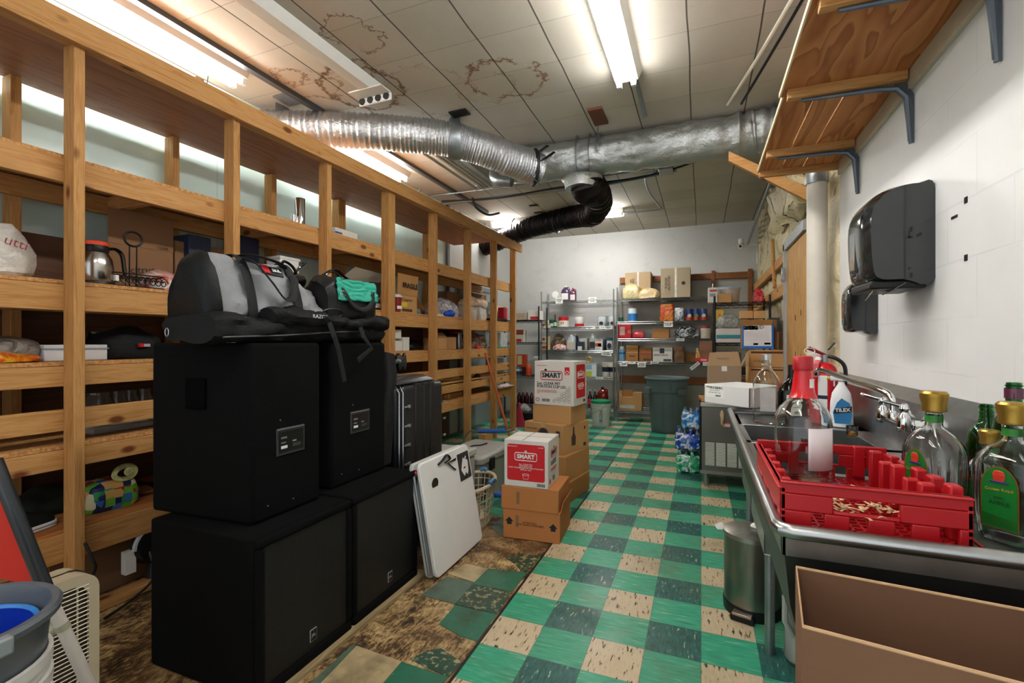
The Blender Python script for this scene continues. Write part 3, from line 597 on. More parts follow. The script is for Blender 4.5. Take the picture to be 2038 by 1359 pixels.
def top_speaker(label, y0, y1, x=-1.645, z=.606, h=.725, dep=.56):
    t = thing('loudspeaker', label, 'speaker', (x, y0, z), 0, 'black loudspeakers standing on the subwoofers'); w = y1-y0
    b = MB(); b.loft([[(0, 0, q), (0, w, q), (-dep, w+.06, q), (-dep, -.035, q)] for q in (0, h)]); b.build('cabinet', CARPET, t, bevel=.016)
    py = w*.31; b = MB(); b.box(0, .004, py, py+.15, h*.345, h*.345+.115); b.build('connector_frame', P('3a3d40', .4), t, bevel=.002)
    MB().box(.004, .006, py+.010, py+.14, h*.345+.012, h*.345+.10).build('connector_recess', BLACK, t)
    for k, (a, c, w2, h2, mm) in enumerate(((.02, .07, .03, .008, SILVER), (.02, .05, .025, .006, SILVER), (.02, .028, .032, .012, WHITE), (.08, .028, .045, .014, DKGREY), (.08, .05, .02, .006, GREY))):
        MB().box(.006, .0075, py+a, py+a+w2, h*.345+c, h*.345+c+h2).build('connector_label', mm, t)
    MB().box(.004, .007, py+.004, py+.146, h*.345+.108, h*.345+.112).build('frame_highlight', SILVER, t)
    for yy, zz in ((py+.004, h*.345+.004), (py+.146, h*.345+.004), (py+.02, h*.345+.15), (.07, .06), (.2, .05)): MB().cyl((0, yy, zz), (.003, yy, zz), .003, n=8).build('screw', SILVER, t)
    # side handle cup
    b = MB(); b.box(-.36, -.24, -.0265, -.015, h*.62, h*.8); b.build('handle_cup', P('050506', .8, spec=.05), t, bevel=.006)
    return t
top_speaker('tall black loudspeaker standing on the nearer subwoofer, with connector plate on its side', 1.356, 1.715)
top_speaker('tall black loudspeaker standing on the farther subwoofer beside the rack case', 1.835, 2.265, x=-1.69)

# ---------------------------------------------------------------- equipment rack case behind the speakers
t = thing('equipment_case', 'black moulded rack case with silver latches standing beyond the speakers', 'case', (-1.72, 2.42, 0), 0)
MB().box(-.5, 0, .06, .56, .50, 1.06).build('front_shell', P('1c1e20', .4, var=.05), t, bevel=.035, seg=4)
MB().box(-.5, -.01, .0, .06, .50, 1.05).build('rear_shell', P('15171a', .35, var=.05), t, bevel=.02)
for yy in (.018, .058): MB().tube([(.002, yy, .5), (.002, yy, 1.02), (-.02, yy, 1.055), (-.45, yy, 1.06)], .005, 6).build('rim_trim', P('a8acb0', .25, .9), t, smooth=True)
for k, zz in enumerate((.56, .68, .80, .92)):
    b = MB(); b.box(.0, .010, .07, .12, zz, zz+.012); b.box(.0, .014, .11, .13, zz-.004, zz+.016); b.build('latch', P('b8bcc0', .3, .9), t, bevel=.002)
    MB().box(.0, .012, .545, .575, zz-.02, zz-.006).build('latch', P('b8bcc0', .3, .9), t, bevel=.002)
for yy in (.2, .3, .38): MB().box(-.4, .004, yy, yy+.05, .53, 1.062).build('moulded_rib', P('1c1e20', .4, var=.05), t, bevel=.004)
MB().cyl((.0, .40, .60), (.006, .40, .60), .03, n=20).build('recess', BLACK, t)
MB().box(-.5, -.02, .0, .56, .36, .50).build('lower_case', P('121415', .5), t, bevel=.02)
MB().box(-.40, -.05, .05, .5, .0, .36).build('base_crate', BLACK, t)
t = thing('case_lid', 'flat black plastic lid lying on top of the rack case', 'lid', (-1.73, 2.44, 1.064), .05)
MB().loft([[(-.42, 0, 0), (0, 0, 0), (0, .46, 0), (-.42, .46, 0)], [(-.42, 0, .012), (0, 0, .012), (0, .46, .012), (-.42, .46, .012)], [(-.36, .05, .045), (-.05, .05, .045), (-.05, .4, .045), (-.36, .4, .045)]]).build('lid', P('26292c', .25, var=.05), t, bevel=.006)
t = thing('speaker_mount', 'black metal speaker bracket with a square plate lying above the case lid', 'bracket', (-1.84, 2.45, 1.11), .2)
MB().box(-.03, .03, .0, .12, .0, .10).build('block', BLKGL, t, bevel=.01); MB().tube([(0, .1, .08), (0, .17, .10), (.0, .22, .09)], .02, 8).build('arm', BLKGL, t, smooth=True)
b = MB(); q = [(0, .04), (.05, .06), (.10, .03), (.15, .06), (.17, .0), (.15, -.06), (.10, -.03), (.05, -.06)]; b.loft([[(-.01, .17+x, .09+z) for x, z in q], [(.01, .17+x, .09+z) for x, z in q]]); b.build('mount_plate', BLKGL, t, bevel=.004)
t = thing('gig_bag', 'limp black padded bag wedged behind the farther loudspeaker', 'bag', (-1.80, 2.30, .62))
MB().loft([rr for rr in [[(x*s-.02*k, y*s+.05*k, .17*k) for x, y in rrect(.2, .12, .04)] for k, s in ((0, 1), (1, 1.05), (2, 1.02), (3, .95), (3.8, .7))]]).jitter(.02, 8).build('body', FAB, t, smooth=True)

# ---------------------------------------------------------------- bags on the speakers
def section(w, h, n=20, pw=.75, lean=0):
    return [(w/2*math.copysign(abs(math.cos(a))**pw, math.cos(a))+lean*math.sin(a), h/2+h/2*math.copysign(abs(math.sin(a))**pw, math.sin(a))) for a in [2*PI*i/n for i in range(n)]]
def bagbody(L, w, h, dips=None, n=14, pw=.6, lean=0, taper=.12):
    b = MB(); rings = []
    for j in range(n+1):
        u = j/n; e = 1-taper*(2*abs(u-.5))**6; hh = h*e*(dips(u) if dips else 1)
        rings.append([(x*e, L*u, z) for x, z in section(w, hh, pw=pw, lean=lean)])
    b.loft(rings); return b
t = thing('soft_case', 'long black padded bag lying flat under the duffel bag on the loudspeakers', 'bag', (-1.82, 1.22, 1.333), .02)
b = bagbody(1.04, .33, .125, lambda u: 1.0-.12*math.sin(u*9), 26, .55); b.wrinkle(.022, 6, 1, 1); b.build('body', FAB, t, smooth=True)
MB().tube([Vector((.16, .02, .02)), (.17, .3, .03), (.17, .6, .05), (.165, .9, .06)], .004, 6).build('zipper', DKGREY, t)
b = MB(); b.tube([(-.1+.010*math.cos(a), -.012, .04+.016*math.sin(a)) for a in [2*PI*k/14 for k in range(14)]], .002, 6, closed=True); b.build('metal_ring', SILVER, t)
t = thing('soft_case', 'upper black nylon bag with white lettering draped across the loudspeakers', 'bag', (-1.76, 1.46, 1.40), .03)
b = bagbody(.80, .27, .075, lambda u: 1.0+.35*math.sin(u*7+.5)*.5, 22, .6); b.wrinkle(.022, 8, 4, 1); b.build('body', FAB, t, smooth=True)
text('RAZOR', .024, WHITE, t, (.152, .22, .05), '+x', wide=1.2)
for k, (yy, ln) in enumerate(((.30, .26), (.52, .16))):
    b = MB(); b.tube([(.13, yy, .03), (.145, yy+.02, -.04), (.142, yy+.05+.04*k, -.1), (.138, yy+.10-.12*k, -ln)], .016, 6, flat=.15); b.build('strap', STRAP, t)
MB().tube([(.10+.01*math.sin(a), .36+.07*math.cos(a), .075+.02*math.sin(a)) for a in [2*PI*k/18 for k in range(18)]], .004, 6, closed=True).build('cord_loop', BLACK, t)
t = thing('duffel_bag', 'grey and black duffel bag with a red and black patch, on the nearer loudspeaker', 'duffel bag', (-1.875, 1.29, 1.425), -.03)
def duff(L, w, h, y0=0):
    b = MB(); rings = []; n = 16
    for j in range(n+1):
        u = j/n; hh = h*(1.0-.02*math.sin(u*5)-.42*max(0, u-.70)/.3); ww = w*(1-.10*abs(2*u-1)**5)
        rings.append([(x*ww, y0+L*u, z*hh) for x, z in ((.5, .0), (.54, .14), (.47, .42), (.34, .74), (.18, .96), (0, 1.0), (-.2, .95), (-.38, .7), (-.5, .4), (-.55, .12), (-.5, 0))])
    b.loft(rings); return b
DUF = (.54, .25, .27)
duff(*DUF).wrinkle(.022, 7).build('grey_panel', FABG, t, smooth=True)
b = MB(); pf = ((.5, .0), (.56, .14), (.50, .42), (.38, .76), (.2, .99), (0, 1.03), (-.2, .97), (-.38, .72), (-.5, .4), (-.55, .12), (-.5, 0))
b.loft([[(x*DUF[1]*k, yy, z*DUF[2]*k2) for x, z in pf] for yy, k, k2 in ((-.045, .82, .80), (-.03, .97, .93), (-.005, 1.03, 1.0), (.012, 1.03, 1.0))]); b.wrinkle(.008, 7, 2, 1); b.build('end_panel', P('101315', .5, var=.15, bump=.4, spec=.2), t, smooth=True)
MB().box(-.13, .14, .0, .54, -.01, .02).jitter(.004, 8).build('base_panel', BLKPL, t, bevel=.008)
def wrap(y, r=.022):   # webbing over the bag
    b = MB(); q = [(.56, .02), (.565, .15), (.50, .44), (.375, .76), (.2, 1.0), (0, 1.04), (-.2, .99)]
    b.tube(crv([(x*DUF[1], y, z*DUF[2]*(1.0-.42*max(0, y/DUF[0]-.70)/.3)) for x, z in q], 4), r, 8, flat=.14); return b
for y in (.145, .385): wrap(y).build('webbing', STRAP, t, smooth=True)
b = MB(); b.tube(crv([(.075, .145, .262), (.11, .18, .245), (.145, .23, .17), (.165, .28, .10), (.155, .33, .11), (.12, .37, .19), (.06, .385, .235)], 6), .018, 8, flat=.22); b.build('carry_handle', STRAP, t, smooth=True)
b = MB(); b.tube(crv([(.02, .145, .275), (.06, .19, .285), (.09, .26, .275), (.08, .33, .265), (.04, .385, .25)], 6), .018, 8, flat=.22); b.build('carry_handle', STRAP, t, smooth=True)
pt = MB().slab((.082, .235, .212), (.082, .345, .205), (.058, .345, .243), (.058, .235, .250), .004).build('patch', BLACK, t)
MB().slab((.088, .238, .216), (.088, .272, .214), (.064, .272, .249), (.064, .238, .251), .003).build('patch_panel', RED, pt)
o = text('SKIL', .024, WHITE, pt, (0, 0, 0), '+x', bold=.001); o.location = (.079, .308, .232); o.rotation_euler = (0, -.6, 0)
t = thing('tool_bag', 'black and teal tool bag with loop handles, on the farther loudspeaker', 'tool bag', (-1.80, 1.845, 1.455), -.08)
TB = [(.5, .0), (.52, .3), (.50, .6), (.40, .85), (.15, 1.0), (-.15, 1.0), (-.4, .85), (-.5, .6), (-.52, .3), (-.5, 0)]
b = MB(); b.loft([[(x*.22*k, yy, z*.22*k2) for x, z in TB] for yy, k, k2 in ((-.01, .85, .8), (.03, 1, .98), (.12, 1.02, 1), (.22, 1.0, .97), (.30, .98, .93), (.33, .85, .8))]); b.wrinkle(.014, 9, 5, 2); b.build('body', BLKPL, t, smooth=True)
b = MB(); b.slab((.118, .03, .09), (.118, .32, .10), (.096, .31, .196), (.096, .04, .20), .006); bmesh.ops.subdivide_edges(b.bm, edges=b.bm.edges, cuts=5, use_grid_fill=True); b.wrinkle(.012, 16, 3, 2); b.build('teal_panel', TEAL, t, smooth=True)
b = MB(); b.tube(crv([(.10, .07, .165), (.125, .075, .13), (.135, .12, .07), (.135, .2, .05), (.13, .26, .09), (.115, .28, .15)], 6), .013, 8, flat=.25); b.build('carry_handle', STRAP, t, smooth=True)
b = MB(); b.tube(crv([(.0, -.02, .18), (0, .04, .22), (0, .12, .26), (0, .19, .23), (0, .25, .2)], 6), .013, 8, flat=.3); b.build('carry_handle', STRAP, t, smooth=True)
MB().tube([(.125, .06+.016*math.cos(a), .12+.016*math.sin(a)) for a in [2*PI*k/14 for k in range(14)]], .003, 6, closed=True).build('metal_ring', SILVER, t)
t = thing('power_tool', 'black power drill and coiled lead lying between the two bags', 'power tool', (-1.86, 1.80, 1.46), 0)
MB().cyl((0, 0, .18), (.05, -.16, .16), .035, .02, 12).build('motor', BLKGL, t, smooth=True); MB().cyl((.05, -.16, .16), (.055, -.2, .155), .012, n=10).build('chuck', P('a03020', .3), t, smooth=True)
MB().tube(crv([(0, 0, .17), (.0, -.04, .24), (0, -.1, .26), (.02, -.12, .2), (0, -.06, .19), (-.02, .02, .25), (0, .04, .28)], 6), .007, 8).build('lead', BLKGL, t, smooth=True)
MB().tube(crv([(.02, .15, .22), (.02, .2, .25), (.02, .26, .23), (.02, .22, .215)], 6, True), .005, 6, closed=True).build('lead_coil', BLKGL, t, smooth=True)

# ---------------------------------------------------------------- folding table, cooler, basket, cart
t = thing('folding_table', 'white folded table leaning on edge against the black subwoofer', 'folding table', (-1.385, 2.29, 0), 0)
def lean(y, z, o=0): return (-.115*z/.62+o, y, z)   # leans left
oc = rrect(.60, .63, .035, 4)
b = MB(); b.loft([[lean(x+.30, z+.325, k) for x, z in oc] for k in (0, .022)]); b.build('top_leaf', WHITE, t, bevel=.005)
b = MB(); b.loft([[lean(x+.29, z+.32, k) for x, z in oc] for k in (-.045, -.02)]); b.build('bottom_leaf', P('c4c4c0', .5), t, bevel=.005)
b = MB(); b.tube([lean(-.012, z, -.015) for z in (.03, .2, .4, .6)], .008, 6); b.build('hinge_bar', GALV, t)
MB().sphere(lean(.0, .59, -.01), .012).build('red_button', RED, t)
MB().tube([lean(.35+.03*math.cos(a), .52+.0*a, .024) for a in (0,)]+[lean(.30, .58, .026), lean(.40, .58, .026)], .012, 6, flat=.4).build('carry_handle', BLKPL, t)
b = MB(); b.tube(crv([lean(.19, .595, .026), lean(.24, .61, .03), lean(.30, .63, .03), lean(.33, .60, .03), lean(.27, .59, .03)], 5), .010, 6, flat=.5); b.build('carry_strap', BLKPL, t)
b = MB(); b.lathe([(.034, 0), (.034, .004)], (0, 0, 0), 24); b.rot(PI/2, 'Y'); b.mv(*lean(.13, .50, .0215)); b.build('hand_hole', BLACK, t)
b = MB(); b.slab(lean(.43, .43, .023), lean(.58, .43, .023), lean(.58, .60, .023), lean(.43, .60, .023), .002); b.build('sticker', P('2a2c2e', .4, var=.9, vs=25), t)
st = [(0, .0), (.02, .045), (.03, .03), (.045, .05), (.06, .01), (.055, -.05), (.04, -.07), (.03, -.05), (.012, -.072), (-.01, -.03)]
b = MB(); b.loft([[lean(.47+x*1.4, .525+z, k) for x, z in st] for k in (.0255, .027)]); b.build('sticker_emblem', WHITE, t)
for y, z in ((.485, .50), (.53, .55)): b = MB(); b.slab(lean(y, z, .0275), lean(y+.025, z+.003, .0275), lean(y+.025, z+.012, .0275), lean(y, z+.009, .0275), .001); b.build('sticker_mark', BLACK, t)

t = thing('cooler', 'grey hard cooler with latches on the floor behind the folding table', 'cooler', (-2.05, 3.42, 0), -.05)
CG = P('8e9088', .45, var=.04)
MB().loft([[(x, y, z) for x, y in rrect(.40*k, .62*k, .05, 4, (.2, .36))] for z, k in ((0, .86), (.34, 1.0))]).build('body', CG, t, bevel=.006)
MB().loft([[(x, y, z) for x, y in rrect(.42*k, .64*k, .05, 4, (.2, .36))] for z, k in ((.34, 1), (.385, 1.02), (.405, .94))]).build('lid', P('a2a49e', .4, var=.04), t, bevel=.006)
for y in (.18, .5): MB().box(.405, .43, y, y+.07, .27, .37).build('latch', BLKPL, t, bevel=.004)
b = MB(); b.tube(crv([(.3, .70, .25), (.3, .78, .24), (.1, .78, .24), (.1, .70, .25)], 6), .012, 8); b.build('carry_handle', BLACK, t)
MB().tube(crv([(.14, .3, .408), (.16, .36, .415), (.2, .42, .412), (.22, .5, .414)], 5), .006, 6).build('strap', BLACK, t)
MB().box(.38, .415, .1, .16, .05, .28).build('side_recess', DKGREY, t, bevel=.01)
t = thing('cooler', 'second grey cooler mostly hidden behind the white folding table', 'cooler', (-2.0, 3.02, 0), 0)
MB().box(0, .34, 0, .36, 0, .44).build('body', P('a8aaa6', .45), t, bevel=.02); MB().box(-.01, .35, -.01, .37, .44, .5).build('lid', P('b2b4ae', .45), t, bevel=.015)
t = thing('laundry_basket', 'beige plastic laundry basket with blue handles in front of the grey cooler', 'basket', (-1.57, 3.14, 0), .1)
def lat(u, z): k = 1+.28*z/.3; return (.15*k*math.cos(u)*.8, .22*k*math.sin(u), z)
b = MB(); N = 32
b.tube([lat(2*PI*i/N, .30) for i in range(N)], .014, 8, closed=True); b.build('rim', BEIGE, t, smooth=True)
b = MB()
for k in range(20): u = 2*PI*k/20; b.tube([lat(u, .02), lat(u, .29)], .005, 4)
for z in (.02, .08, .14, .20, .255): b.tube([lat(2*PI*i/N, z) for i in range(N)], .004, 4, closed=True)
b.build('lattice_wall', P('b4a88c', .5), t); MB().lathe([(.17, 0), (.17, .01)], (0, 0, 0), 24, .72, 1.26).build('bottom', BEIGE, t)
for u in (-.2, 1.45): MB().tube([Vector(lat(u+k*.12, .31+.01*math.sin(k))) for k in range(4)], .019, 8).build('handle_grip', P('3a6a98', .4), t, smooth=True)
t = thing('folding_cart', 'folded trolley with a bent steel frame and blue foam grips behind the coolers', 'cart', (0, 0, 0))
g0, g1 = on(945, 858, 'Y', 4.3), on(1012, 858, 'Y', 4.3)
b = MB(); b.tube(crv([g0+Vector((-.13, 0, -.35)), g0+Vector((-.12, 0, -.1)), g0+Vector((-.05, 0, 0)), g0, (g0+g1)/2+Vector((0, 0, .005)), g1, g1+Vector((.1, 0, -.01)), g1+Vector((.13, 0, -.5))], 5), .011, 8); b.build('frame', GALV, t, smooth=True)
MB().tube([g0+Vector((.04, 0, .002)), g1+Vector((-.03, 0, .002))], .022, 10).build('foam_grip', P('2a62b0', .6), t, smooth=True)
MB().tube([on(985, 985, 'Y', 3.35), on(1000, 985, 'Y', 3.35), on(1002, 970, 'Y', 3.4)], .022, 10).build('foam_grip', P('1a6ad0', .6), t, smooth=True)
MB().box(g0.x-.1, g1.x+.1, 4.28, 4.33, 0, .04).build('base', BLACK, t)

# ---------------------------------------------------------------- cartons in the aisle
def carton(name, label, w, d, h, loc, rz=0, m=CB, cat='cardboard box', group=None, tape=True, tm=None, top_seam=False):
    t = thing(name, label, cat, loc, rz, group)
    MB().box(0, w, 0, d, 0, h).build('carton_body', m, t, bevel=.004)
    if tape: MB().box(w*.5-.024, w*.5+.024, -.0006, d+.0006, h-.05, h+.0008).build('tape', tm or P('c8a878', .25, var=.05), t)
    if top_seam: MB().box(.002, w-.002, d*.5-.0015, d*.5+.0015, h-.001, h+.0006).build('flap_seam', DKGREY, t)
    return t
# near stack: bottom box, middle box, white red-label box
NX, NY, NR = -1.258, 2.985, .07
def arrow(par, x, z, s=.03):
    q = [(0, s), (-s, .0), (-s*.55, 0), (-s*.55, -s*.7), (s*.55, -s*.7), (s*.55, 0), (s, 0)]
    b = MB(); b.loft([[(x+a, k, z+c) for a, c in q] for k in (-.0008, .0002)]); b.build('printed_arrow', INK, par)
t = carton('cardboard_box', 'brown carton with two house-shaped arrows, lowest box of the near stack', .395, .36, .20, (NX, NY, 0), NR, CBO, tape=False)
arrow(t, .045, .115); arrow(t, .35, .10); text('KEEP AWAY FROM HEAT\nTHIS SIDE UP', .017, INK, t, (.19, -.001, .11), '-y', tilt=PI)
b = MB(); b.loft([[(x+.10, k, z+.12) for x, z in rrect(.02, .085, .0098)] for k in (-.001, .002)]); b.build('hand_slot', P('8a6a44', .8), t)
MB().slab((.395, .02, .20), (.395, .34, .20), (.41, .33, .27), (.41, .03, .27), .004).build('open_flap', CBO, t)
t = carton('cardboard_box', 'brown carton with an oval hand slot, middle of the near stack under the red-panel box', .40, .36, .155, (NX-.012, NY-.005, .20), NR-.01, CBO, tape=False)
b = MB(); b.loft([[(x+.12, k, z+.08) for x, z in rrect(.02, .085, .0098)] for k in (-.001, .002)]); b.build('hand_slot', P('8a6a44', .8), t)
REDP = P('d0141e', .45, var=.03)
def chef(par, x, z, s, m, f):
    for a, c, r in ((0, .0, .5), (-.4, .25, .38), (.4, .25, .38), (0, .42, .42)):
        b = MB(); n = 14; b.loft([[f(x+s*(a+r*math.cos(2*PI*i/n)), z+s*(c+r*math.sin(2*PI*i/n)), k) for i in range(n)] for k in (0, .0008)]); b.build('printed_hat', m, par)
t = carton('cardboard_box', 'white carton with a big red printed panel, on top of the near stack', .31, .30, .315, (NX+.008, NY+.0, .356), NR-.03, WHITE_CB, tape=False, top_seam=True)
MB().box(.13, .135, -.0005, .30, .3148, .3157).build('flap_seam', DKGREY, t)
b = MB(); b.loft([[(x+.155, k, z+.165) for x, z in rrect(.265, .245, .015)] for k in (-.001, .001)]); b.build('printed_panel', REDP, t)
text('SMART', .04, PAPER, t, (.155, -.0022, .205), '-y', bold=.0014)
b = MB(); b.tube([(x+.155, -.002, z+.205) for x, z in rrect(.155, .052, .012)], .0025, 4, closed=True); b.build('logo_frame', PAPER, t)
chef(t, .155, .238, .013, PAPER, lambda x, z, k: (x, -.0022-k, z))
text('2oz. CLEAR PET\nPORTION CUP\nVASO TRANSPARENTE PARA PORCION\n2500 per case', .014, PAPER, t, (.155, -.0022, .135), '-y')
text('RESTAURANT\'S', .010, PAPER, t, (.06, -.0022, .272), '-y'); text('2oz 60ml', .010, PAPER, t, (.26, -.0022, .272), '-y')
b = MB(); b.tube([(.155+.022*math.cos(a), -.002, .085+.006*math.sin(a)) for a in [2*PI*k/20 for k in range(20)]], .0012, 4, closed=True); b.tube([(.133, -.002, .085), (.140, -.002, .055), (.170, -.002, .055), (.177, -.002, .085)], .0012, 4); b.build('printed_cup', PAPER, t)
def barcode(par, x, z, w, h, f, m=INK, n=12):
    b = MB(); random.seed(3)
    for k in range(n):
        a = x+w*k/n; q = w/n*random.uniform(.3, .8); b.loft([[f(a, z, e), f(a+q, z, e), f(a+q, z+h, e), f(a, z+h, e)] for e in (0, .0006)])
    b.build('barcode', m, par)
fN = lambda x, z, k: (x, -.0012-k, z); barcode(t, .235, .012, .055, .02, fN)
fE = lambda y, z, k: (.3112+k, y, z)
text('SMART', .04, INK, t, (.3115, .15, .22), '+x', bold=.001); b = MB(); b.tube([(.3112, y+.15, z+.22) for y, z in rrect(.15, .052, .012)], .0025, 4, closed=True); b.build('logo_frame', REDP, t)
chef(t, .15, .252, .013, INK, fE); text('2oz. CLEAR PET\nPORTION CUP', .02, INK, t, (.3115, .14, .155), '+x'); text('VASO TRANSPARENTE PARA\nPORCION 2500 per case', .012, REDP, t, (.3115, .14, .11), '+x')
barcode(t, .12, .03, .05, .03, fE, GREEN); b = MB(); n = 16; b.loft([[(.3112+k, .05+.018*math.cos(2*PI*i/n), .04+.018*math.sin(2*PI*i/n)) for i in range(n)] for k in (0, .0006)]); b.build('printed_seal', REDP, t)
# far stack
def cor(x, y, w, r, z): return (x-w*math.cos(r), y-w*math.sin(r), z)
t = carton('cardboard_box', 'dented brown carton on the floor, bottom of the far stack in the aisle', .37, .50, .165, cor(-1.016, 3.76, .37, -.15, 0), -.15, CB3)
t = carton('cardboard_box', 'creased brown carton, second from the bottom of the far stack', .39, .50, .21, cor(-1.045, 3.80, .39, -.19, .165), -.19, CB)
t = carton('cardboard_box', 'wide brown carton with a round printed emblem in the middle of the far stack', .41, .42, .25, cor(-1.085, 3.86, .41, -.33, .375), -.33, CB2, tape=True)
text('QUALITY BRAND', .016, INK, t, (.08, -.001, .195), '-y')
b = MB(); n = 20; b.loft([[(.21+.05*math.cos(PI*i/n), k, .155+.05*math.sin(PI*i/n)) for i in range(n+1)] for k in (-.0012, .0)]); b.build('printed_emblem', P('3a3438', .6), t)
b = MB(); b.tube([(.21+.06*math.cos(PI*i/n), -.001, .15+.06*math.sin(PI*i/n)) for i in range(n+1)], .003, 4); b.build('emblem_ring', INK, t)
MB().box(.345, .385, -.0012, 0, .15, .20).build('printed_badge', P('5a3434', .6), t)
b = MB(); b.loft([[(.4112+k, y+.17, z+.13) for y, z in ((-.03, -.07), (.03, -.07), (.035, .0), (.015, .03), (.01, .09), (-.01, .09), (-.015, .03), (-.035, 0))] for k in (0, .0006)]); b.build('printed_figure', P('4a3a34', .6), t)
MB().box(.4102, .4112, .34, .36, .18, .205).build('printed_badge', INK, t); MB().box(.4102, .4112, .33, .37, .03, .06).build('printed_badge', P('4a3a34'), t)
t = carton('cardboard_box', 'plain low brown carton under the tall white box in the far stack', .37, .33, .155, cor(-1.035, 3.94, .37, -.18, .625), -.18, CB2, tape=False)
t = carton('cardboard_box', 'tall white carton with bold black lettering on top of the far stack', .375, .30, .385, cor(-1.006, 3.94, .375, -.13, .780), -.13, WHITE_CB, tape=False, top_seam=True)
text('SMART', .058, P('1c2a2a', .6, var=0), t, (.165, -.0015, .26), '-y', bold=.0022)
b = MB(); b.tube([(x+.165, -.001, z+.26) for x, z in rrect(.205, .074, .016)], .0035, 4, closed=True); b.build('logo_frame', REDP, t)
chef(t, .11, .305, .017, P('1c4a3a', .6, var=0), fN)
text('2oz. CLEAR PET\nPORTION CUP LID', .033, P('2a2c2e', .6, var=0), t, (.025, -.0015, .175), '-y', align='LEFT', bold=.0007)
text('TAPA TRANSPARENTE PARA\nVASO DE PORCION 2500 per\ncase', .015, REDP, t, (.025, -.0015, .115), '-y', align='LEFT'); text('RESTAURANT\'S', .014, REDP, t, (.025, -.0015, .345), '-y', align='LEFT')
MB().box(.29, .335, -.0012, 0, .27, .335).build('printed_badge', REDP, t)
b = MB(); b.tube([(.3125+.013*math.cos(a), -.0018, .29+.013*math.sin(a)) for a in [2*PI*k/16 for k in range(16)]], .0025, 4, closed=True); b.build('badge_ring', PAPER, t)
b = MB(); b.tube([(.03+.014*math.cos(a), -.001, .045+.014*math.sin(a)) for a in [2*PI*k/16 for k in range(16)]], .003, 4, closed=True); b.build('printed_seal', P('b04a3a', .6), t)
barcode(t, .075, .03, .075, .025, fN)
k = 0
for i in range(7):
    for j in range(6):
        if j > i*.95: continue
        b = MB(); cx, cz = .19+i*.024, .04+j*.024+(.012 if i % 2 else 0)
        b.tube([(cx+.0105*math.cos(a), -.001, cz+.0105*math.sin(a)) for a in [2*PI*q/12 for q in range(12)]], .0011, 4, closed=True); b.build('printed_ring', P('a06a4a', .6) if (i+j) % 2 else P('5a5048', .6), t)
fE2 = lambda y, z, k: (.3762+k, y, z)
b = MB(); b.loft([[(.3756+k, y+.16, z+.21) for y, z in rrect(.21, .29, .012)] for k in (0, .001)]); b.build('printed_panel', REDP, t)
text('SMART', .04, PAPER, t, (.3775, .16, .265), '+x', bold=.0012); b = MB(); b.tube([(.3772, y+.16, z+.265) for y, z in rrect(.15, .055, .012)], .0025, 4, closed=True); b.build('logo_frame', PAPER, t)
chef(t, .16, .30, .012, PAPER, lambda y, z, k: (.3775+k, y, z)); text('2oz. CLEAR PET\nPORTION CUP LID\nTAPA PARA VASO\n2500 per case', .018, PAPER, t, (.3775, .16, .165), '+x')
barcode(t, .22, .02, .05, .025, fE2)

# broom, snow shovel
t = thing('broom_handle', 'orange wooden handle leaning across the right end of the rack', 'broom handle', (0, 0, 0))
a0, a1 = on(966, 702, 'X', -2.62), on(1016, 875, 'X', -2.30); MB().cyl(a0, a1, .017, n=10).build('handle', P('c4622c', .45, var=.2), t, smooth=True)
t = thing('snow_shovel', 'red plastic shovel blade standing beside the last rack post', 'shovel', (0, 0, 0))
q = [on(1033, 800, 'Y', 6.9), on(1046, 850, 'Y', 6.9), on(1040, 872, 'Y', 6.9), on(1024, 872, 'Y', 6.9), on(1026, 830, 'Y', 6.9)]
b = MB(); b.loft([[p for p in q], [p+Vector((0, .02, 0)) for p in q]]); b.build('blade', PINK, t); MB().cyl(q[4], on(1024, 745, 'Y', 6.95), .012, n=8).build('handle', P('8a2030', .4), t)
# ---------------------------------------------------------------- sink
SX0, SX1, SY0, SY1, SR = .164, .80, 1.245, 3.34, .90
t = thing('sink', 'long stainless steel three-bowl sink with rolled rim along the right wall', 'sink', (0, 0, 0))
b = MB()
b.box(SX0+.02, SX1, SY0+.02, 1.93, .862, .868)                       # near drainboard
b.box(SX0+.01, SX0+.02, SY0+.01, SY1, .84, .90); b.box(SX0+.01, SX1, SY0+.01, SY0+.02, .84, .90); b.box(SX0+.01, SX1, SY1-.02, SY1-.01, .84, .90)
for y0, y1 in ((1.95, 2.42), (2.46, 2.93)):
    b.box(SX0+.05, SX0+.055, y0, y1, .56, .875); b.box(SX1-.09, SX1-.085, y0, y1, .56, .875); b.box(SX0+.05, SX1-.085, y0, y0+.005, .56, .875); b.box(SX0+.05, SX1-.085, y1-.005, y1, .56, .875); b.box(SX0+.05, SX1-.085, y0, y1, .555, .56)
b.box(SX0+.02, SX0+.05, 1.93, SY1-.02, .870, .876); b.box(SX1-.088, SX1, 1.93, SY1-.02, .870, .876)
for y0, y1 in ((1.92, 1.955), (2.415, 2.465), (2.925, 3.33)): b.box(SX0+.02, SX1, y0, y1, .870, .876)
b.build('bowls', STEELD, t, bevel=.002)
b = MB(); b.tube([(SX1, SY0+.005, SR), (SX0+.03, SY0+.005, SR), (SX0+.012, SY0+.013, SR), (SX0+.004, SY0+.03, SR), (SX0+.004, SY1-.03, SR), (SX0+.03, SY1-.005, SR), (SX1, SY1-.005, SR)], .017, 12); b.build('rolled_rim', STEEL, t, smooth=True)
b = MB(); b.box(SX1-.004, SX1, SY0-.2, SY1+.35, .87, 1.085); b.loft([[(SX1-.004, y, 1.085), (SX1, y, 1.085), (XR-.001, y, 1.125), (XR-.001, y, 1.135), (SX1-.004, y, 1.09)] for y in (SY0-.2, SY1+.35)]); b.build('backsplash', STEELD, t)
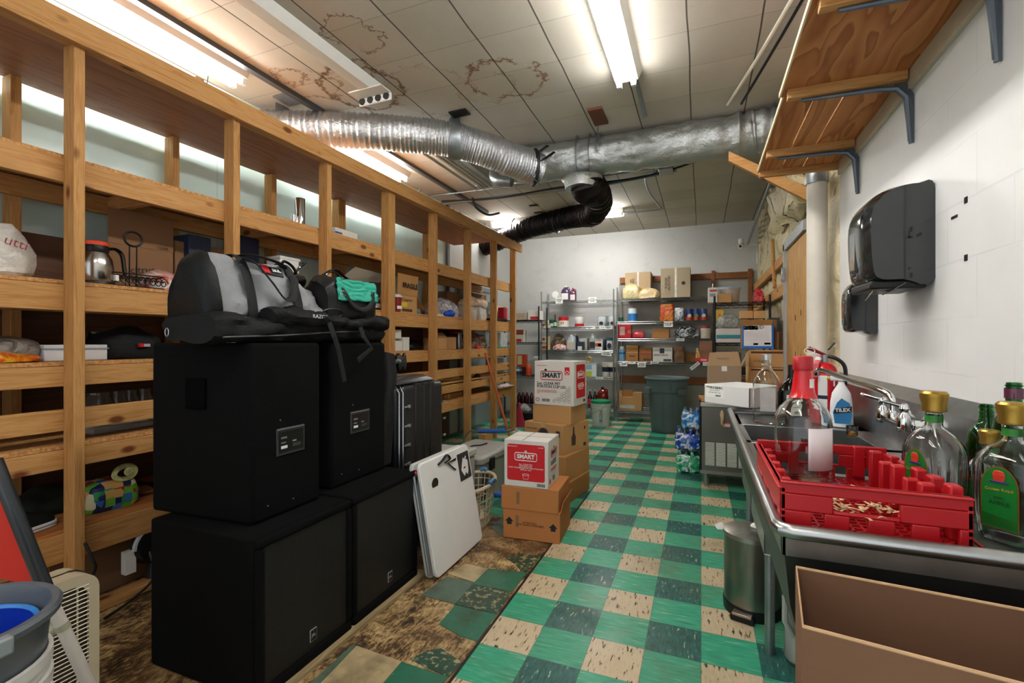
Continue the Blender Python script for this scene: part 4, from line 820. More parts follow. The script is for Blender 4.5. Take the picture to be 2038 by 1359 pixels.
# sloping undersides: near end tub face and front apron
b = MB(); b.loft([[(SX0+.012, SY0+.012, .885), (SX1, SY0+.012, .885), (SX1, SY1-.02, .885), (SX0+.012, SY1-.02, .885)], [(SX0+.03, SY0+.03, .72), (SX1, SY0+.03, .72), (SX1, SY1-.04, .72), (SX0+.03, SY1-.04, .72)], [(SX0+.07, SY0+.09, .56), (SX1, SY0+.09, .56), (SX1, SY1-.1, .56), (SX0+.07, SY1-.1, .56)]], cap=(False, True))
b.build('tub', P('505250', .4, .9, var=.2), t, smooth=True)  # steel toned darker than the rim, standing in for shade below it
for x, y in ((SX0+.22, SY0+.2), (SX1-.06, SY0+.14), (SX0+.11, 2.3), (SX0+.11, SY1-.14), (SX1-.06, SY1-.14)): MB().cyl((x, y, 0), (x, y, .57), .02, n=12).build('leg', GALV, t, smooth=True)
MB().cyl((SX0+.3, 2.7, .561), (SX0+.3, 2.7, .564), .03, n=16).build('drain', CHROME, t)
# faucet
t = thing('faucet', 'chrome swing-spout faucet mounted on the sink backsplash', 'faucet', (SX1-.004, 2.34, 1.02)); t.scale = (1.12, 1.12, 1.12)
for y in (-.10, .10):
    MB().cyl((0, y, 0), (-.012, y, 0), .032, n=18).build('wall_flange', CHROME, t, smooth=True)
    b = MB(); b.cyl((-.01, y, 0), (-.05, y, 0), .015, n=6); b.cyl((-.03, y, 0), (-.045, y, 0), .02, n=6); b.build('inlet', CHROME, t)
    b = MB(); b.lathe([(.022, -.022), (.024, .0), (.02, .03), (.013, .04), (.013, .05), (.017, .055), (.012, .07), (.004, .074)], (-.07, y, 0), 16); b.build('valve', CHROME, t, smooth=True)
    b = MB(); b.cyl((-.07, y, .062), (-.12, y+(.03 if y < 0 else .05), .075), .008, .005, 10); b.sphere((-.122, y+(.03 if y < 0 else .05), .075), .008); b.build('handle', CHROME, t, smooth=True)
MB().cyl((-.07, -.10, 0), (-.07, .10, 0), .016, n=14).build('body', CHROME, t, smooth=True); MB().lathe([(.018, 0), (.02, .02), (.014, .035)], (-.07, 0, 0), 16).build('spout_base', CHROME, t, smooth=True)
b = MB(); b.tube(crv([(-.07, 0, .03), (-.07, .01, .075), (-.085, .05, .10), (-.14, .2, .125), (-.20, .36, .15), (-.22, .41, .152), (-.225, .43, .135)], 6), .011, 10); b.build('spout', CHROME, t, smooth=True)

# ---------------------------------------------------------------- bottles and things on the sink
def glassb(name, label, cat, loc, prof, m=GLASS, n=32, ex=1, ey=1, power=None, rz=0, group=None, inner=True):
    t = thing(name, label, cat, loc, rz, group)
    b = MB(); ip = [(max(.001, r-.003), max(z, .008)) for r, z in prof if r > .01]; b.lathe(list(prof)+ip[::-1]+[(.001, .008)], (0, 0, 0), n, ex, ey, (True, True), power)
    b.build('bottle_body', m, t, smooth=True); return t
DECK = .868
# 1. large clear bottle with red neck sleeve (stands in the crate)
CR = .895
t = glassb('bottle', 'large clear empty bottle with a red neck sleeve, standing in the red crate', 'bottle', (.292, 1.69, CR+.008), [(.002, .0), (.068, .0), (.076, .010), (.077, .025), (.077, .18), (.076, .20), (.064, .23), (.046, .25), (.034, .262), (.030, .275), (.026, .31), (.020, .345), (.020, .36)], n=40, inner=True)
b = MB(); b.lathe([(.039, .262), (.0325, .275), (.028, .31), (.0235, .345)], (0, 0, 0), 24, cap=(False, False)); b.build('neck_sleeve', REDG, t, smooth=True)
MB().lathe([(.027, .345), (.028, .35), (.028, .384), (.024, .389)], (0, 0, 0), 24).build('cap', P('b01420', .4, var=.03), t, smooth=True)
def curved(r, a0, a1, z0, z1, n=10, c=(0, 0), ex=1): 
    b = MB(); A = [b.bm.verts.new((c[0]+r*math.cos(a0+(a1-a0)*i/n)*ex, c[1]+r*math.sin(a0+(a1-a0)*i/n), z0)) for i in range(n+1)]; B = [b.bm.verts.new((v.co.x, v.co.y, z1)) for v in A]
    b.bridge(A, B, False); return b
curved(.0783, -PI*.50, -PI*.14, .055, .178).build('label', P('e8dcde', .35, var=.03, spec=.6), t, smooth=True, solid=.0006)
curved(.0300, -PI*.36, -PI*.12, .288, .320).build('barcode_sticker', PAPER, t, smooth=True)
# 2. tall clear bottle with metal cap by the white carton
t = glassb('bottle', 'tall clear flat-shouldered bottle with a silver screw cap beside the white carton', 'bottle', (.345, 3.03, DECK+.01), [(.002, 0), (.062, 0), (.070, .008), (.067, .03), (.070, .06), (.070, .22), (.065, .245), (.045, .28), (.026, .305), (.022, .335), (.022, .365)], ey=.8)
MB().lathe([(.025, .355), (.025, .385), (.023, .387)], (0, 0, 0), 20).build('cap', P('c8c8c8', .3, .8), t, smooth=True); MB().lathe([(.0265, .325), (.0265, .335)], (0, 0, 0), 20).build('neck_ring', GLASS, t, smooth=True)
b = MB(); b.box(-.038, .038, -.0572, -.0565, .07, .20); b.build('label', P('b8b4b0', .4, var=.15, vs=20), t)
# 3. dark brown bottle
t = glassb('bottle', 'dark brown liquor bottle with a black cap and white label next to the extinguisher', 'bottle', (.47, 3.02, DECK+.01), [(.002, 0), (.066, 0), (.072, .006), (.072, .17), (.066, .195), (.045, .222), (.026, .25), (.020, .28), (.019, .295)], BROWNGL, ey=.59)
MB().lathe([(.0215, .262), (.02, .29), (.02, .328), (.018, .33)], (0, 0, 0), 20).build('cap', BLKPL, t, smooth=True)
MB().box(-.034, .034, -.0435, -.0425, .05, .165).build('label', P('d8d2c8', .5, var=.04), t); MB().box(-.034, .034, -.0440, -.0434, .115, .122).build('label_band', INK, t)
MB().box(-.024, .024, -.0442, -.0434, .156, .160).build('label_line', INK, t); MB().box(-.022, .022, -.0442, -.0434, .092, .096).build('label_line', GREY, t); barcode(t, -.01, .06, .025, .012, lambda x, z, k: (x, -.0441-k, z)); MB().box(-.03, -.022, -.0442, -.0434, .135, .145).build('label_mark', RED, t)
# 4. cleaner spray bottle
t = thing('spray_bottle', 'white spray cleaner bottle with a blue label behind the faucet spout', 'spray bottle', (.70, 3.02, DECK+.012), -.2)
MB().lathe([(.002, 0), (.05, 0), (.054, .006), (.053, .04), (.050, .13), (.042, .18), (.026, .21), (.015, .23), (.015, .24)], (0, 0, 0), 28, 1, .6).build('bottle_body', P('e8eaec', .3, var=.02), t, smooth=True)
b = MB(); q = [(-.03, .02), (.04, .02), (.046, .07), (.036, .13), (.0, .155), (-.02, .13), (-.038, .08)]; b.loft([[(x, k, z) for x, z in q] for k in (-.0335, -.0325)]); b.build('label', P('2a7ab0', .4, var=.2, vs=20), t)
b = MB(); q = [(-.035, .07), (.045, .085), (.045, .115), (-.03, .098)]; b.loft([[(x, k, z) for x, z in q] for k in (-.0345, -.0335)]); b.build('label_band', INK, t); text('TILEX', .026, WHITE, t, (.005, -.0352, .092), '-y', bold=.0008, tilt=.12)
MB().box(-.05, .03, -.012, .012, .245, .27).build('spray_head', P('e0e2e4', .4, var=.02), t, bevel=.005); MB().box(-.035, -.028, -.006, .006, .215, .245).build('trigger', P('e0e2e4', .4, var=.02), t, bevel=.002); MB().cyl((-.05, 0, .258), (-.065, 0, .258), .009, n=12).build('nozzle', P('c8b050'), t)
# 5. fire extinguisher + red tin + red bucket behind
t = thing('fire_extinguisher', 'red fire extinguisher standing behind the bottles at the far end of the sink', 'fire extinguisher', (.65, 3.15, .877))
MB().lathe([(.002, 0), (.062, 0), (.065, .006), (.065, .27), (.058, .31), (.04, .335), (.02, .345)], (0, 0, 0), 28).build('cylinder', REDG, t, smooth=True)
MB().cyl((0, 0, .34), (0, 0, .385), .02, n=14).build('valve', GALV, t, smooth=True)
curved(.0655, -PI*.72, -PI*.5, .08, .27).build('label', PAPER, t, smooth=True); curved(.066, -PI*.72, -PI*.5, .14, .16).build('label_band', NAVY, t, smooth=True)
b = MB(); b.slab((.015, -.012, .385), (-.075, -.012, .435), (-.085, .012, .425), (.015, .012, .385), .012); b.build('carry_handle', P('8a1420', .35), t, bevel=.004)
b = MB(); b.slab((.02, -.012, .41), (.05, -.012, .45), (.05, .012, .45), (.02, .012, .41), .008); b.build('squeeze_lever', BLACK, t, bevel=.002)
MB().tube(crv([(0, 0, .375), (.04, -.02, .37), (.085, -.03, .33), (.095, -.02, .25), (.08, 0, .12)], 6), .01, 8).build('hose', BLACK, t, smooth=True)
b = MB(); b.tube([(-.03, -.02, .38), (-.05, -.045, .33), (-.06, -.06, .26)], .014, 8, flat=.2); b.build('hanging_tag', P('c83a44', .5, var=.9, vs=40), t)
MB().tube([(-.075+.026*math.cos(a), -.01, .405+.018*math.sin(a)) for a in [2*PI*k/18 for k in range(18)]], .003, 6, closed=True).build('safety_ring', P('e0d8c8', .4), t, smooth=True)
MB().cyl((-.03, -.02, .362), (-.04, -.035, .362), .014, n=14).build('pressure_gauge', PAPER, t)
p = on(1600, 800, 'Y', 3.75)
t = thing('bucket', 'red plastic bucket mostly hidden behind the fire extinguisher', 'bucket', (p.x+.05, 3.80, .79)); MB().lathe([(.10, 0), (.13, .30), (.135, .30), (.135, .32), (.12, .32), (.095, .02)], (0, 0, 0), 28).build('pail', REDG, t, smooth=True); MB().tube([(.133*math.cos(2*PI*k/24), .133*math.sin(2*PI*k/24), .32) for k in range(24)], .007, 6, closed=True).build('rim', P('e83a30', .4), t, smooth=True)
MB().box(-.14, .14, -.13, .13, -.01, 0).build('foot_board', PLY, t)
t = thing('tin_can', 'red coffee tin with white print between the brown bottle and the extinguisher', 'can', (.545, 3.235, .877)); MB().lathe([(.045, 0), (.047, .003), (.047, .2), (.045, .203)], (0, 0, 0), 24).build('tin_body', REDG, t, smooth=True); curved(.0475, -PI*.75, -PI*.3, .02, .08).build('label', P('d8c8c0', .4, var=.3, vs=40), t, smooth=True)
t = thing('glass_jar', 'small glass of amber liquid on the back ledge of the sink', 'glass', tuple(on(1696, 868, 'Z', .88))); MB().lathe([(.002, 0), (.022, 0), (.024, .05)], (0, 0, 0), 20, cap=(True, False)).build('glass_body', GLASS, t, smooth=True, solid=.002); MB().lathe([(.02, .003), (.021, .02)], (0, 0, 0), 20).build('liquid', P('c8882a', .2), t, smooth=True)
# 6. crown-capped decanters at the near right
LBLG = P('0d6e28', .35, var=.15, vs=30)
def decanter(label, loc, rz=0, lab=True, s=1.0):
    t = thing('liquor_bottle', label, 'liquor bottle', loc, rz, 'cut-glass green label bottles')
    t.scale = (s, s, s)
    b = MB(); pr = [(.002, 0), (.044, 0), (.050, .008), (.055, .05), (.057, .12), (.056, .155), (.050, .175), (.036, .195), (.020, .208), (.016, .215), (.0155, .235), (.0155, .245)]
    rings = []; n = 48
    for r, z in pr:
        rings.append([((r+(.0022 if .01 < z < .19 and (i+int(z*120)) % 4 == 0 else 0))*math.copysign(abs(math.cos(2*PI*i/n))**.62, math.cos(2*PI*i/n))*1.05, (r+(.0022 if .01 < z < .19 and (i+int(z*120)) % 4 == 0 else 0))*math.copysign(abs(math.sin(2*PI*i/n))**.62, math.sin(2*PI*i/n))*.72, z) for i in range(n)])
    b.loft(rings+[[((r-.004)*math.copysign(abs(math.cos(2*PI*i/n))**.62, math.cos(2*PI*i/n))*1.05, (r-.004)*math.copysign(abs(math.sin(2*PI*i/n))**.62, math.sin(2*PI*i/n))*.72, max(z, .010)) for i in range(n)] for r, z in pr[::-1] if r > .006]+[[(.001*math.cos(2*PI*i/n), .001*math.sin(2*PI*i/n), .010) for i in range(n)]], (True, True)); b.build('bottle_body', GLASS, t, smooth=True)
    MB().lathe([(.017, .245), (.023, .247), (.024, .252), (.0225, .262), (.0265, .279), (.0265, .288), (.022, .293)], (0, 0, 0), 24).build('stopper', GOLD, t, smooth=True)
    MB().lathe([(.0166, .222), (.0166, .238)], (0, 0, 0), 24, cap=(False, False)).build('neck_band', P('2a7a2a', .4), t, smooth=True)
    if lab:
        q = [(-.030, .03), (.030, .03), (.030, .115)]+[(.030*math.cos(PI*k/12), .115+.045*math.sin(PI*k/12)) for k in range(13)][1:]
        b = MB(); b.loft([[(x*1.06, k, z*1.0) for x, z in q] for k in (-.0425, -.0418)]); b.build('label_border', GOLD, t)
        b = MB(); b.loft([[(x*.97, k, (z-.095)*.965+.095) for x, z in q] for k in (-.0432, -.0424)]); b.build('label', LBLG, t)
        b = MB(); b.loft([[(x*.95, k, z) for x, z in ((-.030, .036), (.030, .036), (.030, .052), (-.030, .06))] for k in (-.0437, -.0431)]); b.build('label_foot', P('14601e', .4), t)
        b = MB(); b.lathe([(.016, 0), (.016, .003), (.010, .004)], (0, 0, 0), 16, 1, .12); b.mv(0, -.044, .126); b.build('crown_cushion', P('2a1a60', .5), t)
        b = MB(); b.lathe([(.008, 0), (.011, .012), (.008, .020), (.002, .022)], (0, 0, 0), 12, 1, .15); b.mv(0, -.0442, .130); b.build('crown', P('c03018', .5), t)
        text('Crown Royal', .0088, P('b88a3a', .4), t, (.0, -.0442, .112), '-y', tilt=.08, wide=1.0); text('REGAL', .006, P('0e4a1c', .5), t, (0, -.0442, .095), '-y'); text('APPLE', .012, P('0e4a1c', .5), t, (0, -.0442, .084), '-y', wide=1.1)
    return t
decanter('cut-glass bottle with a green label and gold stopper, standing just behind the red crate', (.575, 1.585, DECK), -1.2, s=1.15)
decanter('cut-glass bottle with a green label and gold stopper at the right edge, the nearest bottle', (.68, 1.47, DECK), -.9, s=1.115)
decanter('cut-glass bottle with a low gold stopper, half hidden behind the nearest green-label bottle', (.695, 1.60, DECK), -.9, s=.82)
def greenb(label, x, y, h, m=GREENGL):
    t = glassb('bottle', label, 'bottle', (x, y, DECK), [(.002, 0), (.04, 0), (.043, .006), (.043, h*.6), (.038, h*.72), (.024, h*.8), (.0165, h*.86), (.015, h)], m, group=None)
    b = MB()
    for k in range(3): b.tube([(.016*math.cos(2*PI*i/20), .016*math.sin(2*PI*i/20), h-.008-k*.012) for i in range(20)], .0018, 6, closed=True)
    b.build('screw_thread', m, t, smooth=True); return t
greenb('uncapped green glass bottle between the two gold stoppers', .745, 1.73, .293)
t = greenb('green glass bottle with a dark red neck foil at the far right edge', .750, 1.615, .363); MB().lathe([(.0188, .322), (.0188, .348)], (0, 0, 0), 20, cap=(False, False)).build('neck_foil', PURPLE, t, smooth=True)
# 7. red crate
t = thing('bottle_crate', 'shallow red plastic bottle crate with tall finger dividers on the sink drainboard', 'crate', (.178, 1.300, .888), 0)
L, Wd, Hh = .362, .52, .115
CRM = P('b40c18', .38, var=.06)
b = MB()
# near wall with handle hole and scalloped foot windows, far wall, side walls
def wallx(y, t_=.012):
    b.box(0, L, y, y+t_, .085, Hh); b.box(0, .108, y, y+t_, .045, .085); b.box(.235, L, y, y+t_, .045, .085); b.box(.108, .235, y, y+t_, .045, .052)
    for x0, x1 in ((0, .065), (.09, .14), (.175, .225), (.255, .305), (.338, L)): b.box(x0, x1, y, y+t_, 0, .045)
def wally(x, t_=.012):
    b.box(x, x+t_, 0, Wd, .03, .10); 
    for y0, y1 in ((0, .06), (.1, .2), (.24, .34), (.38, Wd)): b.box(x, x+t_, y0, y1, 0, .03)
wallx(0); wallx(Wd-.012); wally(0); wally(L-.012); b.box(.0, L, -.006, .016, Hh-.006, Hh); b.box(-.006, .016, 0, Wd, .094, .10)
b.build('crate_walls', CRM, t, bevel=.004)
b = MB()
for k in range(17): b.box(.012+k*.023, .017+k*.023, .012, Wd-.012, .004, .010)
for k in range(22): b.box(.012, L-.012, .012+k*.023, .017+k*.023, .004, .010)
b.build('lattice_floor', CRM, t)
for k in range(5): MB().box(L-.075, L-.045, .05+k*.085, .075+k*.085, .01, .125-(.012*(k % 2))).build('divider_finger', CRM, t, bevel=.005)
for k in range(5): MB().box(L-.030, L-.004, .03+k*.09, .065+k*.09, .01, .13-.004*k).build('divider_finger', CRM, t, bevel=.005)
for k in range(5): MB().box(.012, .032, .06+k*.085, .085+k*.085, .01, .105).build('divider_finger', CRM, t, bevel=.004)
for k in range(3): MB().box(.09+k*.09, .12+k*.09, Wd-.03, Wd-.008, .02, .118).build('divider_finger', CRM, t, bevel=.004)
b = MB(); random.seed(5)
for k in range(60):
    x, y = random.gauss(.19, .05), random.gauss(.10, .05); a = random.uniform(0, PI); z = .014+random.uniform(0, .045); ln = random.uniform(.015, .04)
    b.tube([(x, y, z), (x+ln*.5*math.cos(a), y+ln*.5*math.sin(a), z+random.uniform(-.004, .01)), (x+ln*math.cos(a), y+ln*math.sin(a), z)], .004, 4, flat=.25)
tag(b.build('wood_shavings', P('c8aa80', .7, var=.3)), 'loose curly wood shavings lying in the red crate', 'wood shavings', kind='stuff').location = (.178, 1.300, .888)
t = thing('blue_bottle_top', 'blue plastic bottle top in the red crate beside the clear bottle', 'bottle cap', (.385, 1.70, .886)); MB().lathe([(.018, 0), (.018, .016), (.016, .018)], (0, 0, 0), 20).build('cap', P('1a2a88', .3), t, smooth=True)  # a loose blue bottle cap
# 8. white carton across the far end of the sink
wc0 = on(1490, 812, 'Z', .925); wc1 = on(1402, 800, 'Z', .925); dv = (wc1-wc0); ang = math.atan2(dv.y, dv.x)
t = thing('cardboard_box', 'flat white carton with a printed stock label, across the far end of the sink', 'cardboard box', (wc0.x, wc0.y, .925), ang+PI)
LL = dv.length
MB().box(-LL, 0, 0, .33, 0, .125).rot(0).build('carton_body', P('dfdfde', .55, var=.02), t, bevel=.003)
MB().box(-LL+.01, -LL+.155, -.001, 0, .04, .118).build('stock_label', PAPER, t)
text('PTH0.5.5/JNRC', .02, INK, t, (-LL+.082, -.0015, .105), '-y', bold=.0006); text('Made in USA 0010', .010, GREY, t, (-LL+.082, -.0015, .088), '-y'); text('QTY 100   ITEM   11/19', .009, INK, t, (-LL+.082, -.0015, .072), '-y'); barcode(t, -LL+.09, .048, .04, .011, lambda x, z, k: (x, -.0015-k, z))
MB().box(-.0005, .001, .005, .013, .005, .12).build('flap_seam', DKGREY, t)

# ---------------------------------------------------------------- ice machine and boxes on it
t = thing('ice_machine', 'stainless steel ice machine with a louvred vent and short round feet', 'ice machine', (-.01, 4.70, 0))
MB().box(.012, .66, 0, .55, .125, .775).build('cabinet', P('6f6d66', .35, .7, var=.1, vs=3), t, bevel=.004); MB().box(-.004, .014, -.002, .55, .125, .80).build('corner_strip', BLKPL, t, bevel=.006)
MB().box(.0, .67, -.012, .56, .735, .78).build('top_band', P('a8a8a2', .3, .8, var=.1), t, bevel=.008)
for k in range(4):
    x0 = .045+k*.092; MB().box(x0, x0+.078, -.001, .004, .20, .42).build('vent_recess', DKGREY, t)
    b = MB()
    for j in range(20): z = .203+j*.0108; b.slab((x0, -.001, z), (x0+.078, -.001, z), (x0+.078, -.008, z+.0078), (x0, -.008, z+.0078), .003)
    b.build('vent_louvres', P('f0f0ea', .4, var=.02), t)
MB().box(.0, .66, -.006, .002, .125, .155).build('bottom_band', P('8a8a82', .35, .7), t)
for x, y in ((.05, .05), (.6, .05), (.05, .5), (.6, .5)): MB().lathe([(.016, 0), (.026, .03), (.026, .06), (.03, .125)], (x, y, 0), 16).build('foot', STEEL, t, smooth=True)
tt = thing('paper_label', 'small pink and white sticker on the front of the ice machine', 'sticker', tuple(on(1446, 845, 'Y', 4.694))); MB().box(-.03, .03, -.001, 0, -.02, .02).build('sticker', P('e0c8c0', .5), tt); MB().box(-.03, .03, -.0015, -.001, .008, .02).build('sticker_band', P('c84a50', .5), tt)
def pbox(name, label, px0, px1, py0, py1, Y, dep, m=CB, cat='cardboard box', rz=0, group=None, tape=False, **k):
    a = on(px0, py1, 'Y', Y); c = on(px1, py0, 'Y', Y); return carton(name, label, c.x-a.x, dep, c.z-a.z, (a.x, Y, a.z), rz, m, cat, group, tape)
t = carton('cardboard_box', 'flattened brown carton lying on the ice machine under the white carton', .16, .25, .035, (.0, 4.695, .782), .1, CB); 
carton('cardboard_box', 'brown carton standing on the floor behind the far end of the sink', .32, .34, .775, (.46, 3.62, 0), 0, CB3)
t = carton('cardboard_box', 'open brown carton with a raised flap and taped front behind the white carton', .30, .25, .30, (on(1408, 760, 'Y', 5.0).x, 5.0, .80), 0, CBG, tape=True, tm=PAPER)
w0 = .30; MB().slab((0, 0, .30), (w0, 0, .30), (w0-.03, .0, .44), (.02, .0, .43), .003).build('open_flap', cardboard('b89a78'), t); MB().slab((w0, 0, .30), (w0, .2, .30), (w0+.07, .2, .44), (w0+.06, -.02, .42), .003).build('open_flap', CBG, t)
text('PRODUCT', .022, INK, t, (.14, -.004, .37), '-y')
gl = tag(MB().loft([[(x, y, z) for x, y in rrect(.03*k, .05*k, .012)] for z, k in ((0, .6), (.04, 1), (.10, .9), (.13, .4))]).jitter(.01, 30).build('work_glove', P('c8b490', .7, bump=.3), smooth=True), 'small cream glove hanging off the front edge of the ice machine top', 'glove'); gl.location = tuple(on(1437, 845, 'Y', 4.66))
t = pbox('cardboard_box', 'brown carton with a dark printed band, upper box of the pair beside the wall', 1490, 1568, 697, 730, 5.25, .35, CB2, tape=True); text('QUALITY', .03, P('5a4030'), t, (.1, -.001, .06), '-y')
MB().box(.02, .36, -.0012, 0, .135, .155).build('printed_band', P('5a3020', .6), t)
t = pbox('cardboard_box', 'brown carton with a dark printed band, lower box of the pair beside the wall', 1490, 1568, 732, 762, 5.25, .35, CB2); MB().box(.02, .36, -.0012, 0, .125, .142).build('printed_band', P('5a3020', .6), t)
t = pbox('cardboard_box', 'plain brown carton at the bottom beneath the two banded cartons', 1490, 1572, 763, 815, 5.25, .35, CB3)
t = thing('spray_can', 'black spray can standing beside the banded cartons', 'can', tuple(on(1574, 730, 'Y', 5.2))); MB().lathe([(.03, 0), (.03, .11), (.02, .13), (.02, .15)], (0, 0, 0), 16).build('can_body', P('2a3034', .4), t, smooth=True)

# ---------------------------------------------------------------- trash can, open carton under the sink, odds and ends
t = thing('pedal_bin', 'round brushed steel pedal bin standing under the sink edge', 'trash can', (.235, 2.64, 0))
MB().lathe([(.13, 0), (.132, .05)], (0, 0, 0), 36).build('base_ring', BLKPL, t, smooth=True); MB().lathe([(.127, .05), (.127, .375)], (0, 0, 0), 36).build('bin_body', P('8c8880', .28, .95, var=.12, vs=5), t, smooth=True)
MB().lathe([(.131, .372), (.131, .392), (.10, .402), (.05, .408), (.002, .409)], (0, 0, 0), 36).build('lid', P('a8a49c', .3, .9, var=.35, vs=16), t, smooth=True)
MB().box(-.055, .03, -.165, -.12, .03, .042).rot(-.28).build('pedal', P('b8aa9c', .3, .9), t, bevel=.002); MB().box(-.065, .04, -.16, -.10, .0, .03).rot(-.28).build('pedal_mount', BLKPL, t, bevel=.006)
tag(MB().sphere((0, 0, 0), .05, .9, .5, .25).jitter(.006, 20).build('paper_scrap', PAPER, smooth=True), 'crumpled white tissue lying on the lid of the pedal bin', 'paper').location = (.27, 2.64, .418)
tag(MB().slab((0, 0, .002), (.06, .03, .002), (.03, .09, .03), (-.02, .07, .008), .004).build('paper_scrap', PAPER), 'white paper scrap on the floor left of the pedal bin', 'paper').location = tuple(on(1428, 1055, 'Z', 0))
t = thing('cardboard_box', 'big open brown carton standing in front of the near end of the sink', 'cardboard box', (0, 0, 0))
zb = .84; A0, A1, B1, B0 = (.165, .955), (.195, 1.20), (.84, 1.135), (.84, .845)
C4 = [(A0[0], A0[1]), (B0[0], B0[1]), (B1[0], B1[1]), (A1[0], A1[1])]
CBN = cardboard('84614a')
b = MB(); O = [[(x, y, 0) for x, y in C4], [(x, y, zb) for x, y in C4]]; R0 = b.ring(O[0]); R1 = b.ring(O[1]); b.bridge(R0, R1); b.bm.faces.new(list(reversed(R0))); b.build('carton_walls', CBN, t, solid=.006)
b = MB(); b.tube([(x, y, zb) for x, y in C4], .0035, 6, closed=True); b.build('cut_edge', P('c8a27a', .8), t)
t = thing('plastic_jug', 'dirty translucent plastic jug standing on the floor beside the open carton', 'jug', tuple(on(1572, 1330, 'Z', 0)), 0)
MB().lathe([(.03, 0), (.05, .02), (.05, .3), (.03, .36), (.015, .40)], (.03, .06, 0), 16, .8, 1.2).jitter(.006, 12).build('jug_body', P('b8bab4', .3, var=.3, vs=8), t, smooth=True); MB().tube([(.02, 0, .33), (-.02, -.02, .30), (-.02, -.02, .2), (.01, 0, .14)], .012, 8).build('handle', P('c0c2bc', .3), t, smooth=True)
t = thing('enamel_pan_cover', 'white enamel pot lid on the floor at the bottom edge near the carton', 'pot lid', tuple(on(1590, 1420, 'Z', .1))); MB().lathe([(.11, 0), (.10, .03), (.06, .06), (.01, .07)], (0, 0, 0), 28).build('lid', P('c4c2bc', .3, var=.15), t, smooth=True); MB().box(-.09, .06, -.02, .16, -.1, -.02).build('folded_flap', CBG, t)
# floor scraper under sink

# ---------------------------------------------------------------- water bottle packs between bin and ice machine
def packfilm(a, b_, c):
    m = NT('bottle_pack_film'); v = m.noise(13, 3, .6, None, 1.2); m.set(col=m.ramp(v, [(.34, hexc(a)), (.43, hexc(b_)), (.5, hexc('e8f0f4')), (.6, hexc(c))], 'CONSTANT'), rough=.15, spec=.8); m.bump(m.noise(30, 3), .6, .01); return m.m
def pack(label, px, py, w, d, h, m, z=0, Y=5.2, sc=(0, 0)):
    p = on(px, py, 'Y', Y); t = thing('water_bottle_pack', label, 'bottle pack', (p.x, Y, z)); nx, nyy = int(w/.06), int(d/.07)
    for i in range(nx):
        for j in range(nyy):
            bb = MB(); bb.lathe([(.02, 0), (.028, .01), (.026, h*.3), (.028, h*.55), (.026, h*.75), (.013, h*.93), (.013, h)], (i*.06+.03, j*.07+.03, 0), 12); o = bb.build('water_bottle', CLRPL if (i+j) % 2 else m, t, smooth=True)
    b = MB(); b.loft([[(x+w/2, y+d/2, z_) for x, y in rrect(w*k, d*k, .03, 4)] for z_, k in ((.02, 1), (h*.4, 1.03), (h*.66, 1.02), (h*.8, .9))], (False, False)); bmesh.ops.subdivide_edges(b.bm, edges=b.bm.edges, cuts=2, use_grid_fill=True); b.jitter(.02, 16); b.build('wrap_film', m, t, smooth=True)
    return t
pack('shrink-wrapped pack of green-tinted water bottles on the floor, lowest of the heap', 1346, 930, .22, .28, .23, packfilm('1a9a64', '3ac48a', '1f8a5a'), 0, 5.1)
pack('blue and clear shrink-wrapped water bottle pack, middle of the heap', 1343, 900, .24, .28, .21, packfilm('1440a0', '2a60c8', 'b8c8d0'), .235, 5.1)
pack('light blue and white shrink-wrapped water bottle pack, top of the heap by the ice machine', 1356, 870, .18, .26, .2, packfilm('1a7ad0', '4aa0e8', 'c8d8e0'), .45, 5.12)
# ---------------------------------------------------------------- wire shelving along the back wall
def wire_unit(label, x0, x1, y0, y1, levels, top, m, foot=.0, solid=()):
    t = thing('wire_shelving', label, 'wire shelving', (x0, y0, foot)); w, d = x1-x0, y1-y0
    for px_, py_ in ((0, 0), (w, 0), (0, d), (w, d)):
        b = MB(); b.cyl((px_, py_, 0), (px_, py_, top), .0125, n=10); b.cyl((px_, py_, 0), (px_, py_, .02), .022, n=10); b.build('post', m, t, smooth=True)
    for z in levels:
        b = MB()
        for yy in (0, d):
            b.tube([(0, yy, z), (w, yy, z)], .004, 6); b.tube([(0, yy, z-.03), (w, yy, z-.03)], .004, 6)
            n = int(w/.05); b.tube([(w*i/n, yy, z-.03*(i % 2)) for i in range(n+1)], .003, 4)
        for xx in (0, w): b.tube([(xx, 0, z), (xx, d, z)], .004, 6); b.tube([(xx, 0, z-.03), (xx, d, z-.03)], .004, 6)
        n = int(w/.028)
        for i in range(1, n): b.tube([(w*i/n, 0, z+.002), (w*i/n, d, z+.002)], .0022, 4)
        for j in (1, 2): b.tube([(0, d*j/3, z-.004), (w, d*j/3, z-.004)], .003, 4)
        b.build('wire_shelf', m, t)
    return t
wire_unit('chrome wire shelving with cans and jugs on the back wall, left of the bin', -2.64, -1.365, 8.02, 8.44, (.19, .725, 1.18, 1.59, 2.04), 2.22, WIRE)
wire_unit('chrome wire shelving with cartons and snack bags on the back wall, behind the grey bin', -1.30, .17, 8.0, 8.44, (.19, 1.0, 1.38, 1.66, 2.04), 2.24, WIRE)
wire_unit('black wire shelving in the back left corner beyond the rack', -3.15, -2.53, 7.55, 8.0, (.12, .75, 1.32, 1.70), 1.93, BLKWIRE)
wire_unit('black wire shelving against the insulated right wall', .15, .74, 6.2, 6.75, (.35, .95, 1.32, 1.80), 1.88, BLKWIRE)

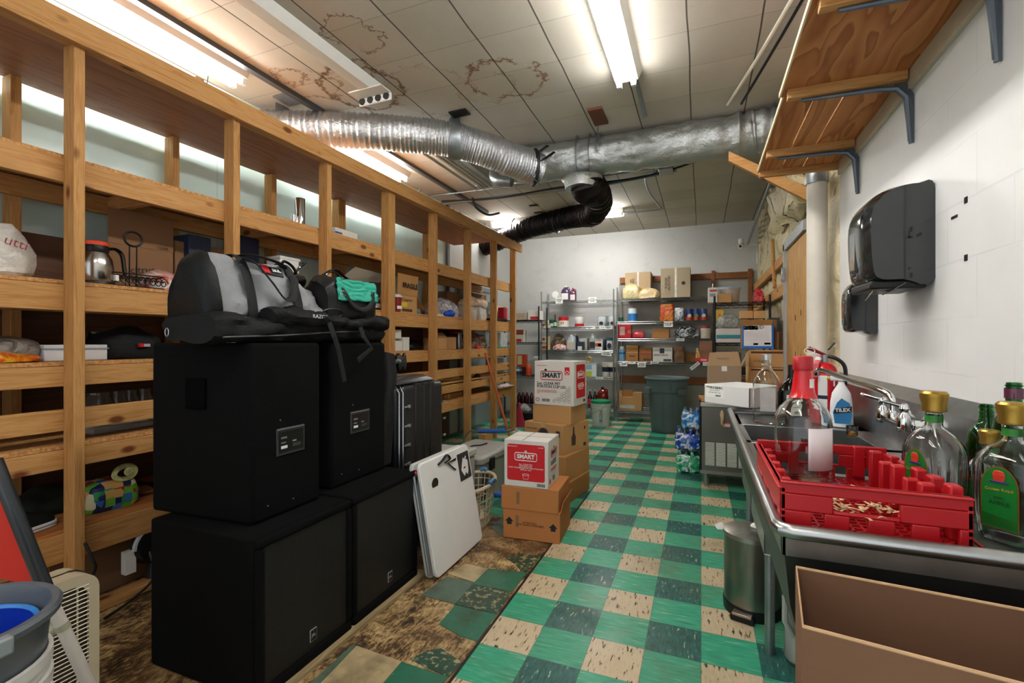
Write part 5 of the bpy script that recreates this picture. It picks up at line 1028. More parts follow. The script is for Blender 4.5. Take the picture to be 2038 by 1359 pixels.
def pk(px0, px1, py0, py1, Y):
    a = on(px0, py1, 'Y', Y); c = on(px1, py0, 'Y', Y); return a.x, a.z, c.x-a.x, c.z-a.z
def can(name, label, r4, Y, body, bands=(), cat='can', group=None, rim=GALV, z=None):
    x, zz, w, h = pk(*r4, Y); zz = z if z is not None else zz; t = thing(name, label, cat, (x+w/2, Y+w/2, zz), 0, group)
    MB().lathe([(w*.48, 0), (w*.5, .004), (w*.5, h-.004), (w*.48, h)], (0, 0, 0), 20).build('can_body', body, t, smooth=True)
    MB().tube([(w*.5*math.cos(2*PI*i/20), w*.5*math.sin(2*PI*i/20), h-.003) for i in range(20)], .003, 6, closed=True).build('rim', rim, t, smooth=True)
    for z0, z1, m in bands: curved(w*.503, -PI, 0, h*z0, h*z1, 14).build('label_band', m, t, smooth=True)
    return t
def spot(t, w, h, u, v, r, m, y=-.003, sy=1.0):
    b = MB(); n = 14; b.loft([[(w*u+r*math.cos(2*PI*i/n), y-k, h*v+r*sy*math.sin(2*PI*i/n)) for i in range(n)] for k in (0, .001)]); b.build('printed_picture', m, t)
def pbx(name, label, r4, Y, dep, m, z=None, rz=0, cat='cardboard box', group=None, bands=(), tape=False, bev=.004, body='carton_body'):
    x, zz, w, h = pk(*r4, Y); zz = z if z is not None else zz; t = thing(name, label, cat, (x, Y, zz), rz, group)
    MB().box(0, w, 0, dep, 0, h).build(body, m, t, bevel=min(bev, w*.2, h*.2))
    for u0, u1, v0, v1, mm in bands: MB().box(w*u0, w*u1, -.001, 0, h*v0, h*v1).build('printed_area', mm, t)
    if tape: MB().box(w*.48, w*.54, -.001, dep, h*.0, h+.001).build('tape', P('e8e0d4', .15, var=.3), t)
    t['_'] = 0; del t['_']; return t, w, h
def jug(name, label, r4, Y, m, cap, lab=None, cat='jug', z=None, rz=0, ey=.8, group=None):
    x, zz, w, h = pk(*r4, Y); zz = z if z is not None else zz; t = thing(name, label, cat, (x+w/2, Y+w*.4, zz), rz, group); r = w/2
    MB().lathe([(r*.85, 0), (r, h*.04), (r, h*.58), (r*.85, h*.74), (r*.42, h*.88), (r*.24, h*.92), (r*.24, h*.95)], (0, 0, 0), 20, 1, ey, power=.8).build('jug_body', m, t, smooth=True)
    MB().lathe([(r*.28, h*.93), (r*.28, h), (r*.24, h*1.01)], (0, 0, 0), 14).build('cap', cap, t, smooth=True)
    MB().tube(crv([(r*.25, 0, h*.9), (r*.75, 0, h*.88), (r*.85, 0, h*.72), (r*.8, 0, h*.62)], 4), r*.12, 6).build('handle', m, t, smooth=True)
    if lab: MB().box(-r*.72, r*.72, -r*ey*1.03, -r*ey*.99, h*.12, h*.52).build('label', lab, t)
    return t
def lump(name, label, r4, Y, dep, m, cat='bag', z=None, seed=1, j=.02, group=None, f=9, prof=None, kind=None):
    x, zz, w, h = pk(*r4, Y); zz = z if z is not None else zz; b = MB()
    pr = prof or ((0, .80), (.06, .95), (.35, 1.0), (.65, .9), (.85, .62), (1, .25)); rings = []
    for v, k in pr: rings.append([(w/2+x_*k, dep/2+y_*k, v*h) for x_, y_ in rrect(w, dep, min(w, dep)*.3, 5)])
    b.loft(rings); bmesh.ops.subdivide_edges(b.bm, edges=[e for e in b.bm.edges], cuts=1, use_grid_fill=True); b.jitter(min(j, w*.12), f, seed)
    o = b.build(name, m, smooth=True); o.location = (x, Y, zz); return tag(o, label, cat, group, kind)
LWHITE, LRED = P('e2e0da', .4, var=.03), P('c41c24', .35, var=.05)
# unit B, Y front 8.02
zt = {1: .19, 2: .728, 3: 1.186, 4: 1.595, 5: 2.045}
Yb = 8.12
jug('syrup_jug', 'larger dark purple syrup jug with a white label, left on the top chrome shelf', (1115, 1133, 560, 592), Yb, P('4a3658', .2, var=.1, coat=.3), WHITE, LWHITE, z=zt[5])
jug('syrup_jug', 'smaller dark red-purple syrup jug standing behind the larger one on the top chrome shelf', (1132, 1146, 564, 592), Yb+.1, P('5a2a44', .2, var=.1, coat=.3), RED, LWHITE, z=zt[5])
t = thing('white_lid', 'round white plastic lid leaning by the purple syrup jugs', 'plate', tuple(on(1105, 586, 'Y', 8.1))); MB().cyl((0, 0, 0), (0, .02, .0), .06, n=24).build('disc', WHITE, t, smooth=True)  # a white lid set on edge
t = can('food_can', 'large white food can with a red panel and round picture on the upper chrome shelf', (1109, 1129, 629, 650), Yb, LWHITE, ((.62, .98, LRED),), z=zt[4]); spot(t, 0, .2, 0, .35, .03, P('b87a3a'), -.09)
can('food_can', 'large white food can with a red bottom band on the upper chrome shelf', (1142, 1160, 629, 650), Yb, LWHITE, ((0.03, .30, LRED),), z=zt[4])
LGR = P('c4ccd0', .4, var=.03)
for i, (x0, x1, dy, lb) in enumerate(((1187, 1206, 0, 'pale grey food can with a dark picture, left of the three at the shelf end'), (1205, 1222, .12, 'pale grey food can half hidden behind the shelf post, middle of the three'), (1210, 1228, .02, 'pale grey food can at the very right end of the upper chrome shelf'))):
    t = can('food_can', lb, (x0, x1, 629, 650), Yb+dy, LGR, z=zt[4], group='pale grey food cans'); spot(t, 0, .19, 0, .3, .035, P('2a2420'), -.085, .8)
for i, (x0, x1, y0, m1, m2, lb) in enumerate(((1076, 1083, 636, LWHITE, P('8a3a3a'), 'small jar with a white and red label, leftmost on the upper chrome shelf'), (1083, 1092, 635, P('c8d0a0'), P('d8a84a'), 'small jar with a green and yellow label beside the leftmost jar'), (1092, 1101, 635, P('1a3a3a'), P('a8c8d0'), 'small dark green jar with a pale blue label'))):
    can('jar', lb, (x0, x1, y0, 650), Yb, m1, ((.1, .5, m2),), cat='jar', z=zt[4], rim=P('2a6a3a'))
t = thing('sauce_bottle', 'dark green sauce bottle with a red cap on the upper chrome shelf', 'bottle', tuple(on(1105, 650, 'Y', Yb+.04))[:2]+(zt[4],)); MB().lathe([(.035, 0), (.037, .01), (.036, .09), (.014, .13), (.012, .2)], (0, 0, 0), 16).build('bottle_body', P('1a4a34', .15), t, smooth=True); MB().lathe([(.014, .19), (.014, .225)], (0, 0, 0), 12).build('cap', P('8a1a20', .4), t, smooth=True); curved(.0375, -PI*.9, -PI*.1, .02, .085).build('label', P('b8c890'), t, smooth=True)
t, w, h = pbx('juice_carton', 'tall white carton with orange pictures and a brown side, left on the middle chrome shelf', (1076, 1092, 669, 696), Yb, .09, P('dcd4c0', .4), z=zt[3], cat='carton', bands=((.05, .7, .08, .30, P('a05030')), (.72, 1, 0, 1, P('d89a3a')))); spot(t, w, h, .38, .78, .028, P('8a5a28'))
lump('snack_bag', 'brown and black crumpled snack bag behind the red and white packet', (1096, 1124, 664, 696), Yb+.12, .16, film('bag_brown', '3a2c30', '8a7a4a', .35, 1.0), z=zt[3], seed=3)
lump('snack_packet', 'flat red and white packet lying slanted on the middle chrome shelf', (1099, 1126, 686, 697), Yb-.02, .14, film('packet_red', 'c8302c', 'e8e0e0', .3, 1.0), z=zt[3], seed=8, j=.01)
jug('vinegar_jug', 'translucent gallon jug on the middle chrome shelf in front of a dark jug', (1126, 1144, 664, 694), Yb, P('c0ccd0', .25, var=.06), WHITE, P('c8b8a0'), z=zt[3])
jug('sauce_jug', 'dark blue-black jug behind the translucent gallon jug', (1139, 1150, 663, 694), Yb+.14, P('1a2434', .3), WHITE, None, z=zt[3])
pbx('small_box', 'small navy box with a white tag, right of the translucent jug', (1149, 1162, 680, 697), Yb+.02, .08, P('24303e', .4), z=zt[3], bands=((.05, .7, 0, .45, LWHITE),), cat='box')
pbx('small_box', 'pale tall box with a brown edge behind the navy box', (1153, 1172, 674, 697), Yb+.14, .08, P('c0c6c0', .5), z=zt[3], bands=((.82, 1, 0, 1, P('5a3a20')),), cat='box')
jug('vinegar_jug', 'clear jug with a dark lower label, right half of the middle chrome shelf', (1172, 1185, 664, 696), Yb+.06, P('a0acac', .2), P('9aa4a0'), P('2a3a48'), z=zt[3])
t, w, h = pbx('small_box', 'white box with a red and yellow fruit picture on the middle chrome shelf', (1184, 1199, 674, 697), Yb, .08, LWHITE, z=zt[3], bands=((.0, .9, .32, .62, P('c05a30')), (.4, .8, .32, .6, P('d8a82a')), (0, .75, 0, .28, P('b8c8cc'))), cat='box')
can('navy_tub', 'dark blue tub behind the fruit picture box', (1196, 1206, 675, 697), Yb+.1, P('1e2e4c', .4), z=zt[3], cat='tub')
t = can('drink_canister', 'white canister with a black emblem and blue lid, right end of the middle chrome shelf', (1206, 1220, 672, 697), Yb, LWHITE, ((.78, 1.0, P('3a7ab0')),), cat='canister', z=zt[3]); spot(t, 0, .22, 0, .35, .035, P('20242a'), -.075, 1.4)
t, w, h = pbx('tea_box', 'white box with blue and yellow flower print on the lower chrome shelf', (1164, 1187, 722, 748), Yb, .16, P('ccd8dc', .4), z=zt[2], cat='box', bands=((0, .6, 0, .4, P('b8c44a')), (0, .6, .55, .9, P('88b4cc'))))
t = thing('tape_roll', 'roll of brown packing tape standing on the flower print box', 'tape roll', tuple(on(1172, 716, 'Y', 8.2))); MB().tube([(.045*math.cos(2*PI*i/24), 0, .045*math.sin(2*PI*i/24)) for i in range(24)], .018, 6, closed=True).build('roll', P('a8884a', .3), t, smooth=True)
for x0, x1, dy, lb in ((1197, 1212, 0, 'white plastic tub with a navy label, left on the lower chrome shelf'), (1212, 1224, .03, 'white plastic tub with a navy label, right at the post of the lower chrome shelf')):
    t = can('plastic_tub', lb, (x0, x1, 719, 748), Yb+dy, P('d8d4c8', .35, var=.02), ((.35, .68, NAVY),), cat='tub', z=zt[2], rim=WHITE)
t = jug('red_jug', 'round jug of red syrup with a black cap on the bottom chrome shelf', (1186, 1209, 772, 812), Yb, P('7a1410', .12, coat=.4, var=.2), BLACK, None, z=.192)
for i, (x0, lb) in enumerate(((1168, 'dark bottle with a red label beside the round red jug, left one'), (1178, 'dark bottle with a red label beside the round red jug, right one'))):
    t = thing('syrup_bottle', lb, 'bottle', (on(x0+5, 800, 'Y', Yb).x, Yb+.05, .192), 0, 'dark bottles with red labels'); MB().lathe([(.038, 0), (.04, .01), (.04, .17), (.016, .24), (.014, .29)], (0, 0, 0), 16).build('bottle_body', P('2a0e10', .12, coat=.4), t, smooth=True); curved(.041, -PI, 0, .05, .15).build('label', P('c02030'), t, smooth=True); MB().lathe([(.016, .28), (.016, .305)], (0, 0, 0), 12).build('cap', P('b8b0b0', .3), t, smooth=True)
# unit C, Y front 8.0
zc = {1: .19, 2: 1.005, 3: 1.385, 4: 1.665, 5: 2.045}; Yc = 8.08
t, w, h = pbx('cardboard_box', 'wide brown carton on the top chrome shelf behind the bags of yellow snacks', (1244, 1295, 536, 592), Yc+.08, .3, cardboard('b09878'), z=zc[5], tape=True); text('CINA\nBEANS', .05, INK, t, (w*.28, -.003, h*.62), '-y', tilt=PI/2)
t, w, h = pbx('cardboard_box', 'tall carton with vertical black print and shiny tape on the top chrome shelf', (1315, 1374, 530, 592), Yc, .3, cardboard('a8987f'), z=zc[5], tape=True); text('FUDGE\nALMOND', .055, INK, t, (w*.24, -.003, h*.5), '-y', tilt=PI/2); spot(t, w, h, .77, .48, .03, INK, -.002)
lump('snack_bag', 'big clear bag of pale yellow corn snacks, left on the top chrome shelf', (1237, 1276, 558, 592), Yc-.04, .28, film('snack_yellow', 'd8c898', 'b8a870', .3, 1.0), z=zc[5], seed=2, f=16)
lump('snack_bag', 'big clear bag of orange-yellow corn snacks, right on the top chrome shelf', (1268, 1312, 568, 592), Yc-.06, .28, film('snack_orange', 'd8b878', 'e0d0b0', .3, 1.0), z=zc[5], seed=5, f=16)
can('wipes_tub', 'white and blue tub with a torn lid on the second chrome shelf', (1249, 1267, 610, 638), Yc, P('c8d4dc', .35), ((.1, .6, P('2a7ac0')),), cat='tub', z=zc[4])
can('green_canister', 'green canister base at the left end of the second chrome shelf', (1229, 1240, 629, 639), Yc, P('1a5a40', .4), cat='canister', z=zc[4])
t = lump('snack_bag', 'red snack bag with orange script on the second chrome shelf', (1313, 1341, 604, 639), Yc, .10, film('bag_red', 'b82018', 'd8902a', .3, 1.0), z=zc[4], seed=6, j=.012, prof=((0, .9), (.05, 1), (.9, 1), (1, .9)))
lump('foil_bag', 'silver and grey foil bag next to the red snack bag', (1342, 1362, 612, 639), Yc, .12, film('bag_foil', 'b8bcc0', '4a5058', .2, 1.0), z=zc[4], seed=7, j=.012, prof=((0, .9), (.05, 1), (.9, 1), (1, .9)))
for i, (x0, x1, lb) in enumerate(((1365, 1379, 'blue can with a fruit picture, left of the three on the second chrome shelf'), (1380, 1392, 'blue and green can with a fruit picture, middle of the three'), (1393, 1408, 'dark blue can with a green and red picture, right of the three'))):
    t = can('fruit_can', lb, (x0, x1, 613, 638), Yc, P('1a3070', .3), ((.05, .35, P('b03a2a')),), z=zc[4], group='blue fruit cans'); spot(t, 0, .2, 0, .42, .03, P(('c8b89a', '3a8a4a', 'a8b8a0')[i]), -.075)
t, w, h = pbx('snack_box', 'red box with a white printed table on the third chrome shelf', (1231, 1256, 645, 673), Yc, .16, LRED, z=zc[3], cat='box', bands=((.1, .5, .25, .85, P('d8b0a8')),)); spot(t, w, h, .85, .5, .03, P('c87a4a'))
t = lump('red_packet', 'low red packet lying beside the red box on the third chrome shelf', (1258, 1283, 656, 673), Yc, .12, film('packet_red2', 'c0182a', 'b8303a', .3, 1.0), z=zc[3], seed=4, j=.01)
t, w, h = pbx('cardboard_box', 'small brown carton with an open top on the third chrome shelf', (1298, 1332, 654, 673), Yc, .2, CB3, z=zc[3])
lump('black_bag', 'glossy black and silver bag slumped on the third chrome shelf', (1341, 1392, 648, 673), Yc, .2, film('bag_blacksilver', '101214', 'a8acb0', .15, 1.0), z=zc[3], seed=9, j=.03, f=14)
can('plastic_tub', 'white tub with a red lid on the third chrome shelf', (1394, 1414, 648, 673), Yc, P('c8c0b4', .4), ((.82, 1.0, P('a02434')),), cat='tub', z=zc[3])
t = thing('aerosol_can', 'white and blue aerosol can, leftmost on the fourth chrome shelf', 'aerosol can', (on(1237, 700, 'Y', Yc).x, Yc+.05, zc[2])); MB().lathe([(.05, 0), (.052, .01), (.052, .19), (.035, .205), (.03, .22)], (0, 0, 0), 18).build('can_body', P('88b8d8', .3), t, smooth=True); MB().lathe([(.034, .2), (.034, .25)], (0, 0, 0), 14).build('cap', WHITE, t, smooth=True); curved(.0525, -PI, 0, .12, .15).build('label_band', P('1a6ab0'), t, smooth=True)
pbx('cardboard_box', 'tall brown carton with a seam, left on the fourth chrome shelf', (1246, 1270, 688, 719), Yc, .25, CB3, z=zc[2], bands=((0, 1, .55, .58, P('d0b088')), (.25, .75, .3, .38, P('5a3a20'))))
pbx('cardboard_box', 'brown carton with red print on the fourth chrome shelf', (1272, 1297, 692, 719), Yc, .25, cardboard('9a6a44'), z=zc[2], bands=((.1, .9, .52, .62, P('a83a24')), (.35, .9, .1, .22, P('5a3420'))))
t, w, h = pbx('cardboard_box', 'white carton with a black square emblem on the fourth chrome shelf', (1299, 1338, 691, 719), Yc, .25, WHITE_CB, z=zc[2], bands=((.36, .60, .6, .95, P('2c3440')), (.55, .95, .05, .2, DKGREY), (.02, .98, .76, .78, P('3a4450')))); text('GREAT VALUE', .035, INK, t, (w*.4, -.003, h*.48), '-y')
lump('paper_bag', 'crumpled brown paper bag with a dark mouth on the fourth chrome shelf', (1341, 1364, 688, 719), Yc, .14, P('7a5a3c', .7, var=.3), z=zc[2], seed=11, j=.03, prof=((0, .9), (.4, .95), (.7, .7), (1, .95)))
pbx('cardboard_box', 'low brown carton at the back of the fourth chrome shelf', (1364, 1385, 702, 719), Yc+.2, .15, CB3, z=zc[2])
lump('chip_bag', 'yellow red and blue bag standing by the right end of the fourth chrome shelf', (1384, 1394, 688, 718), Yc, .1, film('bag_ybr', 'e8b82a', '2a4ab0', .3, 1.0), z=zc[2], seed=12, j=.01)
pbx('cardboard_box', 'tall brown-pink carton above the red tray at the end of the fourth chrome shelf', (1392, 1418, 675, 712), Yc+.03, .2, cardboard('9a7058'), z=zc[2]+.045)
pbx('red_tray', 'red cardboard tray with white script under the tall carton', (1385, 1416, 710, 719), Yc-.02, .25, LRED, z=zc[2], cat='tray', bands=((.3, .7, .4, .7, P('e8c8c0')),))
t, w, h = pbx('display_box', 'cut-open cardboard display box on the bottom chrome shelf', (1231, 1277, 794, 818), Yc-.05, .22, CB2, z=.192); 
MB().box(0, w*.16, -.002, .004, h, h*1.5).build('side_wall', CB2, t); MB().box(w*.62, w, -.002, .2, h, h*1.35).build('side_wall', CB2, t); MB().box(w*.16, w*.6, .08, .09, h, h*1.5).build('back_wall', CB3, t); MB().box(w*.05, w*.7, -.003, 0, h*.15, h*.4).build('printed_area', P('d8d0c0', .6, var=.5, vs=40), t)
# shelf tags
def shtag(label, px, py, Y, w, h, txt, tilt=0):
    t = thing('shelf_tag', label, 'shelf tag', tuple(on(px, py, 'Y', Y)), 0, None); b = MB(); b.box(-w/2, w/2, -.001, .0005, -h/2, h/2); b.rot(tilt, 'Y'); b.build('card', PAPER, t); text(txt, h*.8/(txt.count('\n')+1.2), INK, t, (0, -.002, 0), '-y', tilt=-tilt, bold=.0005)
for a in (('white paper tag below the purple syrup jugs on the top chrome shelf', 1113, 598, 8.0, .13, .10, 'SQUEEZE\nBOTTLE\nCAPS'), ('white paper tag on the right half of the top chrome shelf edge', 1179, 597, 8.0, .14, .10, '14 OZ\nCHOCOLATE\nSAUCE'), ('blue-lettered tag at the left end of the upper chrome shelf edge', 1089, 650, 8.0, .12, .035, 'PICKLES'),
          ('left one of two tags under the pale grey food cans', 1189, 652, 8.0, .13, .05, 'REFRIED\nBEANS'), ('right one of two tags under the pale grey food cans', 1211, 652, 8.0, .13, .05, 'GARBANZO\nBEANS'), ('tilted white tag hanging from the middle chrome shelf near the post', 1207, 703, 8.0, .17, .08, 'COFFEE\nCREAMER', .1),
          ('white tag on the lower chrome shelf edge behind the white buckets', 1193, 752, 8.0, .12, .04, 'MAYO'), ('white tag under the red snack bag', 1330, 645, 7.98, .14, .09, 'PANCAKE\nSYRUP'), ('small white tag under the glossy black bag', 1354, 676, 7.98, .12, .04, 'PASTA'),
          ('white tag under the aerosol can', 1241, 725, 7.98, .12, .06, 'COFFEE\nSUGAR'), ('narrow white tag under the tall brown carton with a seam', 1258, 721, 7.98, .12, .03, 'TEA'), ('white tag under the carton with red print', 1277, 726, 7.98, .13, .08, 'SWEET\n& LOW'), ('white tag under the carton with the black square emblem', 1303, 721, 7.98, .12, .04, 'BREAD'), ('white tag under the red tray at the shelf end', 1407, 724, 7.98, .12, .06, 'CUPS'), ('tilted white tag hanging below the fourth chrome shelf', 1383, 728, 7.98, .16, .05, 'NAPKINS', -.7)): shtag(*a)
# corner unit A
Ya = 7.58
pbx('cardboard_box', 'white carton with a red corner on the top of the corner black shelving', (1050, 1072, 614, 633), Ya, .25, WHITE_CB, z=1.705, bands=((.25, 1, .05, .35, LRED),)); pbx('cardboard_box', 'open white and brown carton on the top of the corner black shelving', (1026, 1048, 618, 633), Ya, .25, P('b8a894', .6, var=.3, vs=20), z=1.705)
t, w, h = pbx('food_box', 'box with a brown top and red lettering on the second corner shelf', (1022, 1042, 655, 680), Ya, .15, P('c8ccc0', .5), z=1.325, cat='box', bands=((0, 1, .6, 1, P('8a4030')), (0, .8, .05, .25, LRED)))
t, w, h = pbx('food_can', 'square orange and red tin on the third corner shelf, upper one', (1028, 1046, 702, 727), Ya, .1, P('b03a1c', .35), z=.90, cat='tin', bands=((.1, .6, .2, .9, P('c8c08a')),))
can('food_can', 'white and blue can on the third corner shelf', (1021, 1036, 727, 748), Ya, P('c8d0d4', .4), ((.05, .4, P('24344a')), (.6, .85, P('3a8ab8'))), z=.755); can('food_can', 'orange can on the third corner shelf', (1044, 1056, 723, 745), Ya, P('d05a24', .35), ((.2, .7, P('c84420')),), z=.755)
can('food_can', 'dark red can between the white-blue and orange cans', (1036, 1045, 726, 747), Ya+.08, P('5a1a1c', .4), z=.755)
for i, (x0, lb) in enumerate(((1026, 'leftmost dark red bottle in the row behind the red shovel'), (1034, 'second dark red bottle in the row behind the red shovel'), (1042, 'third dark red bottle in the row behind the red shovel'), (1051, 'rightmost dark red bottle in the row behind the red shovel'))):
    t = thing('syrup_bottle', lb, 'bottle', (on(x0+3, 790, 'Y', Ya).x, Ya+.1, .27), 0, 'dark red bottles in the corner'); MB().lathe([(.035, 0), (.037, .01), (.037, .12), (.015, .17), (.013, .2)], (0, 0, 0), 14).build('bottle_body', P('3a0c14', .12, coat=.4), t, smooth=True); MB().lathe([(.016, .19), (.016, .215)], (0, 0, 0), 12).build('cap', P('c8b0b0', .3), t, smooth=True)
MB_x = tag(MB().box(on(1021, 1, 'Y', Ya).x, on(1058, 1, 'Y', Ya).x, Ya, Ya+.3, .125, .268).build('storage_bin', DKGREY, bevel=.005), 'low dark bin under the row of dark red bottles', 'bin')
lump('plastic_tub', 'crumpled clear plastic tubs heaped in the corner behind the red shovel', (1027, 1052, 796, 822), 7.2, .2, FILMC, cat='tub', seed=3, j=.03, z=.10)
pbx('black_case', 'dark case with white strips lying on the floor behind the red shovel', (1026, 1068, 818, 842), 7.0, .3, BLKPL, cat='case', z=.0, bands=((.05, .15, .2, .9, LGR),))
pbx('paper_stack', 'small grey lid leaning on the wire shelf above the tall white carton', (1062, 1070, 710, 712), 7.7, .1, WHITE, cat='lid')
# unit D
Yd = 6.2
t = thing('food_bucket', 'big translucent bucket with a blue lid on top of the right black shelving', 'bucket', (on(1448, 590, 'Y', 6.45).x, 6.5, 1.805)); MB().lathe([(.13, 0), (.145, .17), (.145, .18)], (0, 0, 0), 28).build('pail', P('c0b4a8', .4), t, smooth=True); MB().lathe([(.152, .175), (.152, .2), (.14, .205)], (0, 0, 0), 28).build('lid', P('a8c0d8', .35), t, smooth=True)
pbx('food_box', 'white box with a red stripe on top of the right black shelving', (1409, 1428, 571, 602), Yd, .2, WHITE_CB, z=1.805, bands=((.2, .95, .72, .85, LRED), (.2, .8, .4, .6, P('8a98b0')))); pbx('cardboard_box', 'small brown carton in front of the blue-lidded bucket', (1428, 1456, 579, 597), Yd+.02, .12, CB2, z=1.805)
lump('candy_bag', 'shiny red bag on the far top corner of the right black shelving', (1500, 1521, 566, 596), 6.45, .12, film('candy_red', 'c81828', 'e86a6a', .12, 1.0), z=1.805, seed=2, j=.02)
zD = 1.325
pbx('snack_box', 'bright yellow box standing on the black shelving', (1426, 1440, 611, 638), Yd+.05, .12, P('e8b42a', .4), z=1.56, cat='box', bands=((.3, .6, .2, .7, P('c88a20')),))
lump('plastic_bag', 'clear zipper bag with a red seal lying over the white boxes', (1426, 1474, 620, 650), Yd-.02, .25, FILMC, z=1.50, seed=6, j=.03)
t, w, h = pbx('storage_box', 'white box with a turquoise stripe on the black shelving', (1426, 1478, 652, 680), Yd-.04, .3, P('d8d4d0', .4), z=1.325, cat='box', bands=((0, 1, .32, .55, P('18909a')), (0, 1, .28, .32, P('7a2a5a'))))
pbx('storage_box', 'white framed clear drawer box below the turquoise striped box', (1427, 1475, 682, 712), Yd-.05, .3, P('5a4a40', .4, var=.4, vs=15), z=1.03, cat='box', bands=((0, .17, 0, 1, LWHITE),))
tag(MB().box(.2, .72, 6.18, 6.6, .955, 1.03).build('shelf_tray', BLACK, bevel=.004), 'black tray under the clear drawer box', 'tray')
t, w, h = pbx('cardboard_box', 'small brown carton with pinched flaps, left of the pair above the blue notice', (1473, 1499, 618, 634), 5.42, .15, CB2); t, w, h = pbx('cardboard_box', 'small brown carton, right of the pair above the blue notice', (1500, 1523, 618, 634), 5.42, .15, CB2)
t, w, h = pbx('notice_case', 'blue-edged case with a printed white notice leaning on the black shelving', (1478, 1540, 646, 694), 5.30, .10, P('1c6ac0', .35), cat='case', bands=((.04, .93, .12, 1.0, P('dfe0e6', .5)), (.04, .5, .80, .96, P('b8b8c0')), (.35, .5, .16, .24, DKGREY), (.7, .9, .18, .26, GREY)))
text('FIRST AID', .05, DKGREY, t, (w*.3, -.003, h*.9), '-y'); 
for k in range(7): MB().box(w*.08, w*.86, -.0022, -.001, h*(.36+.055*k), h*(.365+.055*k)).build('printed_line', P('9a9aa4'), t)
MB().slab((-.03, -.005, h), (w*.93, -.005, h), (w*.95, -.05, h*1.20), (-.01, -.05, h*1.20), .004).build('open_flap', CB, t)
MB().box(0, w+.04, .1, .30, 0, h*1.22).build('carton_body', CBD, t)
pbx('cardboard_box', 'dark backpack-like carton wedged between the blue notice and the insulated wall', (1532, 1552, 632, 690), 5.95, .25, P('3a3c40', .6), cat='bag')
pbx('cardboard_box', 'brown carton standing against the insulation at floor level, behind the wood door edge', (1550, 1577, 660, 760), 5.75, .3, CBD)

# ---------------------------------------------------------------- big grey bin and white bucket
cB = on(1328, 800, 'Y', 7.3)
t = thing('garbage_bin', 'large round grey rubbish bin without a lid in front of the chrome shelving', 'bin', (on(1327, 800, 'Y', 7.42).x, 7.42, 0))
GB = P('627276', .5, var=.06)
MB().lathe([(.215, 0), (.225, .02), (.265, .58), (.285, .60), (.295, .77), (.315, .775), (.32, .80), (.30, .805), (.285, .78), (.255, .5), (.205, .02), (.002, .015)], (0, 0, 0), 40, cap=(True, False)).build('bin_body', GB, t, smooth=True)
b = MB(); b.tube([(.31*math.cos(2*PI*i/40), .31*math.sin(2*PI*i/40), .795) for i in range(40)], .013, 8, closed=True); b.build('rim', P('6a8084', .4), t, smooth=True)
for a in (-.75, -2.6): c, s = math.cos(a), math.sin(a); b = MB(); b.box(-.075, .075, .28, .325, .56, .66); b.rot(a-PI/2); b.build('handle', GB, t, bevel=.01)
MB().tube([(.05, -.296, .76), (.075, -.30, .70), (.08, -.29, .64)], .018, 6, flat=.1).build('white_tape', P('d8d4cc', .5), t)
for a in (-1.2, -1.75): MB().tube([(.235*math.cos(a), .235*math.sin(a), .03), (.275*math.cos(a), .275*math.sin(a), .57)], .004, 6).build('seam_rib', GB, t)
t = thing('bucket', 'white plastic bucket with a green lid and wire handle in front of the chrome shelving', 'bucket', (on(1196, 820, 'Y', 7.5).x, 7.5, 0))
MB().lathe([(.125, 0), (.13, .01), (.148, .34), (.155, .345), (.155, .37), (.15, .375)], (0, 0, 0), 32).build('pail', P('dcdcdc', .35, var=.02), t, smooth=True)
for z in (.30, .33): MB().tube([(.152*math.cos(2*PI*i/32), .152*math.sin(2*PI*i/32), z) for i in range(32)], .005, 6, closed=True).build('rib', P('dcdcdc', .35, var=.02), t, smooth=True)
MB().lathe([(.158, .365), (.160, .38), (.158, .405), (.145, .41), (.14, .40), (.01, .40)], (0, 0, 0), 32).build('lid', P('1a9a6a', .35), t, smooth=True)
MB().tube(crv([(-.15, -.03, .33), (-.16, -.13, .22), (-.08, -.17, .215), (.05, -.17, .30), (.12, -.12, .35)], 6), .003, 6).build('wire_handle', GALV, t, smooth=True)
o = text('IKON', .075, P('6a7068', .6), t, (.03, -.150, .17), '-y', tilt=PI/2)
tag(MB().tube([on(1228, 735, 'Y', 7.95), on(1232, 760, 'Y', 7.93), on(1227, 790, 'Y', 7.95), on(1231, 820, 'Y', 7.95)], [.015, .03, .02, .008], 8, flat=.3).jitter(.01, 14).build('hanging_cloth', P('b8a8a8', .7, var=.6, vs=12), smooth=True), 'pale and purple cloth hanging between the two chrome shelving units', 'cloth')
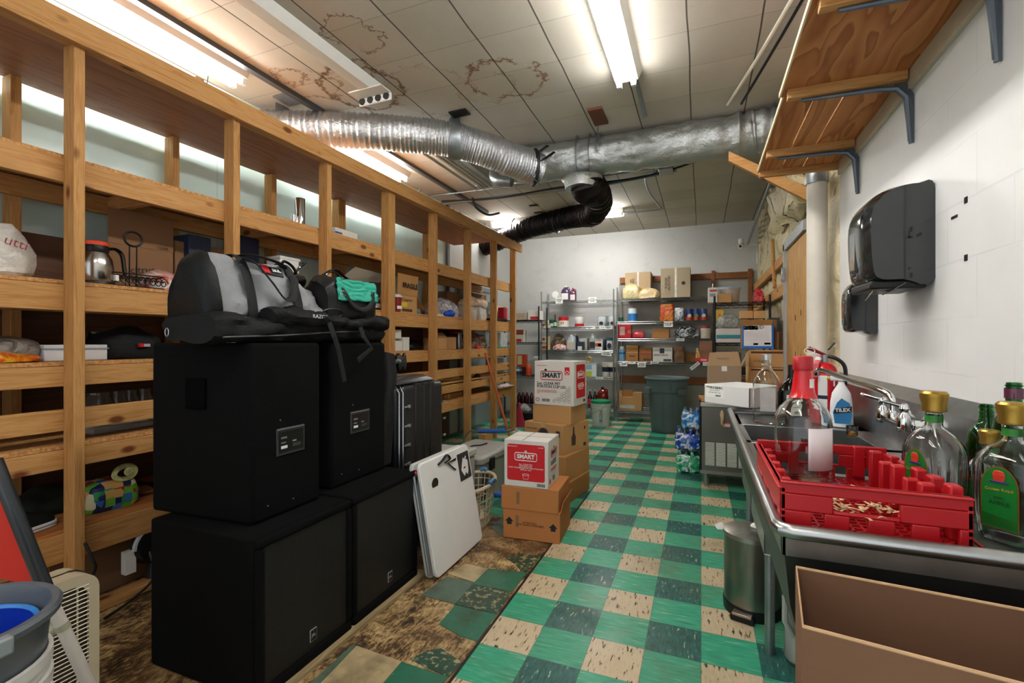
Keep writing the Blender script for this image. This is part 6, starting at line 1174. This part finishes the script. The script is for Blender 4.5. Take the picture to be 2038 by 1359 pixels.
# ---------------------------------------------------------------- things on the timber rack
Z2, Z3, Z4, Z6, Z7 = 2.224, 1.629, 1.241, .851, .451
def rloc(px, d, z): return rk(rks(px, d), d, z)
def rthing(name, label, cat, px, d, z, group=None, rz=0): return thing(name, label, cat, rloc(px, d, z), RROT+rz, group)
def rspan(px0, px1, d): return rks(px1, d)-rks(px0, d)
def rbx2(name, label, px0, px1, py0, d, z, dep, m, cat='cardboard box', group=None, bands=(), py1=None, bev=.004, tape=False):
    L_ = rspan(px0, px1, d); h = rkz((px0+px1)/2, py0, d)-z; t = rthing(name, label, cat, px0, d, z, group)
    MB().box(-dep, 0, 0, L_, 0, h).build('carton_body', m, t, bevel=bev)
    for u0, u1, v0, v1, mm in bands: MB().box(0, .001, L_*u0, L_*u1, h*v0, h*v1).build('printed_area', mm, t)
    return t, L_, h
def rlump(name, label, px0, px1, py0, d, z, dep, m, cat='bag', seed=1, j=.03, f=8, prof=None, group=None):
    L_ = rspan(px0, px1, d); h = rkz((px0+px1)/2, py0, d)-z; b = MB()
    pr = prof or ((0, .80), (.08, .97), (.35, 1.0), (.65, .88), (.85, .6), (1, .2))
    b.loft([[(-dep/2+x*k, L_/2+y*k, v*h) for x, y in rrect(dep, L_, min(L_, dep)*.3, 5)] for v, k in pr]); bmesh.ops.subdivide_edges(b.bm, edges=[e for e in b.bm.edges], cuts=1, use_grid_fill=True); b.jitter(min(j, L_*.12), f, seed)
    o = b.build(name, m, smooth=True); o.location = rloc(px0, d, z); o.rotation_euler = (0, 0, RROT); return tag(o, label, cat, group)
# top shelf
t = rthing('steel_tumbler', 'shiny steel canister standing on the top rack shelf', 'canister', 597, .30, Z2); MB().lathe([(.04, 0), (.04, .25), (.038, .255)], (0, 0, 0), 24).build('can_body', CHROME, t, smooth=True); MB().lathe([(.018, 0), (.018, .11)], (-.0, -.06, 0), 14).build('side_tube', CHROME, t, smooth=True)
rbx2('paper_box', 'flat white carton with a blue stripe lying on the top rack shelf', 667, 712, 458, .25, Z2, .25, WHITE_CB, bands=((0, .3, .5, .65, P('4a5a8a')),)); rlump('paper_sheet', 'spread of white paper lying on the top rack shelf right of the white carton', 705, 752, 483, .16, Z2, .2, PAPER, 'paper', j=.008, prof=((0, 1), (.8, .98), (1, .9)))
# second level, near end
WB = rlump('plastic_bag', 'big white knotted shopping bag with red script at the left edge of the rack', -70, 84, 436, .16, Z3, .32, FILMW, seed=3, j=.04, prof=((0, .9), (.1, 1), (.5, .95), (.8, .75), (1, .5)))
o = text('utti', .06, P('8a2a34', .5), WB, (.012, rspan(-70, 30, .16), .15), '+x', tilt=-.25)
t = rthing('coffee_carafe', 'steel thermal coffee carafe with an orange lid ring and black handle, behind the first post', 'carafe', 190, .24, Z3)
MB().lathe([(.065, 0), (.075, .012), (.075, .10), (.07, .14), (.05, .175), (.045, .19)], (0, 0, 0), 32).build('carafe_body', P('b8b4b0', .22, 1.0, var=.08), t, smooth=True); MB().lathe([(.074, 0), (.078, .004), (.078, .018), (.075, .022)], (0, 0, 0), 32).build('base_ring', BLACK, t, smooth=True)
MB().lathe([(.05, .165), (.056, .18), (.054, .205), (.052, .21)], (0, 0, 0), 28).build('collar', BLKPL, t, smooth=True); MB().lathe([(.055, .208), (.056, .226), (.04, .232), (.005, .233)], (0, 0, 0), 28).build('lid_ring', P('e8481c', .4), t, smooth=True)
MB().tube(crv([(.0, .05, .20), (.0, .09, .205), (.0, .12, .18), (.0, .13, .12), (0, .135, .07)], 6), [.013]*24+[.008], 8, flat=.7).build('handle', BLKGL, t, smooth=True); MB().box(.03, .07, .055, .07, .03, .06).build('tag', PAPER, t)
t, L_, h = rbx2('cardboard_box', 'large dark brown open carton behind the carafe and wire rack', 215, 345, 492, .42, Z3, .2, CBD); MB().box(-.004, .0, 0, L_, h, h+.20).build('open_flap', CBD, t); text('citrus', .06, INK, t, (.003, L_*.5, h*.5), '+x', tilt=.15); text('CLEAR', .022, INK, t, (.003, L_*.82, h*1.05), '+x')
t, L_, h = rbx2('cardboard_box', 'brown carton with a pale cut edge behind the printed bag, on the second level', 348, 455, 488, .45, Z3, .15, CBD)
t = rthing('wire_condiment_rack', 'black wire condiment rack with scroll work and a tall loop handle on the second level', 'wire rack', 232, .17, Z3+.002)
Lr = rspan(232, 335, .17); b = MB()
for z in (.008, .075): b.tube([(x-.09, y+Lr/2, z) for x, y in rrect(.15, Lr, .03, 4)], .0035, 6, closed=True)
for k in range(9): y = Lr*(k+.5)/9; b.tube([(-.015+.0*a, y+.022*math.cos(a)*(1-.08*a), .04+.028*math.sin(a)*(1-.08*a)) for a in [j*.5 for j in range(20)]], .003, 5)
for k in range(5): y = Lr*(k+.5)/5; b.tube([(-.165, y, .008), (-.165, y, .075)], .003, 5)
b.build('basket_wire', BLKWIRE, t, smooth=True)
b = MB(); b.tube([(-.09, Lr*.42, .01), (-.09, Lr*.42, .24)], .004, 6); b.tube([(-.09, Lr*.56, .01), (-.09, Lr*.56, .24)], .004, 6); b.tube([(-.09, Lr*.49+.045*math.cos(a), .28+.04*math.sin(a)) for a in [2*PI*i/24 for i in range(24)]], .006, 8, closed=True); b.build('loop_handle', BLKWIRE, t, smooth=True)
rlump('plastic_bag', 'white bag with red printing next to the wire condiment rack', 305, 372, 535, .30, Z3, .2, FILMR, seed=5, j=.03)
t, L_, h = rbx2('storage_box', 'navy blue box standing behind the second post on the second level', 376, 420, 470, .40, Z3, .2, NAVY, 'storage box'); t, L_, h = rbx2('storage_box', 'tall navy blue box with a white dot right of the second post', 478, 516, 472, .42, Z3, .18, NAVY, 'storage box')
MB().cyl((.0, .05, .25), (.003, .05, .25), .006, n=8).build('white_dot', PAPER, t)
t, L_, h = rbx2('food_container', 'white plastic container stack with a rim, above the grey duffel bag', 558, 596, 512, .25, Z3, .15, WHITE, 'container', bev=.01); MB().box(-.155, .005, -.008, L_+.008, h-.02, h).build('rim', WHITE, t, bevel=.004)
t, L_, h = rbx2('cardboard_box', 'pale carton with a wide raised flap above the teal bag', 662, 745, 560, .30, Z3, .2, CB); MB().slab((.0, L_*.15, h), (.0, L_, h), (.08, L_+.12, h+.1), (.08, L_*.35, h+.12), .004).build('open_flap', cardboard('a8a090'), t)
t, L_, h = rbx2('printed_box', 'dark brown carton with white script left of the post beside the fragile box', 742, 757, 562, .16, Z3, .2, P('3a201c', .5), bands=((0, 1, .1, .25, LWHITE),)); text('Yuen', .06, PAPER, t, (.003, L_*.5, h*.45), '+x', align='CENTER')
t, L_, h = rbx2('cardboard_box', 'open carton printed FRAGILE on its raised flap', 790, 830, 588, .18, Z3, .24, CB2, bands=((.2, .5, .35, .6, P('e8d030')), (.25, .75, .1, .25, P('5a4028'))))
MB().slab((.001, 0, h), (.001, L_, h), (-.02, L_+.05, h+.22), (-.02, .04, h+.22), .004).build('open_flap', CB, t); text('FRAGILE', .072, INK, t, (.012, L_*.52+.03, h+.10), '+x', bold=.002); text('Creamer', .05, INK, t, (.003, L_*.5, h*.75), '+x'); MB().slab((.0, L_, h), (-.2, L_, h), (-.2, L_+.14, h-.1), (0, L_+.14, h-.12), .004).build('open_flap', CB, t)
t = rthing('paper_cup', 'dark red drink cup with white script in front of the fragile carton', 'cup', 790, .14, Z3); MB().lathe([(.035, 0), (.05, .14), (.05, .145)], (0, 0, 0), 20).build('cup_body', P('8a1a20', .4), t, smooth=True); MB().lathe([(.052, .145), (.052, .155), (.035, .175)], (0, 0, 0), 20).build('lid', WHITE, t, smooth=True); curved(.0505, -.9, .9, .03, .06).build('printed_band', PAPER, t, smooth=True)
# second level, far end
rlump('plastic_bag', 'clear bag of plastic lids left of the white sacks on the second level', 876, 915, 592, .3, Z3, .25, film('clear_lids', 'c4c0c4', '8a8488', .2, 1.0), seed=2, j=.03)
t, L_, h = rbx2('cardboard_box', 'open dark carton behind the clear bag of lids', 890, 920, 582, .5, Z3, .14, CBD)
t = rthing('plastic_scoop', 'bright blue rounded plastic scoop on the second rack level', 'scoop', 897, .16, Z3+.045); MB().sphere((0, 0, 0), .05, 1, 1.4, .9).build('scoop_bowl', P('1a5ad0', .25), t, smooth=True); MB().sphere((0, -.10, -.01), .035, 1, 1.4, .9).build('scoop_neck', P('1a5ad0', .25), t, smooth=True)
rlump('paper_scrap', 'cream crumpled paper beside the blue scoop', 873, 886, 624, .18, Z3, .1, P('d8d0b8', .7), 'paper', j=.02); rlump('red_packet', 'red and white packet right of the blue scoop', 907, 922, 630, .14, Z3, .1, film('packet_rw', 'c03040', 'e0d8d8', .3, 1.0), 'packet', seed=4, j=.01)
t, L_, h = rbx2('cardboard_box', 'tall dark open carton standing behind the white sacks', 940, 968, 585, .55, Z3, .1, CBD)
rlump('plastic_sack', 'large white sack, lower of the two between the far rack posts', 938, 972, 612, .2, Z3, .3, FILMW, seed=7, j=.04, prof=((0, .9), (.2, 1), (.8, 1), (1, .8))); rlump('plastic_sack', 'white and orange crumpled sack lying on top of the lower white sack', 940, 972, 590, .24, Z3+.19, .26, film('sack_wo', 'e4dccc', 'd8b088', .4, 1.0), seed=9, j=.05)
rlump('plastic_bag', 'white and tan paper bag between the last two rack posts', 990, 1012, 606, .3, Z3, .2, film('bag_wt', 'd8d0c4', 'a88a68', .5, 1.0), seed=12, j=.04); rbx2('snack_box', 'small red box at the last rack post on the second level', 1003, 1010, 612, .16, Z3, .1, LRED, 'box'); rbx2('black_tray', 'flat black tray lying at the last rack post', 988, 1010, 634, .12, Z3, .3, BLKPL, 'tray')
# third level
rlump('snack_bag', 'crumpled foil snack bag in orange yellow and black at the left of the third level', -20, 92, 700, .16, Z4, .2, film('snack_foil', 'd8501c', 'e8c020', .3, 1.0), seed=3, j=.02, f=12); rlump('paper_bag', 'crumpled brown and clear bag on top of the orange snack bag', -10, 88, 668, .22, Z4+.02, .25, film('bag_dull', '8a8074', '5a5048', .4, 1.0), seed=6, j=.03)
t, L_, h = rbx2('document_box', 'long white box with a lid seam on the third level behind the first post', 88, 214, 686, .22, Z4, .2, P('d4d4d6', .5, var=.02), 'box'); MB().box(-.205, .006, -.004, L_+.004, h*.72, h*.80).build('lid_seam', P('9aa0a4', .5), t)
t = rlump('camera_bag', 'soft black bag with a small red logo on the third level beside the loudspeaker', 212, 345, 650, .20, Z4, .3, FAB, seed=2, j=.025, prof=((0, .95), (.15, 1), (.55, .9), (.85, .6), (1, .3))); y = rspan(212, 283, .2); MB().box(-.005, .012, y-.02, y, .065, .085).build('logo_mark', RED, t); MB().box(-.005, .012, y+.003, y+.035, .067, .083).build('logo_word', P('b8a8a8'), t)
t = rthing('glass_jar', 'dim glass jar at the back of the third level right of the first post', 'jar', 190, .45, Z4); MB().lathe([(.04, 0), (.042, .1), (.03, .13), (.03, .15)], (0, 0, 0), 18).build('jar_body', GREENGL, t, smooth=True)
for a in (('white_box', 'small white carton, lower left of the white pair on the third level', 784, 801, 678, .15, Z4, .15), ('white_box', 'small white carton stacked on the lower left white one', 784, 799, 656, .16, Z4+.125, .14), ('white_box', 'small white carton with a barcode, right of the white pair', 803, 815, 671, .14, Z4, .15)): rbx2(*a, WHITE_CB, 'cardboard box')
t = rlump('black_tray', 'black plastic lids heaped behind the white cartons', 815, 848, 678, .3, Z4, .3, BLKPL, 'tray', seed=5, j=.03)
for i, (x0, x1, y0, lb) in enumerate(((872, 891, 673, 'small brown carton with a raised flap, left of the pair between the middle rack posts'), (893, 908, 671, 'small brown carton, right of the pair between the middle rack posts'))):
    t, L_, h = rbx2('cardboard_box', lb, x0, x1, y0, .17, Z4, .2, CB2)
    if i == 0: MB().slab((0, .02, h), (0, L_, h), (-.08, L_, h+.07), (-.08, .02, h+.05), .004).build('open_flap', CB, t)
t = rthing('steel_pitcher', 'curved steel pitcher beside the small brown cartons', 'pitcher', 913, .18, Z4); MB().lathe([(.045, 0), (.05, .1), (.035, .17), (.04, .2)], (0, 0, 0), 20).build('pitcher_body', P('6a6c70', .2, .9), t, smooth=True)
t = rthing('red_lamp', 'dark red glass lamp shade at the back of the third level', 'lamp', 905, .5, Z4+.22); MB().sphere((0, 0, 0), .1, 1, 1.3, .5).build('shade', P('7a1a20', .2), t, smooth=True); MB().box(-.12, .02, -.2, .2, -.22, -.06).build('crate_behind', BLKPL, t)
rlump('cloth_bundle', 'bundle of brown and pink odds and ends between the far rack posts', 940, 971, 660, .3, Z4, .3, film('bundle', '4a4038', 'a88a78', .4, 1.0), 'bundle', seed=4, j=.05); rlump('red_toy', 'small red and white item on the far third level', 951, 960, 688, .12, Z4, .06, RED, 'toy', j=.01)
t = rthing('glass_jar', 'small clear round jar between the far rack posts', 'jar', 963, .2, Z4+.04); MB().sphere((0, 0, 0), .045).build('jar_body', GLASS, t, smooth=True)
rbx2('green_box', 'bright green box at the last bay of the third level', 990, 1008, 690, .13, Z4, .15, P('1a9a4a', .4), 'box'); rbx2('white_box', 'pale printed box standing behind the green box', 988, 1010, 662, .25, Z4, .12, P('b4b8b8', .5, var=.4, vs=20), 'box')
# open levels below
for i, (px, r, lb) in enumerate(((196, .075, 'large glass bowl behind the rails, leftmost of the row'), (232, .06, 'frosted glass jar lying behind the rails, second of the row'), (258, .055, 'glass jar behind the rails, third of the row'), (286, .055, 'glass jar behind the rails, rightmost of the row beside the loudspeaker'))):
    t = rthing('glass_jar', lb, 'jar', px, .33, Z6+.001, 'glass jars on the fourth level'); MB().lathe([(r*.6, 0), (r, .05), (r, .15), (r*.7, .19), (r*.7, .21)], (0, 0, 0), 20, cap=(True, False)).build('jar_body', P('8a8078', .15, trans=.6), t, smooth=True)
for i, (a, dd, lb) in enumerate(((-.6, .3, 'steam table pan lying low at the left edge of the fourth level'), (.18, .22, 'white tray lying on the fourth level right of the first post'))):
    t = thing('food_tray', lb, 'tray', rk(a, dd, Z6), RROT); MB().box(-.25, 0, 0, .3, 0, .035).build('tray_body', P('a0a09a', .4, var=.2) if i else P('6a625a', .3), t, bevel=.01)
t = rthing('sneaker', 'black high-top sneaker with a white rubber sole on the bottom rack shelf', 'shoe', 40, .20, Z7, None, .25)
b = MB(); b.loft([[(-x*k+.0, y*k2+o, z) for x, y in rrect(.10, .27, .048, 5)] for z, k, k2, o in ((.022, .98, 1, 0), (.045, .96, .97, 0), (.065, .86, .85, -.012), (.085, .72, .62, -.045), (.11, .68, .48, -.062), (.14, .66, .44, -.068))]); b.build('upper', FAB, t, smooth=True)
MB().loft([[(-x, y, z) for x, y in rrect(.105, .28, .05, 5)] for z in (0, .028)]).build('sole', WHITE, t, bevel=.004); MB().loft([[(-x*1.01, y*1.005, z) for x, y in rrect(.105, .28, .05, 5)] for z in (.012, .016)]).build('sole_stripe', P('6a5050'), t)
for k in range(4): MB().tube([(.02, -.01-.028*k, .082+.014*k), (0, -.01-.028*k, .088+.014*k), (-.02, -.01-.028*k, .082+.014*k)], .003, 5).build('lace', P('6a6060', .6), t)
def patch():
    m = NT('patchwork_print'); vo = m.n('ShaderNodeTexVoronoi', distance='CHEBYCHEV', ins={'Vector': m.co(), 'Scale': 24.0, 'Randomness': .3}).outputs['Color']; s_ = m.n('ShaderNodeSeparateColor', ins={0: vo}).outputs[0]
    m.set(col=m.ramp(s_, [(0, hexc('3a78c8')), (.22, hexc('6ab83a')), (.40, hexc('e8e0b8')), (.52, hexc('b03038')), (.64, hexc('d8a860')), (.76, hexc('1a2a5a')), (.9, hexc('2a9a5a'))], 'CONSTANT'), rough=.5); return m.m
PATCH = patch()
t = rthing('canvas_tote', 'colourful beach-print canvas bag in blue green and red on the bottom rack shelf', 'bag', 180, .15, Z7)
L_ = rspan(180, 288, .15); b = MB(); b.loft([[(-.11+x*k, L_/2+y*k, z) for x, y in rrect(.2, L_, .05, 5)] for z, k in ((0, .85), (.03, 1), (.08, 1), (.13, .82), (.15, .5))]); b.jitter(.014, 9); b.build('bag_body', PATCH, t, smooth=True)
b = MB(); b.lathe([(.022, 0), (.022, .003)], (0, 0, 0), 16); b.rot(PI/2, 'Y'); b.mv(.0, L_*.68, .19); 
b.tube([(-.03, L_*.68+.05*math.cos(2*PI*i/20), .18+.035*math.sin(2*PI*i/20)) for i in range(20)], .014, 6, closed=True); b.build('ring_emblem', P('c8b878', .5, var=.8, vs=30), t)
rlump('clothes_pile', 'dark heap of clothing behind the beach-print bag', 175, 330, 985, .35, Z7, .25, P('2a2220', .8, var=.5, bump=.4), 'clothes', seed=3, j=.04); rlump('clothes_pile', 'dark green and black heap of clothing behind the sneaker', 60, 175, 975, .36, Z7, .25, P('1c2218', .8, var=.5, bump=.4), 'clothes', seed=8, j=.04)
rlump('leather_shoe', 'worn brown leather shoe at the right end of the bottom rack shelf', 262, 310, 975, .22, Z7+.04, .12, P('6a3a24', .4, var=.3), 'shoe', seed=4, j=.02)
t = thing('desk_fan', 'rounded dark fan head with a pale rim on the floor under the rack', 'fan', rk(.42, .12, 0), RROT); MB().cyl((-.02, .0, .22), (.03, 0, .22), .11, .09, 24).build('fan_drum', BLKPL, t, smooth=True); MB().tube([(.02, .11*math.cos(a), .22+.11*math.sin(a)) for a in [PI*k/14 for k in range(15)]], .012, 6).build('pale_rim', P('c0c4c8', .3), t, smooth=True); MB().cyl((0, 0, 0), (0, 0, .12), .05, .03, 12).build('stand', BLACK, t)
MB().box(-.04, .0, -.14, -.09, .10, .22).build('paper_sticker', PAPER, t)
pipe_run('cable', 'black cable curling down from the fan head under the rack', [rk(.38, .1, .2), rk(.36, .02, .08), rk(.25, .0, .02), rk(.1, -.05, .01)], .006, BLACK, 'cable')
t = carton('cardboard_box', 'dark carton on the floor deep under the near end of the rack', .3, .8, .24, rk(.02, .55, 0), RROT, CBD); 
t = carton('storage_crate', 'dark crate on the floor under the far end of the rack', .3, .7, .45, rk(2.6, .5, 0), RROT, BLKPL, 'crate', tape=False)
# right bays, low levels
t, L_, h = rbx2('cardboard_box', 'opened small carton with torn flaps on the low shelf beside the rack case', 884, 914, 752, .25, .86, .2, CB2); MB().slab((0, 0, h), (0, L_*.5, h), (-.02, L_*.6, h+.1), (-.02, .1, h+.12), .004).build('open_flap', CB, t)
for i, (x0, x1, lb) in enumerate(((884, 920, 'brown carton with yellow tape behind the lower rails, left of the two'), (941, 970, 'plain brown carton behind the lower rails, right of the two'))): rbx2('cardboard_box', lb, x0, x1, 782, .2, .641, .3, CB, bands=((.2, .3, 0, 1, P('d8b040')),) if i == 0 else ())
t, L_, h = rbx2('cardboard_box', 'wide brown carton on the low shelf behind the black lantern', 941, 972, 735, .30, .86, .2, CB2); t = rthing('lantern', 'small black lantern with a ring handle on the low rack shelf', 'lantern', 950, .15, .86); MB().lathe([(.04, 0), (.04, .03), (.025, .04), (.025, .09), (.035, .1), (.01, .13)], (0, 0, 0), 16).build('lantern_body', BLKGL, t, smooth=True); MB().tube([(0, .02*math.cos(a), .14+.02*math.sin(a)) for a in [2*PI*k/14 for k in range(14)]], .004, 6, closed=True).build('ring', BLKGL, t)
tag(MB().box(-.68, -.10, 2.42, 5.40, .842, .858).build('shelf_board', OSB), 'low particle board shelf in the far bays of the rack', 'shelf board'); bpy.data.objects[-1 if False else 0]
sb = [o for o in bpy.data.objects if o.get('label') == 'low particle board shelf in the far bays of the rack'][0]; sb.location = (0, 0, 0); sb.parent = rack; del sb['label']; del sb['category']
t, L_, h = rbx2('file_box', 'grey metal file box on the low shelf in the last bay', 990, 1009, 712, .2, .86, .2, P('a8acac', .4, .3), 'file box'); MB().cyl((.0, L_*.45, h*.5), (.006, L_*.45, h*.5), .02, n=10).build('latch', BLACK, t)
rlump('plastic_bag', 'white and red crumpled shopping bag hanging out of the last bay', 992, 1022, 772, .03, .70, .14, film('bag_wr', 'dcd8d4', 'b88a8a', .3, 1.0), seed=6, j=.04, prof=((0, .5), (.3, 1), (.7, 1), (1, .6)))
rbx2('wood_block', 'short pine block on the floor at the foot of the last rack bay', 966, 981, 862, .0, 0, .1, WOODX, 'wood block')

# ---------------------------------------------------------------- near left: box fan, bucket stack, sweeper
t = thing('box_fan', 'cream box fan with a wire grille standing in front of the rack', 'fan', (-1.93, .46, 0), 0)
FC = P('c4b89c', .45, var=.1, vs=8); LF, HF = .53, .555
MB().box(-.12, -.01, 0, LF, 0, HF).build('housing_core', P('3a2e26', .6), t, bevel=.05, seg=4)
oc = rrect(LF, HF, .06, 6); ic = rrect(LF-.06, HF-.07, .045, 6); b = MB()
R1 = b.ring([(0.0, x+LF/2, z+HF/2) for x, z in oc]); R2 = b.ring([(0.0, x+LF/2, z+HF/2) for x, z in ic]); R3 = b.ring([(-.012, x+LF/2, z+HF/2) for x, z in ic]); R0 = b.ring([(-.12, x+LF/2, z+HF/2) for x, z in oc])
b.bridge(R0, R1); b.bridge(R1, R2); b.bridge(R2, R3); b.build('frame', FC, t, smooth=True)
b = MB()
for k in range(34): z = .045+k*.0142; b.tube([(.0, .03, z), (.0, LF-.03, z)], .0022, 4)
for y in (.10, .20, .30, .40, .47): b.tube([(-.004, y, .035), (-.004, y, HF-.035)], .003, 4)
b.build('grille_bars', P('d0c6ac', .4), t); MB().box(-.10, -.04, .30, .38, HF-.002, HF+.02).build('switch_knob', P('d8d4c4', .4), t, bevel=.008)
for k in range(5): a = 2*PI*k/5; b = MB(); b.slab((-.05, LF/2, HF/2), (-.05, LF/2+.2*math.cos(a), HF/2+.2*math.sin(a)), (-.03, LF/2+.2*math.cos(a+.7), HF/2+.2*math.sin(a+.7)), (-.03, LF/2+.03, HF/2), .003); b.build('fan_blade', P('b8b0a0', .5), t)
bx, by = -1.455, .48
for i, z in enumerate((.0, .05, .10, .15, .20, .25, .30)):
    t = thing('bucket', ['lowest white ribbed bucket of the nested stack at the lower left', 'second white ribbed bucket from the bottom of the nested stack', 'third white ribbed bucket from the bottom of the nested stack', 'fourth white ribbed bucket from the bottom of the nested stack', 'fifth white ribbed bucket from the bottom of the nested stack', 'sixth white ribbed bucket from the bottom of the nested stack', 'topmost white ribbed bucket, directly under the grey mop pail'][i], 'bucket', (bx, by, z), .3*i, 'nested white buckets')
    MB().lathe([(.118, .0), (.122, .004), (.148, .30), (.153, .302), (.153, .318), (.158, .322), (.158, .345), (.150, .347), (.144, .34), (.115, .01)], (0, 0, 0), 36, cap=(False, False)).build('pail', P('d4d2ce', .35, var=.04), t, smooth=True)
t = thing('mop_bucket', 'oval grey mop pail with a pour lip on top of the white bucket stack', 'bucket', (bx, by, .49), 0)
MB().lathe([(.11, .0), (.13, .005), (.155, .235), (.16, .24), (.172, .243), (.174, .255), (.168, .263), (.155, .262), (.147, .235), (.125, .03), (.002, .025)], (0, 0, 0), 40, cap=(True, False)).build('pail', P('5a6068', .35, var=.05), t, smooth=True); MB().box(.15, .185, -.03, .03, .225, .262).build('handle_lug', P('8a9094', .3), t, bevel=.006)
t = thing('bucket', 'bright blue bucket nested inside the grey mop pail', 'bucket', (bx, by, .53), 0); MB().lathe([(.105, .0), (.128, .17), (.136, .172), (.137, .182), (.128, .184), (.102, .01), (.002, .008)], (0, 0, 0), 36, cap=(False, False)).build('pail', P('1438b0', .3, var=.06), t, smooth=True)
MB().tube([(.132*math.cos(2*PI*k/36), .132*math.sin(2*PI*k/36), .182) for k in range(36)], .006, 6, closed=True).build('rim', P('3a8ae0', .3), t, smooth=True)
t = thing('folding_chair', 'red fabric camp chair leaning on a dark and white tube frame at the lower left', 'folding chair', (0, 0, 0))
q0, q1, q2 = on(-10, 930, 'Z', .95), on(95, 1195, 'Z', .62), on(190, 1370, 'Z', .36)
def pt(px, py, w): 
    d = _F+_R*((px-1019)/FPX)+_U*((679.5-py)/FPX); return Vector((0, 0, CAM_H))+d*w
q0, q1, q2 = pt(-12, 915, 1.32), pt(100, 1195, 1.38), pt(195, 1400, 1.43)
MB().cyl(q0, q1, .0185, n=14).build('dark_tube', P('2e3236', .3, var=.05, coat=.3), t, smooth=True); MB().cyl(q1, q2, .0165, n=14).build('white_tube', P('c4beb6', .4, var=.05), t, smooth=True); MB().cyl(q1+(q2-q1)*.22, q1+(q2-q1)*.27, .0185, n=14).build('joint_ring', P('a0a088', .4), t, smooth=True); MB().sphere(q1+(q2-q1)*.25+Vector((-.02, -.01, -.005)), .018).build('joint_knob', P('a0a088', .4), t, smooth=True)
b = MB(); b.slab(pt(-60, 880, 1.42), pt(-5, 915, 1.34), pt(82, 1168, 1.40), pt(-70, 1140, 1.40), .004); bmesh.ops.subdivide_edges(b.bm, edges=b.bm.edges, cuts=4, use_grid_fill=True); b.jitter(.006, 9); b.build('red_fabric', P('c4200c', .55, var=.08), t, smooth=True)
pipe_run('bungee_cord', 'black hooked cord hanging behind the red camp chair', [rk(.0, -.10, .42), rk(.02, -.12, .34), rk(.03, -.12, .30), rk(.03, -.10, .26)], .007, BLACK, 'cord')
